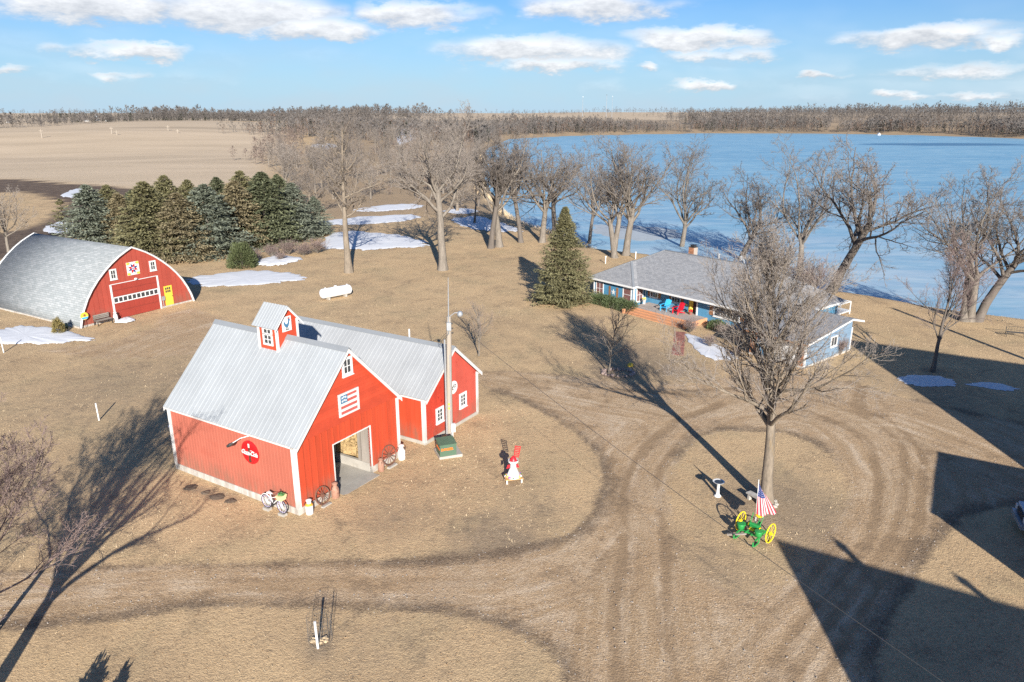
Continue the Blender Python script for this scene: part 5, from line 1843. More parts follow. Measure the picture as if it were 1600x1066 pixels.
for key, px, py, top, rz, lab in LAKE_T:
    tree_at('oak_tree', lab, key, px, py, top, TOP[key], R(rz), OAKG, wide=1.12)
put_tree('oak_tree', 'shore oak with limbs reaching in beside the iron bench', 'oakA', at(1690, 520), 1.0, R(200), OAKG)
tree_at('tall_tree', 'tall straight bare tree with pale trunk by the broad snow patch', 'tall1', 545, 426, 166, TOP['tall1'], R(30))
tree_at('tall_tree', 'tallest bare oak with thick pale limbs on the lawn', 'tall2', 692, 422, 152, TOP['tall2'], R(75))
tree_at('young_tree', 'young bare tree alone in the shaded lawn near the lake', 'young', 1457, 581, 352, TOP['young'], R(10))
tree_at('sapling_tree', 'slim sapling in a stone ring on the lawn', 'sapling', 951, 583, 468, TOP['sapling'], R(0), wide=1.15)
tree_at('sapling_tree', 'leaning dark sapling behind the peeling barn', 'sapling', 748, 556, 468, TOP['sapling'], R(140), wide=1.3)
tree_at('bare_tree', 'bare tree standing behind the arched barn', 'wood1', 14, 394, 285, TOP['wood1'], R(40), wide=1.1)
em = Vector((-16.1, 15.0, -.05))
put_tree('edge_maple_tree', 'bare reddish maple at the corner of the yard, casting a long shadow to the barn', 'edge_maple', em, 13.6 / TOP['edge_maple'], R(15))
put_tree('yard_tree', 'reddish bare young tree between the big maple and the barn', 'yard_tree', Vector((-18.7, 22.0, -.05)), 10.0 / TOP['yard_tree'], R(50))
# pinkish shrubs round the house
for (px, py, h, lab) in ((1195, 452, 5.2, 'tall pinkish shrub behind the house roof'), (1262, 470, 5.0, 'pinkish bare shrub behind the garage'), (1312, 555, 1.7, 'low twiggy shrub at the garage corner')):
    p = at(px, py)
    put_tree('bare_shrub', lab, 'shrub', p, h / TOP['shrub'], R(px), None, 'shrub')
for (x, y, h, lab) in ((14.0, -2.6, 1.6, 'twiggy bare shrub beside the porch steps'), (16.2, -1.0, 1.3, 'rounded bare shrub below the big house window'), (18.6, -2.2, 1.5, 'bare shrub between the porch and the garage'), (17.5, -4.6, 1.2, 'low bare shrub by the snow in front of the house'), (20.2, -5.0, .9, 'small bare shrub at the brick garage pier')):
    put_tree('bare_shrub', lab, 'shrub', HS(x, y, 0), h / TOP['shrub'], x, None, 'shrub')
# brush by the spruces
BR = [(398, 408, 1.8, 'dry brush clump behind the round juniper'), (425, 402, 2.0, 'dry brush clump by the lumpy snow bank'), (452, 398, 2.3, 'reddish brush clump in front of the spruces'), (475, 400, 2.1, 'brush clump next to the tall straight tree'), (496, 396, 2.4, 'brush clump at the end of the spruce row'), (440, 408, 1.4, 'low brush clump on the snow bank')]
for px, py, h, lab in BR:
    put_tree('brush_clump', lab, 'shrub', at(px, py), h / TOP['shrub'] * 1.25, R(px * 3), 'dry brush by the spruces', 'shrub', sz=h / TOP['shrub'])

# the wood behind the clearing
rng = np.random.default_rng(77)
WG = 'bare trees of the wood behind the clearing'
cand = []
tries = 0
WOODP = W([(415, 270), (430, 245), (520, 225), (640, 212), (752, 214), (750, 258), (760, 300), (788, 336), (740, 352), (715, 335), (650, 312), (560, 312), (520, 322), (500, 345), (470, 340), (440, 310)])
while len(cand) < 80 and tries < 6000:
    tries += 1
    px, py = rng.uniform(415, 790), rng.uniform(214, 352)
    q = G(px, py)
    if not inside(np.array([q[0]]), np.array([q[1]]), WOODP)[0]:
        continue
    if sd_poly(np.array([q[0]]), np.array([q[1]]), LAKE)[0] < 3:
        continue
    if all((q[0] - c[0]) ** 2 + (q[1] - c[1]) ** 2 > (5 + .012 * q[1]) ** 2 for c in cand):
        cand.append(q)
WL = ('grey bare tree among the wood behind the clearing', 'pale bare tree among the wood behind the clearing', 'dark stemmed bare tree among the wood behind the clearing', 'pale stemmed bare tree among the wood behind the clearing')
for i, q in enumerate(cand):
    k = i % 4
    h = rng.uniform(8, 12.5)
    put_tree('wood_tree', WL[k], 'wood%d' % k, (q[0], q[1], tz(q[0], q[1]) - .1), h / TOP['wood%d' % k] * 1.1, rng.uniform(0, 6.28), WG, 'tree', sz=h / TOP['wood%d' % k])

# ------------------------------------------------------------------ conifers
def conifer(seed, H, Rb, nb, nl, lw, ll, power=.9, droop=.25, lo=.03, up=.15):
    """trunk tube + one mesh of needle sprays set along drooping branches"""
    rng = np.random.default_rng(seed)
    t = np.sort(rng.uniform(0, 1, nb) ** 1.25)
    z = H * (lo + (1 - lo) * t)
    rad = Rb * (1 - t) ** power * rng.uniform(.78, 1.12, nb) + .06
    azb = np.arange(nb) * 2.399 + rng.normal(0, .3, nb)
    # uneven sides
    rad *= 1 + .16 * np.sin(azb * 2 + seed) * np.sin(t * 9 + seed) + .10 * np.sin(t * 34 + azb)
    dirx, diry = np.cos(azb), np.sin(azb)
    u = (rng.uniform(0, 1, (nb, nl)) ** .65)
    bx = (dirx * rad)[:, None] * u
    by = (diry * rad)[:, None] * u
    sag = (-droop * rad[:, None] * u ** 1.3 + up * rad[:, None] * u ** 3) * (1 - .5 * t[:, None])
    bz = z[:, None] + sag
    # tufts lie in a flat fan round the branch, outwards and a little hanging
    side = rng.normal(0, 1, (nb, nl)) * (.10 + .16 * rad[:, None] * (1 - u * .6))
    C = np.stack([bx - diry[:, None] * side, by + dirx[:, None] * side, bz + rng.normal(0, .05, (nb, nl)) - np.abs(side) * .18], -1).reshape(-1, 3)
    yaw = (azb[:, None] + np.sign(side) * rng.uniform(.1, 1.0, (nb, nl)) + rng.normal(0, .3, (nb, nl))).ravel()
    pit = rng.normal(-.10 + .35 * np.repeat(t, nl) ** 2, .38)
    D = np.stack([np.cos(yaw) * np.cos(pit), np.sin(yaw) * np.cos(pit), np.sin(pit)], -1)
    S = unit(np.cross(D, np.array([0, 0, 1.])) + rng.normal(0, .45, C.shape))
    l = ll * rng.uniform(.6, 1.25, len(C))[:, None] * (1 - .35 * np.repeat(t, nl))[:, None]
    w = lw * rng.uniform(.7, 1.3, len(C))[:, None]
    V = np.stack([C - D * l * .45, C + S * w * .5, C + D * l * .55, C - S * w * .5], 1).reshape(-1, 3)
    Fq = np.arange(len(V)).reshape(-1, 4)
    tp, tr = grow(rng, np.zeros((1, 3)), np.array([[0, 0, 1.]]), np.array([H * .97]), np.array([.024 * H]), 8, .01, .02, .08)
    return tubes(tp, tr, 7), (V, Fq)


CON = {}


def con_mesh(key, mat, **kw):
    (tv, tf), (nv, nf) = conifer(**kw)
    CON[key] = (quads_mesh('trunk', tv, tf, M['bark_dark']), quads_mesh('crown', nv, nf, M[mat]))


def put_con(name, label, key, loc, h, base, wide=1.0, rz=0.0, group=None, cat='tree'):
    t = thing(name, label, cat, loc, rz, group)
    s = h / base
    t.scale = (s * wide, s * wide, s)
    for nm, me in zip(('trunk', 'crown'), CON[key]):
        link(bpy.data.objects.new(nm, me), t)
    return t


for i, (mt) in enumerate(('spruce_olive', 'spruce_blue', 'spruce_green', 'spruce_brown')):
    for v in range(2):
        con_mesh('%s%d' % (mt, v), mt, seed=300 + i * 10 + v, H=10, Rb=5.2 + .5 * v, nb=320, nl=48, lw=.17, ll=.6, power=.66, droop=.34)
con_mesh('lone', 'spruce_olive', seed=371, H=9.6, Rb=3.6, nb=520, nl=58, lw=.095, ll=.40, power=.80, droop=.22, up=.28)
SG = 'spruces behind the arched barn'
SPR = [(150, 392, 288, 'spruce_blue0', 1.15, 'blue green spruce at the outer end of the spruce row'), (196, 390, 300, 'spruce_brown0', .95, 'thin brownish spruce between a blue and an olive one'), (240, 404, 283, 'spruce_olive0', 1.15, 'olive spruce right behind the arched barn ridge'), (288, 404, 300, 'spruce_brown1', 1.1, 'brownish spruce hanging over the arched barn gable'),
       (330, 398, 287, 'spruce_blue1', 1.2, 'broad silvery blue spruce in the middle of the row'), (376, 386, 280, 'spruce_brown0', 1.05, 'brown tinged spruce next to the silvery one'), (418, 380, 268, 'spruce_green0', 1.2, 'dark green spruce, tallest of the row'), (462, 374, 285, 'spruce_blue0', 1.1, 'bluish spruce near the brush clumps'), (494, 366, 306, 'spruce_blue1', 1.0, 'small grey blue spruce at the clearing end'),
       (178, 368, 288, 'spruce_olive1', 1.0, 'olive spruce behind the blue green end spruce'), (214, 366, 296, 'spruce_green1', 1.0, 'green spruce half hidden behind the thin brownish one'), (268, 370, 273, 'spruce_olive1', 1.0, 'olive spruce behind the barn ridge spruce'), (303, 370, 280, 'spruce_olive0', .95, 'pointed olive spruce rising behind the silvery one'), (347, 364, 276, 'spruce_green0', 1.0, 'green spruce behind the brown tinged one'), (384, 360, 266, 'spruce_olive1', 1.0, 'olive spruce top behind the row'), (440, 358, 272, 'spruce_green1', 1.05, 'green spruce behind the bluish one')]
for px, py, top, key, wd, lab in SPR:
    p = at(px, py)
    put_con('spruce_tree', lab, key, p - Vector((0, 0, .1)), hgt(p, top), 10.0, wd * 1.08, R(px * 7), SG)
con_mesh('pine', 'spruce_olive', seed=391, H=6, Rb=2.0, nb=42, nl=60, lw=.10, ll=.38, power=.7, droop=-.1, lo=.25)
p = at(104, 376)
put_con('scraggly_pine', 'scraggly open pine beside the spruce row', 'pine', p, hgt(p, 312), 6.0, 1.1)
p = at(880, 472)
put_con('lone_spruce', 'lone olive spruce at the corner of the blue house', 'lone', p - Vector((0, 0, .1)), hgt(p, 322), 9.6, .98, .5)


def leafy(name, label, mat, loc, rx, ry, h, n, seed, cat='shrub', lw=.07, ll=.2, rz=0.0, square=False):
    """dense evergreen shrub: outward sprays over a rounded body"""
    rng = np.random.default_rng(seed)
    t = thing(name, label, cat, loc, rz)
    d = unit(rng.normal(0, 1, (n, 3)))
    d[:, 2] = np.abs(d[:, 2]) * 1.0
    rr = rng.uniform(.72, 1.06, (n, 1)) * (1 + .1 * np.sin(d[:, :1] * 7 + seed) * np.cos(d[:, 1:2] * 6))
    if square:
        q = np.max(np.abs(d), axis=1, keepdims=True)
        d2 = d / np.maximum(q, .6)
    else:
        d2 = d
    C = d2 * rr * np.array([rx, ry, h])
    D = unit(d + np.array([0, 0, .35]) + rng.normal(0, .4, d.shape))
    S = unit(np.cross(D, rng.normal(0, 1, d.shape)))
    l = ll * rng.uniform(.6, 1.3, (n, 1))
    w = lw * rng.uniform(.7, 1.3, (n, 1))
    V = np.stack([C - D * l * .5, C + S * w * .5, C + D * l * .5, C - S * w * .5], 1).reshape(-1, 3)
    V[:, 2] = np.maximum(V[:, 2], .0)
    link(bpy.data.objects.new('foliage', quads_mesh('foliage', V, np.arange(len(V)).reshape(-1, 4), M[mat])), t)
    part('stem', M['bark_dark'], t, lambda m: m.tube([(0, 0, -.05), (0, 0, h * .6)], [.05, .02], 6))
    return t


leafy('round_juniper', 'round dark green juniper beside the snow bank', 'juniper', at(379, 417), 1.7, 1.7, 2.9, 5200, 5, lw=.09, ll=.3)
leafy('small_arborvitae', 'small yellowish evergreen by the snow below the arched barn', 'arbor', at(92, 521), .48, .48, 1.35, 1300, 6, lw=.05, ll=.22)
for k in range(3):
    leafy('clipped_hedge', ('clipped evergreen hedge under the left house windows', 'green hedge bush between the hedge ends', 'dark hedge bush beside the porch steps')[k], 'hedge', HS(2.0 + k * 1.75, -1.15, 0), 1.0, .75, .88, 2600, 20 + k, 'hedge', .06, .15, HROT, True)
leafy('spreading_yew', 'dark spreading yew below the big house window', 'hedge', HS(14.6, .3, 0), .9, .6, .8, 1500, 31, lw=.06, ll=.16)
# two shrubs below the drone whose shadows reach into the yard corner
for (tip, hh, rr_, lab) in (((160, 1030), 1.5, .55, 'rounded evergreen shrub in the yard corner'), ((198, 1042), 1.4, .33, 'narrow evergreen shrub next to the rounded one')):
    q = SH(G(*tip), hh)
    leafy('yard_shrub', lab, 'juniper', (q.x, q.y, 0), rr_, rr_, hh * .98, 1800, int(tip[0]), lw=.06, ll=.18)

# ------------------------------------------------------------------ dry tall grass on the bank: nobody could count it
rng = np.random.default_rng(5)
shore = LAKE[:14]
segl = np.hypot(*np.diff(shore, axis=0).T)
tot = np.concatenate([[0], np.cumsum(segl)])
N = 26000
s = rng.uniform(0, min(tot[-1], 330), N)
idx = np.clip(np.searchsorted(tot, s) - 1, 0, len(segl) - 1)
fr = (s - tot[idx]) / segl[idx]
base = shore[idx] + (shore[idx + 1] - shore[idx]) * fr[:, None]
base = base + rng.normal(0, 1.0, (N, 2)) * np.array([1.6, 1.6])
dsh = sd_poly(base[:, 0], base[:, 1], LAKE)
ok = (dsh > .8) & (dsh < 6)
base = base[ok]
bz = terrain(base[:, 0], base[:, 1])
n = len(base)
P = np.column_stack([base, bz - .03])
D = unit(np.column_stack([rng.normal(0, .35, n), rng.normal(0, .35, n), np.ones(n)]))
S = unit(np.column_stack([rng.normal(0, 1, n), rng.normal(0, 1, n), np.zeros(n)]))
h = rng.uniform(.35, 1.05, n)[:, None]
w = rng.uniform(.02, .06, n)[:, None]
V = np.stack([P - S * w, P + S * w, P + D * h + S * w * .3, P + D * h - S * w * .3], 1).reshape(-1, 3)
o = link(bpy.data.objects.new('bank_grass', quads_mesh('bank_grass', V, np.arange(len(V)).reshape(-1, 4), M['dry_grass'])))
o['kind'] = 'stuff'
o['label'] = 'tall dry grass along the lake bank'


# ------------------------------------------------------------------ far woods: read as one mass
def far_wood(name, label, pts, hts, mat, kind, seed, blades=46):
    """one mesh of many small tree shapes: stem and a crown of thin upward blades (or a dark cone of sprays)"""
    rng = np.random.default_rng(seed)
    n = len(pts)
    k = blades
    z0 = terrain(pts[:, 0], pts[:, 1])
    H = hts * (1 + .22 * np.sin(pts[:, 0] / 17.0) * np.sin(pts[:, 1] / 23.0 + 1) + .18 * np.sin(pts[:, 0] / 53.0 + 2 + pts[:, 1] / 71.0))
    if kind == 'bare':
        u = rng.uniform(0, 1, (n, k)) ** .8
        a = rng.uniform(0, 6.283, (n, k))
        prof_ = np.sin(np.pi * np.clip(u * .85 + .15, 0, 1)) ** .7
        r = rng.uniform(.1, 1, (n, k)) * prof_ * .36 * H[:, None]
        C = np.stack([pts[:, :1] + r * np.cos(a), pts[:, 1:2] + r * np.sin(a), z0[:, None] + H[:, None] * (.25 + .72 * u)], -1)
        D = unit(np.stack([np.cos(a) * .7, np.sin(a) * .7, np.full((n, k), .9)], -1) + rng.normal(0, .35, (n, k, 3)))
        l = (H[:, None] * rng.uniform(.10, .24, (n, k)))[..., None]
        w = (H[:, None] * rng.uniform(.010, .034, (n, k)))[..., None]
    else:
        u = rng.uniform(0, 1, (n, k))
        a = rng.uniform(0, 6.283, (n, k))
        r = (1 - u) ** .8 * .24 * H[:, None] * rng.uniform(.5, 1, (n, k))
        C = np.stack([pts[:, :1] + r * np.cos(a), pts[:, 1:2] + r * np.sin(a), z0[:, None] + H[:, None] * (.04 + .92 * u)], -1)
        D = unit(np.stack([np.cos(a), np.sin(a), np.full((n, k), .5)], -1) + rng.normal(0, .3, (n, k, 3)))
        l = (H[:, None] * rng.uniform(.12, .24, (n, k)))[..., None]
        w = (H[:, None] * rng.uniform(.04, .08, (n, k)))[..., None]
    S = unit(np.cross(D, rng.normal(0, 1, (n, k, 3))))
    V = np.stack([C - D * l * .5, C + S * w, C + D * l * .5, C - S * w], 2).reshape(-1, 3)
    tw = (H * .012)[:, None]
    P0 = np.column_stack([pts, z0 - .2])
    P1 = np.column_stack([pts + rng.normal(0, .2, (n, 2)), z0 + H * .6])
    ax = np.array([1., 0, 0])
    ay = np.array([0, 1., 0])
    T1 = np.stack([P0 - ax * tw, P0 + ax * tw, P1 + ax * tw * .5, P1 - ax * tw * .5], 1).reshape(-1, 3)
    T2 = np.stack([P0 - ay * tw, P0 + ay * tw, P1 + ay * tw * .5, P1 - ay * tw * .5], 1).reshape(-1, 3)
    V = np.concatenate([V, T1, T2])
    o = link(bpy.data.objects.new(name, quads_mesh(name, V, np.arange(len(V)).reshape(-1, 4), M[mat])))
    o['kind'] = 'stuff'
    o['label'] = label
    return o


def strip(poly_px, n, seed, thick):
    rng = np.random.default_rng(seed)
    P = np.array([G(*p)[:2] for p in poly_px])
    sl2 = np.hypot(*np.diff(P, axis=0).T)
    tt = np.concatenate([[0], np.cumsum(sl2)])
    s = rng.uniform(0, tt[-1], n)
    i = np.clip(np.searchsorted(tt, s) - 1, 0, len(sl2) - 1)
    q = P[i] + (P[i + 1] - P[i]) * ((s - tt[i]) / sl2[i])[:, None]
    q = q + np.column_stack([rng.normal(0, thick * .3, n), rng.uniform(0, thick, n)])
    d = sd_poly(q[:, 0], q[:, 1], LAKE)
    return q[d > 5]


# far shore
rng = np.random.default_rng(9)
fs = LAKE[13:23]
sl2 = np.hypot(*np.diff(fs, axis=0).T)
tt = np.concatenate([[0], np.cumsum(sl2)])
n = 7600
s = rng.uniform(0, tt[-1], n)
i = np.clip(np.searchsorted(tt, s) - 1, 0, len(sl2) - 1)
dv = fs[i + 1] - fs[i]
q = fs[i] + dv * ((s - tt[i]) / sl2[i])[:, None]
nrm_ = np.column_stack([-dv[:, 1], dv[:, 0]])
nrm_ /= np.linalg.norm(nrm_, axis=1, keepdims=True)
off = 6 + 175 * rng.uniform(0, 1, n) ** 1.4
q1 = q + nrm_ * off[:, None]
ins = sd_poly(q1[:, 0], q1[:, 1], LAKE) < 4
q1[ins] = (q - nrm_ * off[:, None])[ins]
d = sd_poly(q1[:, 0], q1[:, 1], LAKE)
q1 = q1[d > 5]
rr = rng.uniform(0, 1, len(q1))
far_wood('far_shore_wood', 'grey bare woodland along the far lake shore', q1[rr < .78], rng.uniform(7, 13, (rr < .78).sum()), 'far_bare', 'bare', 1, 18)
far_wood('far_shore_russet_wood', 'russet bare trees scattered through the far shore woodland', q1[(rr >= .78) & (rr < .93)], rng.uniform(6, 10, ((rr >= .78) & (rr < .93)).sum()), 'far_red', 'bare', 2, 26)
far_wood('far_shore_cedars', 'dark cedars scattered through the far shore woodland', q1[rr >= .93], rng.uniform(5, 9, (rr >= .93).sum()), 'far_cedar', 'cone', 3, 30)
# the higher wood on the right of the far shore
rng = np.random.default_rng(19)
hill = np.column_stack([rng.uniform(230, 900, 5200), rng.uniform(560, 1250, 5200)])
dh = sd_poly(hill[:, 0], hill[:, 1], LAKE)
hill = hill[(dh > 60) & (dh < 430)]
far_wood('hillside_wood', 'grey bare woodland climbing the hillside beyond the far shore', hill, rng.uniform(9, 15, len(hill)), 'far_bare', 'bare', 12, 16)
# tree lines beyond the stubble field
L1 = strip([(-120, 218), (0, 214), (60, 211), (110, 208), (160, 206), (250, 203), (330, 201), (460, 203), (620, 206), (700, 206)], 620, 21, 60)
L2 = strip([(225, 199), (300, 197), (400, 196), (520, 197), (640, 199)], 620, 22, 170)
L3 = strip([(-150, 193), (0, 192), (110, 190), (240, 189), (420, 188)], 420, 23, 120)
L4 = strip([(-200, 184.5), (200, 184), (600, 184), (1000, 184.5), (1300, 184.5), (1800, 185)], 1300, 24, 900)
L5 = strip([(1180, 191), (1350, 192), (1500, 194), (1700, 197)], 1100, 25, 420)
rng = np.random.default_rng(4)
far_wood('field_edge_trees', 'bare trees along the far edge of the stubble field', np.concatenate([L1, L2]), np.concatenate([rng.uniform(6, 11, len(L1)), rng.uniform(12, 19, len(L2))]), 'far_bare', 'bare', 5, 50)
far_wood('distant_woods', 'distant bare woods on the horizon', np.concatenate([L3, L4, L5]), np.concatenate([rng.uniform(8, 13, len(L3)), rng.uniform(12, 22, len(L4)), rng.uniform(10, 15, len(L5))]), 'far_bare', 'bare', 6, 24)
C1 = strip([(100, 207), (160, 203), (230, 200), (330, 200), (420, 201)], 170, 31, 60)
C2 = strip([(20, 193), (110, 191), (230, 191)], 110, 32, 60)
far_wood('field_edge_cedars', 'dark cedars along the far edge of the stubble field', np.concatenate([C1, C2]), rng.uniform(5, 9, len(C1) + len(C2)), 'far_cedar', 'cone', 7, 40)
# undergrowth in the near wood
U1 = []
rg2 = np.random.default_rng(14)
while len(U1) < 260:
    c = WOODP.min(0) + rg2.uniform(0, 1, 2) * (WOODP.max(0) - WOODP.min(0))
    if inside(np.array([c[0]]), np.array([c[1]]), WOODP)[0]:
        U1.append(c)
far_wood('wood_undergrowth', 'twiggy undergrowth filling the wood behind the clearing', np.array(U1), rg2.uniform(2.0, 5.0, len(U1)), 'brush', 'bare', 8, 60)
ED = strip([(408, 262), (415, 240), (440, 226), (500, 214), (560, 208)], 260, 33, 25)
far_wood('wood_edge_thicket', 'reddish grey thicket at the field side of the wood', ED, rg2.uniform(3, 7, len(ED)), 'brush', 'bare', 9, 60)

# ------------------------------------------------------------------ far farmstead and masts
p = at(152, 189)
sc_ = p.y / 1150
silo = thing('far_silo', 'pale domed silo of a farm across the fields', 'silo', p)
part('silo_wall', M['steel_blue'], silo, lambda m: m.lathe([(3.2 * sc_, 0), (3.2 * sc_, 7 * sc_)], 20), auto=40)
part('silo_dome', M['steel_blue'], silo, lambda m: m.lathe([(3.25 * sc_, 7 * sc_ + .01), (2.4 * sc_, 8.2 * sc_), (1.0 * sc_, 8.8 * sc_), (.01, 9 * sc_)], 20), auto=40)
for (px, w, h, lab) in ((136, 6, 2.6, 'long white shed beside the far silo'), (168, 5, 2.2, 'low white shed behind the far silo'), (14, 5, 2.6, 'white farm shed far off beyond the cedar line'), (90, 5, 2, 'small white shed between far fields')):
    p = at(px, 190 if px > 50 else 192)
    sc_ = p.y / 1150
    b_ = thing('far_shed', lab, 'shed', p, R(px * 3 % 40 - 20))
    part('wall', M['white_clean'], b_, lambda m: m.box(-w * sc_ / 2, w * sc_ / 2, -2 * sc_, 2 * sc_, 0, h * .6 * sc_))
    part('roof', M['metal_new'], b_, lambda m: m.prism([(-w * sc_ * .52, -2.1 * sc_, h * .6 * sc_ + .02), (-w * sc_ * .52, 2.1 * sc_, h * .6 * sc_ + .02), (-w * sc_ * .52, 0, h * sc_)], (w * sc_ * 1.04, 0, 0)))
for (px, ty, lab) in ((910, 152, 'white mast on the horizon standing apart'), (947, 149, 'taller white mast of the close pair on the horizon'), (956, 151, 'thin white mast beside the taller one')):
    p = at(px, 183)
    hh = hgt(p, ty)
    mm = thing('white_mast', lab, 'mast', p)
    wd = p.y / 1150 * (.55 if px != 956 else .4)
    part('tower', M['galv'], mm, lambda m: m.tube([(0, 0, 0), (0, 0, hh)], [wd * .7, wd * .4], 8))
    part('head', M['dark'] if px == 947 else M['white_clean'], mm, lambda m: m.box(-wd * .8, wd * .8, -wd, wd * 1.2, hh + .05, hh + wd * 1.6))
# boathouse on the far shore
p = at(1380, 209)
sc_ = p.y / 1150
bh = thing('far_boathouse', 'tiny white gabled boathouse on the far shore', 'boathouse', p + Vector((0, 8, 0)))
part('wall', M['white_clean'], bh, lambda m: m.box(-2.4 * sc_, 2.4 * sc_, 0, 4 * sc_, -2, 2.2 * sc_))
part('roof', M['white_clean'], bh, lambda m: m.prism([(-2.7 * sc_, -.3 * sc_, 2.2 * sc_ + .02), (2.7 * sc_, -.3 * sc_, 2.2 * sc_ + .02), (.3 * sc_, -.3 * sc_, 6 * sc_)], (0, 4.6 * sc_, 0)))
# field poles
for (px, py, top) in ((66, 216, 202), (175, 209, 198), (183, 211, 204), (263, 204, 196), (278, 208, 202)):
    p = at(px, py)
    pl = thing('field_pole', 'wooden utility pole along the far edge of the stubble field', 'pole', p, 0, 'poles along the stubble field')
    part('shaft', M['pole'], pl, lambda m: m.tube([(0, 0, -.2), (0, 0, hgt(p, top))], [.35, .25], 6))
    part('crossarm', M['pole'], pl, lambda m: m.box(-1.2, 1.2, -.1, .1, hgt(p, top) - 1.1, hgt(p, top) - .85))

# ------------------------------------------------------------------ matted grass tufts and loose stones: nobody could count them
BUILT = [[tuple((BM @ Vector(p))[:2]) for p in ((-.2, -.7, 0), (7.5, -.3, 0), (7.5, 9.4, 0), (-.2, 9.4, 0))], [tuple((BM @ Vector(p))[:2]) for p in ((9, -.5, 0), (14.6, -.5, 0), (14.6, 12.2, 0), (9, 12.2, 0))],
         [tuple(QS(*p)[:2]) for p in ((-.2, -.3, 0), (11.6, -.3, 0), (11.6, 16.2, 0), (-.2, 16.2, 0))], [tuple(HS(*p)[:2]) for p in ((-.2, -2.3, 0), (13.2, -2.3, 0), (13.2, 9, 0), (-.2, 9, 0))], [tuple(HS(*p)[:2]) for p in ((11, -4, 0), (25.3, -4, 0), (25.3, 10, 0), (11, 10, 0))]]


def free(P):
    ok = np.ones(len(P), bool)
    for poly in BUILT:
        ok &= ~inside(P[:, 0], P[:, 1], poly)
    return ok


rng = np.random.default_rng(61)
n = 15000
yy = 15 + 55 * rng.uniform(0, 1, n) ** 1.5
P = np.column_stack([rng.uniform(-1, 1, n) * (yy * .72 + 5), yy])
clump = np.sin(P[:, 0] * 1.3 + 2 * np.sin(P[:, 1] * .5)) * np.sin(P[:, 1] * 1.1 + 1.5 * np.sin(P[:, 0] * .4))
keep = (np.maximum(sd_poly(P[:, 0], P[:, 1], DRIVE), -sd_poly(P[:, 0], P[:, 1], ISLE)) > .15) & (sd_poly(P[:, 0], P[:, 1], YARD) > .2) & free(P) & (rng.uniform(-1, 1, n) < clump * .25 + .5)
P = P[keep]
n, kb = len(P), 3
ang = rng.uniform(0, 6.283, (n, kb)) * .35 + (np.sin(P[:, 0] * .21) * 2 + np.cos(P[:, 1] * .17) * 2)[:, None]
D = unit(np.stack([np.cos(ang), np.sin(ang), rng.uniform(.15, .9, (n, kb))], -1))
S = unit(np.stack([-np.sin(ang), np.cos(ang), np.zeros((n, kb))], -1))
B0 = np.concatenate([P, terrain(P[:, 0], P[:, 1])[:, None] - .01], 1)[:, None, :] + np.concatenate([rng.normal(0, .05, (n, kb, 2)), np.zeros((n, kb, 1))], -1)
h = rng.uniform(.04, .12, (n, kb, 1))
w = rng.uniform(.008, .02, (n, kb, 1))
V = np.stack([B0 - S * w, B0 + S * w, B0 + D * h + S * w * .4, B0 + D * h - S * w * .4], 2).reshape(-1, 3)
o = link(bpy.data.objects.new('lawn_tufts', quads_mesh('lawn_tufts', V, np.arange(len(V)).reshape(-1, 4), M['dry_grass'])))
o['kind'] = 'stuff'
o['label'] = 'matted dry grass tufts all over the lawn'
n = 9000
yy = 15 + 50 * rng.uniform(0, 1, n) ** 1.4
P = np.column_stack([rng.uniform(-1, 1, n) * (yy * .72 + 4), yy])
dv2 = np.maximum(sd_poly(P[:, 0], P[:, 1], DRIVE), -sd_poly(P[:, 0], P[:, 1], ISLE))
P = P[(dv2 < .3) & free(P) & (rng.uniform(0, 1, n) < np.where(np.abs(dv2) < .9, 1.0, .45))]
n = len(P)
z = terrain(P[:, 0], P[:, 1])
r_ = rng.uniform(.015, .05, n)
tv = np.array([[1, 0, 0], [-.5, .87, 0], [-.5, -.87, 0], [0, 0, .9]])
rot = rng.uniform(0, 6.283, n)
cs_, sn_ = np.cos(rot), np.sin(rot)
V = tv[None] * r_[:, None, None]
V = np.stack([V[..., 0] * cs_[:, None] - V[..., 1] * sn_[:, None] + P[:, :1], V[..., 0] * sn_[:, None] + V[..., 1] * cs_[:, None] + P[:, 1:2], V[..., 2] + z[:, None] - .004], -1).reshape(-1, 3)
Ft = (np.array([[0, 1, 3], [1, 2, 3], [2, 0, 3]])[None] + (np.arange(n) * 4)[:, None, None]).reshape(-1, 3)
o = link(bpy.data.objects.new('gravel_stones', quads_mesh('gravel_stones', V, Ft, M['gravel'])))
o['kind'] = 'stuff'
o['label'] = 'loose gravel stones on the drive'
# ------------------------------------------------------------------ things in the yard
def milk_can(label, mat, loc, s=1.0, rz=0.0, band=None):
    t = thing('milk_can', label, 'milk can', loc, rz, 'milk cans by the barn door')
    t.scale = (s, s, s)
    part('body', M[mat], t, lambda m: m.lathe([(.14, 0), (.155, .02), (.155, .36), (.15, .40), (.09, .50), (.085, .56), (.115, .60)], 18), auto=40)
    part('lid', M[mat], t, lambda m: m.lathe([(.118, .602), (.12, .63), (.07, .66), (.03, .67)], 16), auto=40)
    for sgn in (-1, 1):
        part('handle', M['dark'], t, lambda m: m.ring((sgn * .135, 0, .47), (0, 1, 0), .055, .011, 10, 5))
    if band:
        part('band', M[band], t, lambda m: m.lathe([(.16, .40), (.162, .42), (.1, .495)], 18), auto=40)
    return t


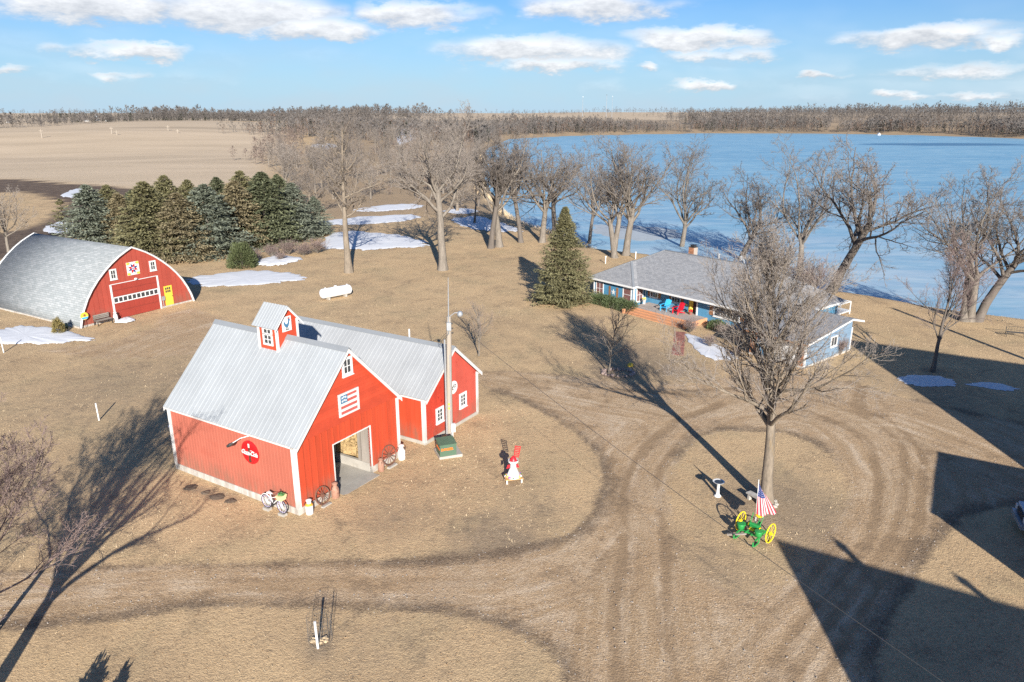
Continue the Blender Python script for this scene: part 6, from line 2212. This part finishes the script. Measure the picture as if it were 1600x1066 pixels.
def wagon_wheel(label, loc, r, mat, rz, lean):
    t = thing('wagon_wheel', label, 'wagon wheel', loc, rz, 'wagon wheels against the barn')
    t.rotation_euler = (lean, 0, rz)
    part('rim', M[mat], t, lambda m: m.ring((0, 0, r), (0, 1, 0), r - .03, .032, 36, 6))
    part('hub', M[mat], t, lambda m: (m.tube([(0, -.10, r), (0, .08, r)], .075, 12), m.tube([(0, -.13, r), (0, -.10, r)], .045, 10)))
    for k in range(12):
        a = k * math.pi / 6
        part('spoke', M[mat], t, lambda m: m.tube([(.06 * math.cos(a), 0, r + .06 * math.sin(a)), ((r - .04) * math.cos(a), 0, r + (r - .04) * math.sin(a))], .016, 5))
    return t


milk_can('white chipped milk can at the barn corner with the bicycle', 'can_white', BM @ Vector((.34, -.32, 0)), 1.15, .4, 'orange_q')
wagon_wheel('wagon wheel leaning by the rusty can left of the door', BM @ Vector((1.28, -.36, .05)), .46, 'rust', BARN_ROT, R(-14))
milk_can('rusty milk can at the near side of the barn doorway', 'pale_rust', BM @ Vector((2.10, -.26, 0)), 1.25, 1.0)
milk_can('pale rusty milk can at the far side of the barn doorway', 'pale_rust', BM @ Vector((5.42, -.30, 0)), 1.1, 2.0)
wagon_wheel('larger wagon wheel leaning between the rusty can and the white can', BM @ Vector((6.12, -.40, .05)), .56, 'rust', BARN_ROT, R(-13))
milk_can('white milk can at the barn corner facing the lower barn', 'can_white', BM @ Vector((7.05, -.34, 0)), 1.3, .2)
for k, (x, w) in enumerate(((1.28, .30), (6.12, .34))):
    tag(part('wheel_block', M['concrete'], None, lambda m: m.hexa([(-w, -.1, -.02), (w, -.1, -.02), (w, .1, -.02), (-w, .1, -.02), (-w * .9, -.07, .07), (w * .9, -.07, .07), (w * .9, .08, .07), (-w * .9, .08, .07)]), loc=BM @ Vector((x, -.46, 0)), rotz=BARN_ROT), ('pale stone block under the smaller wagon wheel', 'pale stone block under the larger wagon wheel')[k], 'block')

# bicycle standing along the long wall
bk = thing('bicycle', 'lavender bicycle with a yellow flower basket against the barn', 'bicycle', BM @ Vector((-.42, 1.18, .12)), BARN_ROT - math.pi / 2)
for x in (-.52, .52):
    tyre = part('wheel', M['rubber'], bk, lambda m: m.ring((x, 0, .33), (0, 1, 0), .33, .024, 30, 6))
    part('rim', M['lav'], tyre, lambda m: m.ring((x, 0, .33), (0, 1, 0), .295, .012, 30, 5))
    part('wheel_disc', M['white_clean'], tyre, lambda m: [m.beam((x, 0, .33), (x + .29 * math.cos(a * math.pi / 6), 0, .33 + .29 * math.sin(a * math.pi / 6)), .012, .012) for a in range(12)])
part('frame', M['white_clean'], bk, lambda m: (m.tube([(-.52, 0, .33), (-.08, 0, .30)], .022, 6), m.tube([(-.08, 0, .30), (-.22, 0, .80)], .024, 6), m.tube([(-.08, 0, .30), (.38, 0, .72)], .026, 6), m.tube([(-.17, 0, .60), (.36, 0, .80)], .022, 6), m.tube([(-.52, 0, .33), (-.18, 0, .66)], .018, 6)))
part('fork', M['lav'], bk, lambda m: (m.tube([(.52, .05, .33), (.40, .04, .70)], .018, 6), m.tube([(.52, -.05, .33), (.40, -.04, .70)], .018, 6), m.tube([(.40, 0, .70), (.34, 0, .98)], .022, 6)))
part('handlebar', M['dark'], bk, lambda m: m.tube([(.18, -.28, 1.02), (.32, -.18, 1.0), (.34, 0, .98), (.32, .18, 1.0), (.18, .28, 1.02)], .014, 6))
part('saddle', M['white_clean'], bk, lambda m: m.hexa([(-.36, -.09, .82), (-.06, -.03, .82), (-.06, .03, .82), (-.36, .09, .82), (-.35, -.08, .89), (-.08, -.025, .87), (-.08, .025, .87), (-.35, .08, .89)]))
part('mudguard', M['white_clean'], bk, lambda m: m.ring((-.52, 0, .33), (0, 1, 0), .37, .03, 14, 4, 3.4, 5.9))
bas = part('basket', M['basket'], bk, lambda m: m.hexa([(.42, -.15, .70), (.66, -.15, .70), (.66, .15, .70), (.42, .15, .70), (.38, -.20, .95), (.72, -.20, .95), (.72, .20, .95), (.38, .20, .95)]))
part('flowers', M['leaf'], bas, lambda m: [m.blob((.55 + .1 * math.cos(k * 2.4), .12 * math.sin(k * 2.4), .98 + .02 * (k % 3)), .06, .06, .05, random.Random(k), 6, 4, .3) for k in range(6)])
part('crank', M['dark'], bk, lambda m: (m.tube([(-.08, -.05, .30), (-.08, .05, .30)], .09, 12), m.beam((-.08, -.07, .30), (.05, -.07, .20), .02, .02)))
for x in (-.52, .52):
    tag(part('footing_block', M['concrete'], None, lambda m: m.box(-.19, .19, -.12, .12, -.02, .115), loc=BM @ (Vector((-.42, 1.18 - x, 0))), rotz=BARN_ROT - math.pi / 2), 'concrete footing block under the front bicycle wheel' if x > 0 else 'concrete footing block under the rear bicycle wheel', 'block')

# utility pole with lamp, meter, conduit
pp = at(703, 684)
PZ = hgt(pp, 494)
up = thing('utility_pole', 'weathered wooden utility pole in front of the peeling barn', 'utility pole', pp)
part('shaft', M['pole'], up, lambda m: m.tube([(0, 0, -.3), (.05, 0, PZ * .5), (.12, 0, PZ)], [.18, .16, .13], 12), auto=50)
part('conduit', M['galv'], up, lambda m: (m.tube([(-.16, -.12, .2), (-.14, -.12, PZ * .82)], .05, 8), m.tube([(.10, -.18, .2), (.14, -.15, PZ * .7)], .035, 8)))
part('antenna_mast', M['galv'], up, lambda m: m.tube([(.10, -.12, PZ * .86), (.13, -.12, PZ + 1.0), (.15, -.12, PZ + 2.2)], [.04, .03, .015], 6))
part('lamp_arm', M['galv'], up, lambda m: m.tube([(.12, 0, PZ - .05), (.45, 0, PZ + .18), (.72, 0, PZ + .2)], .022, 6))
part('lamp_head', M['galv'], up, lambda m: (m.lathe([(.05, .26), (.12, .22), (.17, .1), (.15, .0), (.08, -.06)], 12, (.74, 0, PZ + .02)),), auto=50)
part('weatherhead_box', M['galv'], up, lambda m: m.box(.02, .26, -.32, -.14, PZ - .75, PZ - .30))
part('insulator', M['dark'], up, lambda m: [m.tube([(.22, -.1 + k * .1, PZ - .4 - k * .3), (.34, -.1 + k * .1, PZ - .4 - k * .3)], .04, 6) for k in range(3)])
part('wire_loop', M['pole_wire'], up, lambda m: [m.tube([(-.08 + .34 * math.sin(j * .5 + k) * (.6 + .2 * k), -.15 + .1 * k, PZ - .25 - j * .16 - .2 * k) for j in range(8)], .012, 4) for k in range(3)])
part('pole_tag', M['yellow'], up, lambda m: (m.box(-.03, .07, -.20, -.185, 2.1, 2.22), m.box(-.03, .07, -.20, -.185, 1.85, 1.97)))
part('meter', M['white_clean'], up, lambda m: (m.box(.12, .36, -.34, -.17, .5, 1.0), m.tube([(.24, -.35, .78), (.24, -.42, .78)], .09, 12), m.tube([(.2, -.25, 0), (.2, -.25, .5)], .03, 6)))
# green transformer cabinet on its slab
tc_ = at(697, 713)
tx = thing('transformer_cabinet', 'green transformer cabinet with orange lettering on a concrete pad', 'transformer', (tc_.x + .05, tc_.y + .15, 0), R(20))
part('pad', M['concrete'], tx, lambda m: m.box(-.55, .75, -.45, .75, -.05, .16))
part('cabinet', M['xgreen'], tx, lambda m: m.hexa([(-.5, -.4, .162), (.42, -.4, .162), (.42, .42, .162), (-.5, .42, .162), (-.5, -.4, .80), (.42, -.4, .80), (.42, .42, .90), (-.5, .42, .90)]))
part('cabinet_lid', M['xgreen'], tx, lambda m: m.hexa([(-.53, -.43, .802), (.45, -.43, .802), (.45, .45, .902), (-.53, .45, .902), (-.53, -.43, .84), (.45, -.43, .84), (.45, .45, .94), (-.53, .45, .94)]))
lm2 = text_mesh('danger_lettering', 'DANGER', .17, M['orange'], .004, 0, .012, .95)
lo = bpy.data.objects.new('danger_lettering', lm2)
lo.location = (-.10, -.405, .55)
lo.rotation_euler = (math.pi / 2, 0, 0)
link(lo, tx)
lm3 = bpy.data.objects.new('danger_lettering', lm2)
lm3.location = (-.505, 0, .55)
lm3.rotation_euler = (math.pi / 2, 0, -math.pi / 2)
lm3.scale = (.9, .9, 1)
link(lm3, tx)

# service wire from the pole to the machine shed
w0 = pp + Vector((.3, 0, PZ - .25))
w1 = SH((0, 0), 0)
u, v = 1500 - 800.0, 533.0 - 1060
dx, dy, dz = u, FOC * CP + v * SP, -FOC * SP + v * CP
tt_ = (6.0 - CAM_H) / dz
w1 = Vector((dx * tt_, dy * tt_, 6.0))
wdir = w1 - w0
w2 = w0 + wdir * 1.35
tag(part('overhead_wire', M['pole_wire'], None, lambda m: m.tube([w0 + (w2 - w0) * (k / 24) - Vector((0, 0, .5 * math.sin(math.pi * k / 24))) for k in range(25)], .009, 5)), 'thin dark service wire running from the utility pole across the drive', 'wire')

# windmill garden ornament on a flower bench
oz = at(802, 752)
wm = thing('windmill_ornament', 'white and red garden windmill with a slatted vane', 'garden ornament', (oz.x, oz.y, .27), R(12))
part('base_skirt', M['white_clean'], wm, lambda m: m.lathe([(.36, .0), (.35, .06), (.20, .42), (.16, .50)], 8))
part('tower', M['white_clean'], wm, lambda m: m.lathe([(.16, .502), (.145, .78)], 8))
part('gallery', M['white_clean'], wm, lambda m: m.lathe([(.16, .785), (.27, .84), (.27, .93), (.24, .93), (.24, .86), (.1, .86)], 16))
part('cap', M['orn_red'], wm, lambda m: m.lathe([(.20, .865), (.17, .98), (.08, 1.12), (.01, 1.16)], 14), auto=40)
for sgn in (-1, 1):
    part('side_panel', M['orn_red'], wm, lambda m: m.prism([(sgn * .18, .10, .45), (sgn * .34, .10, .42), (sgn * .26, .10, .62), (sgn * .15, .10, .62)], (0, .03, 0)))
vane = part('vane', M['orn_red'], wm, lambda m: (m.beam((.06, .12, 1.02), (.14, .16, 1.64), .03, .02), m.beam((.30, .14, .98), (.42, .18, 1.56), .03, .02)))
for k in range(7):
    f = k / 6
    part('vane_slat', M['orn_red'], vane, lambda m: m.beam((.05 + .09 * f, .125 + .03 * f, 1.06 + .55 * f), (.31 + .11 * f, .145 + .03 * f, 1.0 + .53 * f), .014, .042))
bn = thing('flower_bench', 'small wooden slat bench with flowers under the windmill', 'bench', (oz.x, oz.y, 0), R(12))
for k in range(4):
    bpart('slat', M['bench_wood'], bn, -.46, .46, -.32 + k * .162, -.17 + k * .162, .225, .265)
for x in (-.38, .38):
    for y in (-.24, .24):
        bpart('leg', M['can_white'], bn, x - .035, x + .035, y - .035, y + .035, 0, .224)
rg = random.Random(8)
for k in range(26):
    a = k * 2.399
    x, y = (.36 + rg.uniform(0, .08)) * math.cos(a), (.26 + rg.uniform(0, .05)) * math.sin(a)
    nm = ('petal_yellow', 'pink', 'purple', 'leaf', 'petal_yellow', 'white_clean')[k % 6]
    f_ = part('flower', M[nm], bn, lambda m: m.blob((x, y, .31 + rg.uniform(0, .05)), .06, .06, .045, rg, 6, 4, .35))

# birdbath
bb = at(1121, 775)
bth = thing('birdbath', 'white pedestal birdbath near the maple', 'birdbath', bb)
part('pedestal', M['white_clean'], bth, lambda m: m.lathe([(.18, 0), (.17, .04), (.09, .10), (.065, .40), (.085, .66), (.12, .70)], 16), auto=50)
part('bowl', M['white_clean'], bth, lambda m: m.lathe([(.10, .702), (.26, .76), (.29, .80), (.27, .80), (.20, .77)], 24), auto=50)
part('water', M['glass'], bth, lambda m: m.lathe([(.215, .776), (.01, .777)], 24))

# old horse-drawn planter, painted, with a flag
pc = at(1178, 838)
pl = thing('antique_planter', 'antique green planter machine with yellow iron wheels', 'farm implement', (pc.x, pc.y, 0), R(-46))
for sx in (-1, 1):
    wl = part('wheel', M['jd_yellow'], pl, lambda m: m.ring((sx * .72, .05, .44), (1, 0, 0), .43, .028, 32, 6))
    part('hub', M['jd_yellow'], wl, lambda m: m.tube([(sx * .66, .05, .42), (sx * .80, .05, .42)], .07, 10))
    for k in range(8):
        a = k * math.pi / 4
        part('spoke', M['jd_yellow'], wl, lambda m: m.tube([(sx * .72, .05, .44), (sx * .72, .05 + .42 * math.cos(a), .44 + .42 * math.sin(a))], .009, 5))
part('axle', M['jd_green'], pl, lambda m: m.tube([(-.70, .05, .42), (.70, .05, .42)], .035, 8))
part('frame', M['jd_green'], pl, lambda m: (m.beam((-.5, -.45, .34), (.5, -.45, .34), .07, .06), m.beam((-.45, -.75, .3), (-.45, .4, .40), .06, .06), m.beam((.45, -.75, .3), (.45, .4, .40), .06, .06), m.beam((-.15, -.6, .36), (0, .5, .5), .05, .05), m.beam((.15, -.6, .36), (0, .5, .5), .05, .05)))
for sx in (-1, 1):
    hop = part('seed_hopper', M['jd_green'], pl, lambda m: m.lathe([(.07, .36), (.16, .46), (.17, .62)], 14, (sx * .42, -.48, 0)), auto=40)
    part('hopper_lid', M['jd_green'], hop, lambda m: m.lathe([(.18, .622), (.17, .65), (.04, .67)], 14, (sx * .42, -.48, 0)), auto=40)
    part('runner', M['jd_green'], pl, lambda m: m.tube([(sx * .45, -.95, .30), (sx * .46, -.98, .12), (sx * .46, -.80, .04), (sx * .45, -.45, .06), (sx * .45, -.40, .32)], .035, 6))
    part('lever', M['jd_green'], pl, lambda m: m.tube([(sx * .2, -.1, .42), (sx * .24, .1, .8), (sx * .24, .22, 1.0)], .018, 6))
part('gear_box', M['jd_green'], pl, lambda m: (m.box(-.16, .16, -.18, .16, .40, .56), m.tube([(-.24, 0, .5), (.24, 0, .5)], .12, 12)))
part('chain_gear', M['jd_yellow'], pl, lambda m: (m.ring((-.28, .02, .48), (1, 0, 0), .10, .02, 16, 5), m.ring((.28, -.1, .48), (1, 0, 0), .09, .02, 16, 5), m.box(-.10, .10, -.34, -.2, .42, .5)))
part('seat', M['jd_yellow'], pl, lambda m: m.lathe([(.02, .86), (.14, .87), (.17, .92), (.15, .93)], 14, (0, .30, 0)))
part('seat_spring', M['jd_green'], pl, lambda m: m.tube([(0, .1, .5), (0, .38, .62), (0, .30, .86)], .022, 6))
part('tongue', M['wood_grey'], pl, lambda m: m.beam((-.10, -.55, .32), (-.78, -.98, .16), .11, .07))
fg = thing('american_flag', 'american flag on a short pole behind the green planter', 'flag', (pc.x + .20, pc.y + .30, .0), R(0))
fg.scale = (1.38, 1.38, 1.5)
part('pole', M['white_clean'], fg, lambda m: m.tube([(-.05, .02, .2), (-.10, .02, 1.75)], .014, 6))
# hanging cloth: rows run down the hoist, stripes hang with folds
nu, nv = 26, 16
Vf, Ff, mf = [], [], []
for j in range(nv + 1):
    for i in range(nu + 1):
        u_, v_ = i / nu, j / nv                    # u across the stripes (hoist), v along the fly (hangs down)
        x = -.10 + u_ * (.10 + .52 * v_ ** .8) + .04 * v_
        z = 1.72 - .55 * u_ * (1 - .55 * v_) * .55 - v_ * (1.18 - .30 * u_)
        y = .02 - .10 * v_ + .05 * math.sin(u_ * 11 + v_ * 2.0) * (.25 + v_)
        Vf.append((x, y, z))
for j in range(nv):
    for i in range(nu):
        Ff.append((j * (nu + 1) + i, j * (nu + 1) + i + 1, (j + 1) * (nu + 1) + i + 1, (j + 1) * (nu + 1) + i))
        mf.append(2 if (j < 7 and i < 18) else (0 if (i // 2) % 2 == 0 else 1))
# mirror so that the canton is at the hoist's outer side
fme = bpy.data.meshes.new('cloth')
fme.from_pydata(Vf, [], Ff)
for nm in ('flag_red', 'flag_white', 'flag_blue'):
    fme.materials.append(M[nm])
fme.polygons.foreach_set('material_index', mf)
fme.polygons.foreach_set('use_smooth', [True] * len(Ff))
fme.update()
cloth = link(bpy.data.objects.new('cloth', fme), fg)
stm = MB()
for jj in range(6):
    for ii_ in range(7):
        iu, iv = 1.2 + ii_ * 2.15 + (1.0 if jj % 2 else 0), .7 + jj * 1.05
        if iu > 15.2:
            continue
        i0, j0 = int(iu), int(iv)
        c = Vector(Vf[j0 * (nu + 1) + i0])
        ex = (Vector(Vf[j0 * (nu + 1) + i0 + 1]) - c)
        ey = (Vector(Vf[(j0 + 1) * (nu + 1) + i0]) - c)
        nr = ex.cross(ey).normalized()
        if nr.y > 0:
            nr = -nr
        c = c + ex * (iu - i0) + ey * (iv - j0) + nr * .006
        exn, eyn = ex.normalized() * .009, ey.normalized() * .011
        stm.face([c + exn, c + eyn, c - exn, c - eyn])
stars = stm.build('stars', M['flag_white'], cloth)
stars['kind'] = 'stuff'
# stones and a slab bench at the foot of the maple
rg = random.Random(4)
sb = thing('stone_bench', 'pale stone slab bench beside the maple trunk', 'bench', (mp.x - .55, mp.y + .15, 0), R(-60))
bpart('slab', M['concrete_white'], sb, -.42, .42, -.16, .16, .30, .37)
bpart('leg', M['concrete_white'], sb, -.34, -.22, -.12, .12, 0, .299)
bpart('leg', M['concrete_white'], sb, .22, .34, -.12, .12, 0, .299)
for k, (dx_, dy_, r_) in enumerate(((.02, -.46, .15), (.24, -.42, .14), (.40, -.20, .12), (.44, .10, .12), (-.30, -.32, .11))):
    tag(part('field_stone', M['concrete'], None, lambda m: m.blob((0, 0, r_ * .4), r_, r_ * .8, r_ * .65, rg, 9, 6, .18), loc=(mp.x + dx_, mp.y + dy_, 0)), 'pale grey stone piled against the maple trunk', 'stone', 'stones round the maple foot')
# stone ring round the sapling
c = at(951, 583)
rg = random.Random(9)
for k in range(22):
    a = k / 22 * 6.283
    r_ = rg.uniform(.10, .2)
    tag(part('ring_stone', M['rock'], None, lambda m: m.blob((0, 0, r_ * .4), r_, r_ * rg.uniform(.7, 1), r_ * .7, rg, 7, 5, .25), loc=(c.x + .7 + 1.15 * math.cos(a) + rg.uniform(-.1, .1), c.y - .1 + .75 * math.sin(a), 0), rotz=a), 'pinkish stone of the ring round the slim sapling', 'stone', 'stones round the sapling')
cr = at(985, 572)
tag(part('yard_bell', M['yellow'], None, lambda m: (m.lathe([(.22, 0), (.24, .05), (.16, .2), (.06, .26)], 12),), loc=cr), 'small yellow dome ornament behind the stone ring', 'ornament')

# propane tank
ta, tb_ = at(500, 470), at(550, 461)
tc2 = (Vector(ta) + Vector(tb_)) / 2
tl = (Vector(tb_) - Vector(ta)).length
tk = thing('propane_tank', 'white propane tank lying on the lawn', 'propane tank', tc2, math.atan2(tb_.y - ta.y, tb_.x - ta.x))
L_, r_ = tl / 2 * .96, .50
m = MB()
pr = [(-L_ - .0, .02)] + [(-L_ + .30 * (1 - math.cos(a)), r_ * math.sin(a)) for a in (.4, .8, 1.2, 1.57)]
pr = pr + [(-x, r) for x, r in pr[::-1]]
m.tube([(x, 0, .66) for x, r in pr], [r for x, r in pr], 22)
m.build('shell', M['tank'], tk, auto=50)
for x in (-L_ * .55, L_ * .55):
    bpart('saddle', M['concrete'], tk, x - .10, x + .10, -.38, .38, 0, .26)
part('dome', M['white_clean'], tk, lambda m: m.lathe([(.17, 1.14), (.17, 1.24), (.10, 1.29)], 14))
part('lifting_lug', M['tank'], tk, lambda m: (m.box(-L_ * .7, -L_ * .7 + .12, -.02, .02, 1.12, 1.24), m.box(L_ * .7, L_ * .7 + .12, -.02, .02, 1.12, 1.24)))

# adirondack chairs on the porch
def adirondack(label, mat, loc, rz):
    t = thing('adirondack_chair', label, 'chair', loc, rz, 'adirondack chairs on the porch')
    for k in range(5):
        x = -.24 + k * .12
        hh = .92 + .08 * (2 - abs(k - 2)) / 2
        part('back_slat', M[mat], t, lambda m: m.prism([(x - .054, .28, .30), (x + .054, .28, .30), (x + .054, .58, hh), (x - .054, .58, hh)], (0, .025, .01)))
    for k in range(5):
        y = -.30 + k * .12
        part('seat_slat', M[mat], t, lambda m: m.box(-.28, .28, y - .053, y + .053, .36 - k * .02, .385 - k * .02))
    for s in (-1, 1):
        part('arm', M[mat], t, lambda m: m.box(s * .36 - .075, s * .36 + .075, -.42, .42, .56, .585))
        part('front_leg', M[mat], t, lambda m: m.box(s * .32 - .025, s * .32 + .025, -.36, -.26, 0, .559))
        part('rear_leg', M[mat], t, lambda m: m.prism([(s * .29 - .02, -.34, .27), (s * .29 - .02, -.34, .36), (s * .29 - .02, .62, .09), (s * .29 - .02, .62, 0)], (.04, 0, 0)))
    return t


adirondack('turquoise adirondack chair on the porch deck', 'blue_chair', HS(8.9, .30, .456), HROT + R(8))
adirondack('red adirondack chair on the porch deck', 'red_chair', HS(10.35, .30, .456), HROT - R(6))
pt = thing('porch_planter', 'pale urn with yellow green plant by the porch corner', 'planter', HS(5.95, .75, .456), 0)
part('urn', M['white'], pt, lambda m: m.lathe([(.14, 0), (.10, .12), (.20, .40), (.22, .44)], 14), auto=40)
part('plant', M['petal_yellow'], pt, lambda m: [m.blob((.1 * math.cos(k * 2.4), .1 * math.sin(k * 2.4), .50 + .04 * (k % 3)), .09, .09, .07, random.Random(k), 6, 4, .3) for k in range(6)])
wt_ = thing('porch_wreath_pot', 'red and yellow flower pot beside the front door', 'planter', HS(11.3, .95, .456), 0)
part('pot', M['paver'], wt_, lambda m: m.lathe([(.12, 0), (.17, .28)], 12), auto=40)
part('flowers', M['red_chair'], wt_, lambda m: [m.blob((.1 * math.cos(k * 2.4), .1 * math.sin(k * 2.4), .34 + .05 * (k % 4)), .08, .08, .07, random.Random(k), 6, 4, .3) for k in range(6)])
part('yellow_flowers', M['petal_yellow'], wt_, lambda m: [m.blob((.08 * math.cos(k * 2.0), .08 * math.sin(k * 2.0), .55 + .06 * (k % 3)), .08, .08, .07, random.Random(k), 6, 4, .3) for k in range(5)])

# in front of the arched barn
sn = thing('sunflower_sign', 'round yellow and blue sunflower disc on a stake', 'garden ornament', QS(.40, -.30, 0), QROT)
part('stake', M['dark'], sn, lambda m: m.tube([(0, .05, 0), (0, .05, .95)], .02, 6))
part('disc', M['yellow'], sn, lambda m: m.tube([(0, 0, 1.05), (0, .03, 1.05)], .34, 20))
part('lower_band', M['blue_chair'], sn, lambda m: m.prism([(-.32, -.002, .95), (.32, -.002, .95), (.2, -.002, .78), (-.2, -.002, .78)], (0, -.012, 0)))
part('centre', M['wood_brown'], sn, lambda m: m.tube([(0, -.001, 1.12), (0, -.03, 1.12)], .10, 14))
bq = thing('yard_bench', 'grey wooden slat bench against the arched barn wall', 'bench', QS(1.85, -.55, 0), QROT)
for k in range(4):
    bpart('seat_slat', M['wood_grey'], bq, -.72, .72, -.26 + k * .13, -.15 + k * .13, .42, .45)
for k in range(3):
    bpart('back_slat', M['wood_grey'], bq, -.72, .72, .27, .30, .52 + k * .14, .63 + k * .14)
for x in (-.66, .66):
    part('leg', M['dark'], bq, lambda m: (m.box(x - .03, x + .03, -.26, -.20, 0, .419), m.box(x - .03, x + .03, .305, .345, 0, .95), m.box(x - .03, x + .03, -.20, .305, .36, .415)))
milk_can('pale milk can beside the big garage door jamb', 'can_white', QS(3.08, -.40, 0), 1.25, 0)
tag(part('garden_hose_reel', M['xgreen'], None, lambda m: (m.tube([(-.12, 0, .28), (.12, 0, .28)], .2, 14), m.box(-.16, -.12, -.16, .16, 0, .5), m.box(.12, .16, -.16, .16, 0, .5)), loc=QS(-.75, .9, 0), rotz=QROT), 'small dark green reel at the corner of the arched barn', 'hose reel')
# white marker posts
for (px, py, top, lab) in ((155, 657, 631, 'white marker post standing on the lawn behind the barn'), (497, 1013, 973, 'leaning white post beside the wire tree guard'), (6, 551, 527, 'white marker post near the shaded snow by the arched barn')):
    p = at(px, py)
    hh = hgt(p, top)
    t = thing('marker_post', lab, 'post', p)
    part('pipe', M['white_clean'], t, lambda m: m.tube([(0, 0, -.1), (-.03, 0, hh)], .045, 10))
    part('cap', M['white_clean'], t, lambda m: m.tube([(-.03, 0, hh), (-.031, 0, hh + .03)], .05, 10))
# wire guard with a tiny sapling
cg = at(497, 1006)
gd = thing('wire_tree_guard', 'thin wire mesh guard round a tiny sapling', 'tree guard', (cg.x + .05, cg.y + .15, 0))
part('stake', M['dark'], gd, lambda m: (m.tube([(.30, .0, 0), (.30, .0, 1.15)], .014, 5)))
part('mesh', M['net'], gd, lambda m: [m.ring((0, 0, z), (0, 0, 1), .42, .0035, 24, 3) for z in (.05, .25, .45, .65, .85, 1.05)] + [m.tube([(.42 * math.cos(a), .42 * math.sin(a), .02), (.42 * math.cos(a), .42 * math.sin(a), 1.06)], .003, 3) for a in [k * .2618 for k in range(24)]])
part('sapling_stem', M['bark'], gd, lambda m: m.tube([(.03, 0, 0), (.0, .02, .5), (.04, 0, 1.2)], [.014, .010, .004], 5))
part('leaf_mulch', M['dry_grass'], gd, lambda m: [m.blob((.35 * math.cos(k * 2.4) * (k % 5) / 5, .35 * math.sin(k * 2.4) * (k % 5) / 5, .02), .10, .08, .04, random.Random(k), 6, 4, .3) for k in range(14)])
# iron bench frame near the shore
ib = at(1586, 527)
fb = thing('iron_bench', 'dark iron frame bench on the lawn near the shore oaks', 'bench', ib, R(-20))
part('seat', M['dark'], fb, lambda m: [m.beam((-.7, -.2 + k * .1, .42), (.7, -.2 + k * .1, .42), .03, .02) for k in range(5)])
part('backrest', M['dark'], fb, lambda m: (m.beam((-.7, .24, .85), (.7, .24, .85), .03, .03), m.beam((-.7, .24, .55), (.7, .24, .55), .02, .02), *[m.beam((-.7 + k * .2, .24, .42), (-.7 + k * .2, .24, .85), .015, .015) for k in range(8)]))
for x in (-.68, .68):
    part('leg', M['dark'], fb, lambda m: (m.box(x - .02, x + .02, -.22, -.18, 0, .40), m.box(x - .02, x + .02, .22, .26, 0, .84)))
# small white marker stakes on the lake lawn
for (px, py, lab) in ((946, 412, 'small white stake on the lake lawn beside the spruce'), (993, 405, 'small white stake on the lake lawn behind the house')):
    t = thing('white_stake', lab, 'stake', at(px, py))
    part('stick', M['white_clean'], t, lambda m: m.box(-.05, .05, -.03, .03, 0, .8))
    part('top', M['white_clean'], t, lambda m: m.box(-.09, .09, -.05, .05, .801, .95))
# parked truck in the shade of the sheds: its nose reaches into view
tr = thing('pickup_truck', 'pale pickup truck parked in the shade of the sheds', 'truck', Vector(G(1584, 826)) + Vector((2.45, -1.0, 0)), R(-22))
part('body', M['truck_paint'], tr, lambda m: (m.hexa([(-2.5, -.88, .45), (2.4, -.88, .45), (2.4, .88, .45), (-2.5, .88, .45), (-2.45, -.84, 1.02), (2.4, -.84, .98), (2.4, .84, .98), (-2.45, .84, 1.02)]),))
part('cab', M['truck_paint'], tr, lambda m: m.hexa([(-1.2, -.80, 1.021), (.6, -.80, 1.021), (.6, .80, 1.021), (-1.2, .80, 1.021), (-.6, -.68, 1.66), (.45, -.68, 1.66), (.45, .68, 1.66), (-.6, .68, 1.66)]))
part('windscreen', M['glass'], tr, lambda m: m.hexa([(-1.22, -.70, 1.08), (-1.17, -.70, 1.08), (-1.17, .70, 1.08), (-1.22, .70, 1.08), (-.72, -.60, 1.58), (-.67, -.60, 1.58), (-.67, .60, 1.58), (-.72, .60, 1.58)]))
part('bumper', M['galv'], tr, lambda m: m.box(-2.66, -2.501, -.86, .86, .42, .62))
part('grille', M['dark'], tr, lambda m: m.box(-2.54, -2.501, -.5, .5, .66, .95))
for s in (-1, 1):
    part('headlight', M['white_clean'], tr, lambda m: m.box(-2.55, -2.501, s * .70 - .13, s * .70 + .13, .70, .92))
    for x in (-1.65, 1.55):
        wl = part('wheel', M['rubber'], tr, lambda m: m.tube([(x, s * .72, .37), (x, s * .92, .37)], .37, 18))
        part('rim', M['galv'], wl, lambda m: m.tube([(x, s * .9, .37), (x, s * .93, .37)], .2, 14))
part('bed_floor', M['dark'], tr, lambda m: m.box(.65, 2.3, -.7, .7, 1.022, 1.03))
# utility pole out by the lake road: its long shadow crosses the lawn
tp_ = SH(G(1395, 482), 11.5)
u2 = thing('road_pole', 'tall utility pole beyond the sheds by the lake', 'utility pole', (tp_.x, tp_.y, 0))
part('shaft', M['pole'], u2, lambda m: m.tube([(0, 0, -.3), (0, 0, 11.5)], [.24, .18], 10))
part('crossarm', M['pole'], u2, lambda m: m.box(-.06, .06, -.9, .9, 10.9, 11.05))
# dug soil spots beside the long barn wall
for k, (px, py, r_) in enumerate(((297, 762, .30), (321, 770, .22), (341, 776, .34), (360, 783, .24))):
    p = at(px, py)
    tag(part('soil_mound', M['soil'], None, lambda m: m.blob((0, 0, -.02), r_ * 1.3, r_, .09, random.Random(k), 10, 6, .25), loc=p), ('dark dug soil mound nearest the barn back corner', 'small dark soil mound second from the barn back corner', 'largest dark soil mound beside the barn wall', 'dark soil mound nearest the bicycle')[k], 'soil mound')
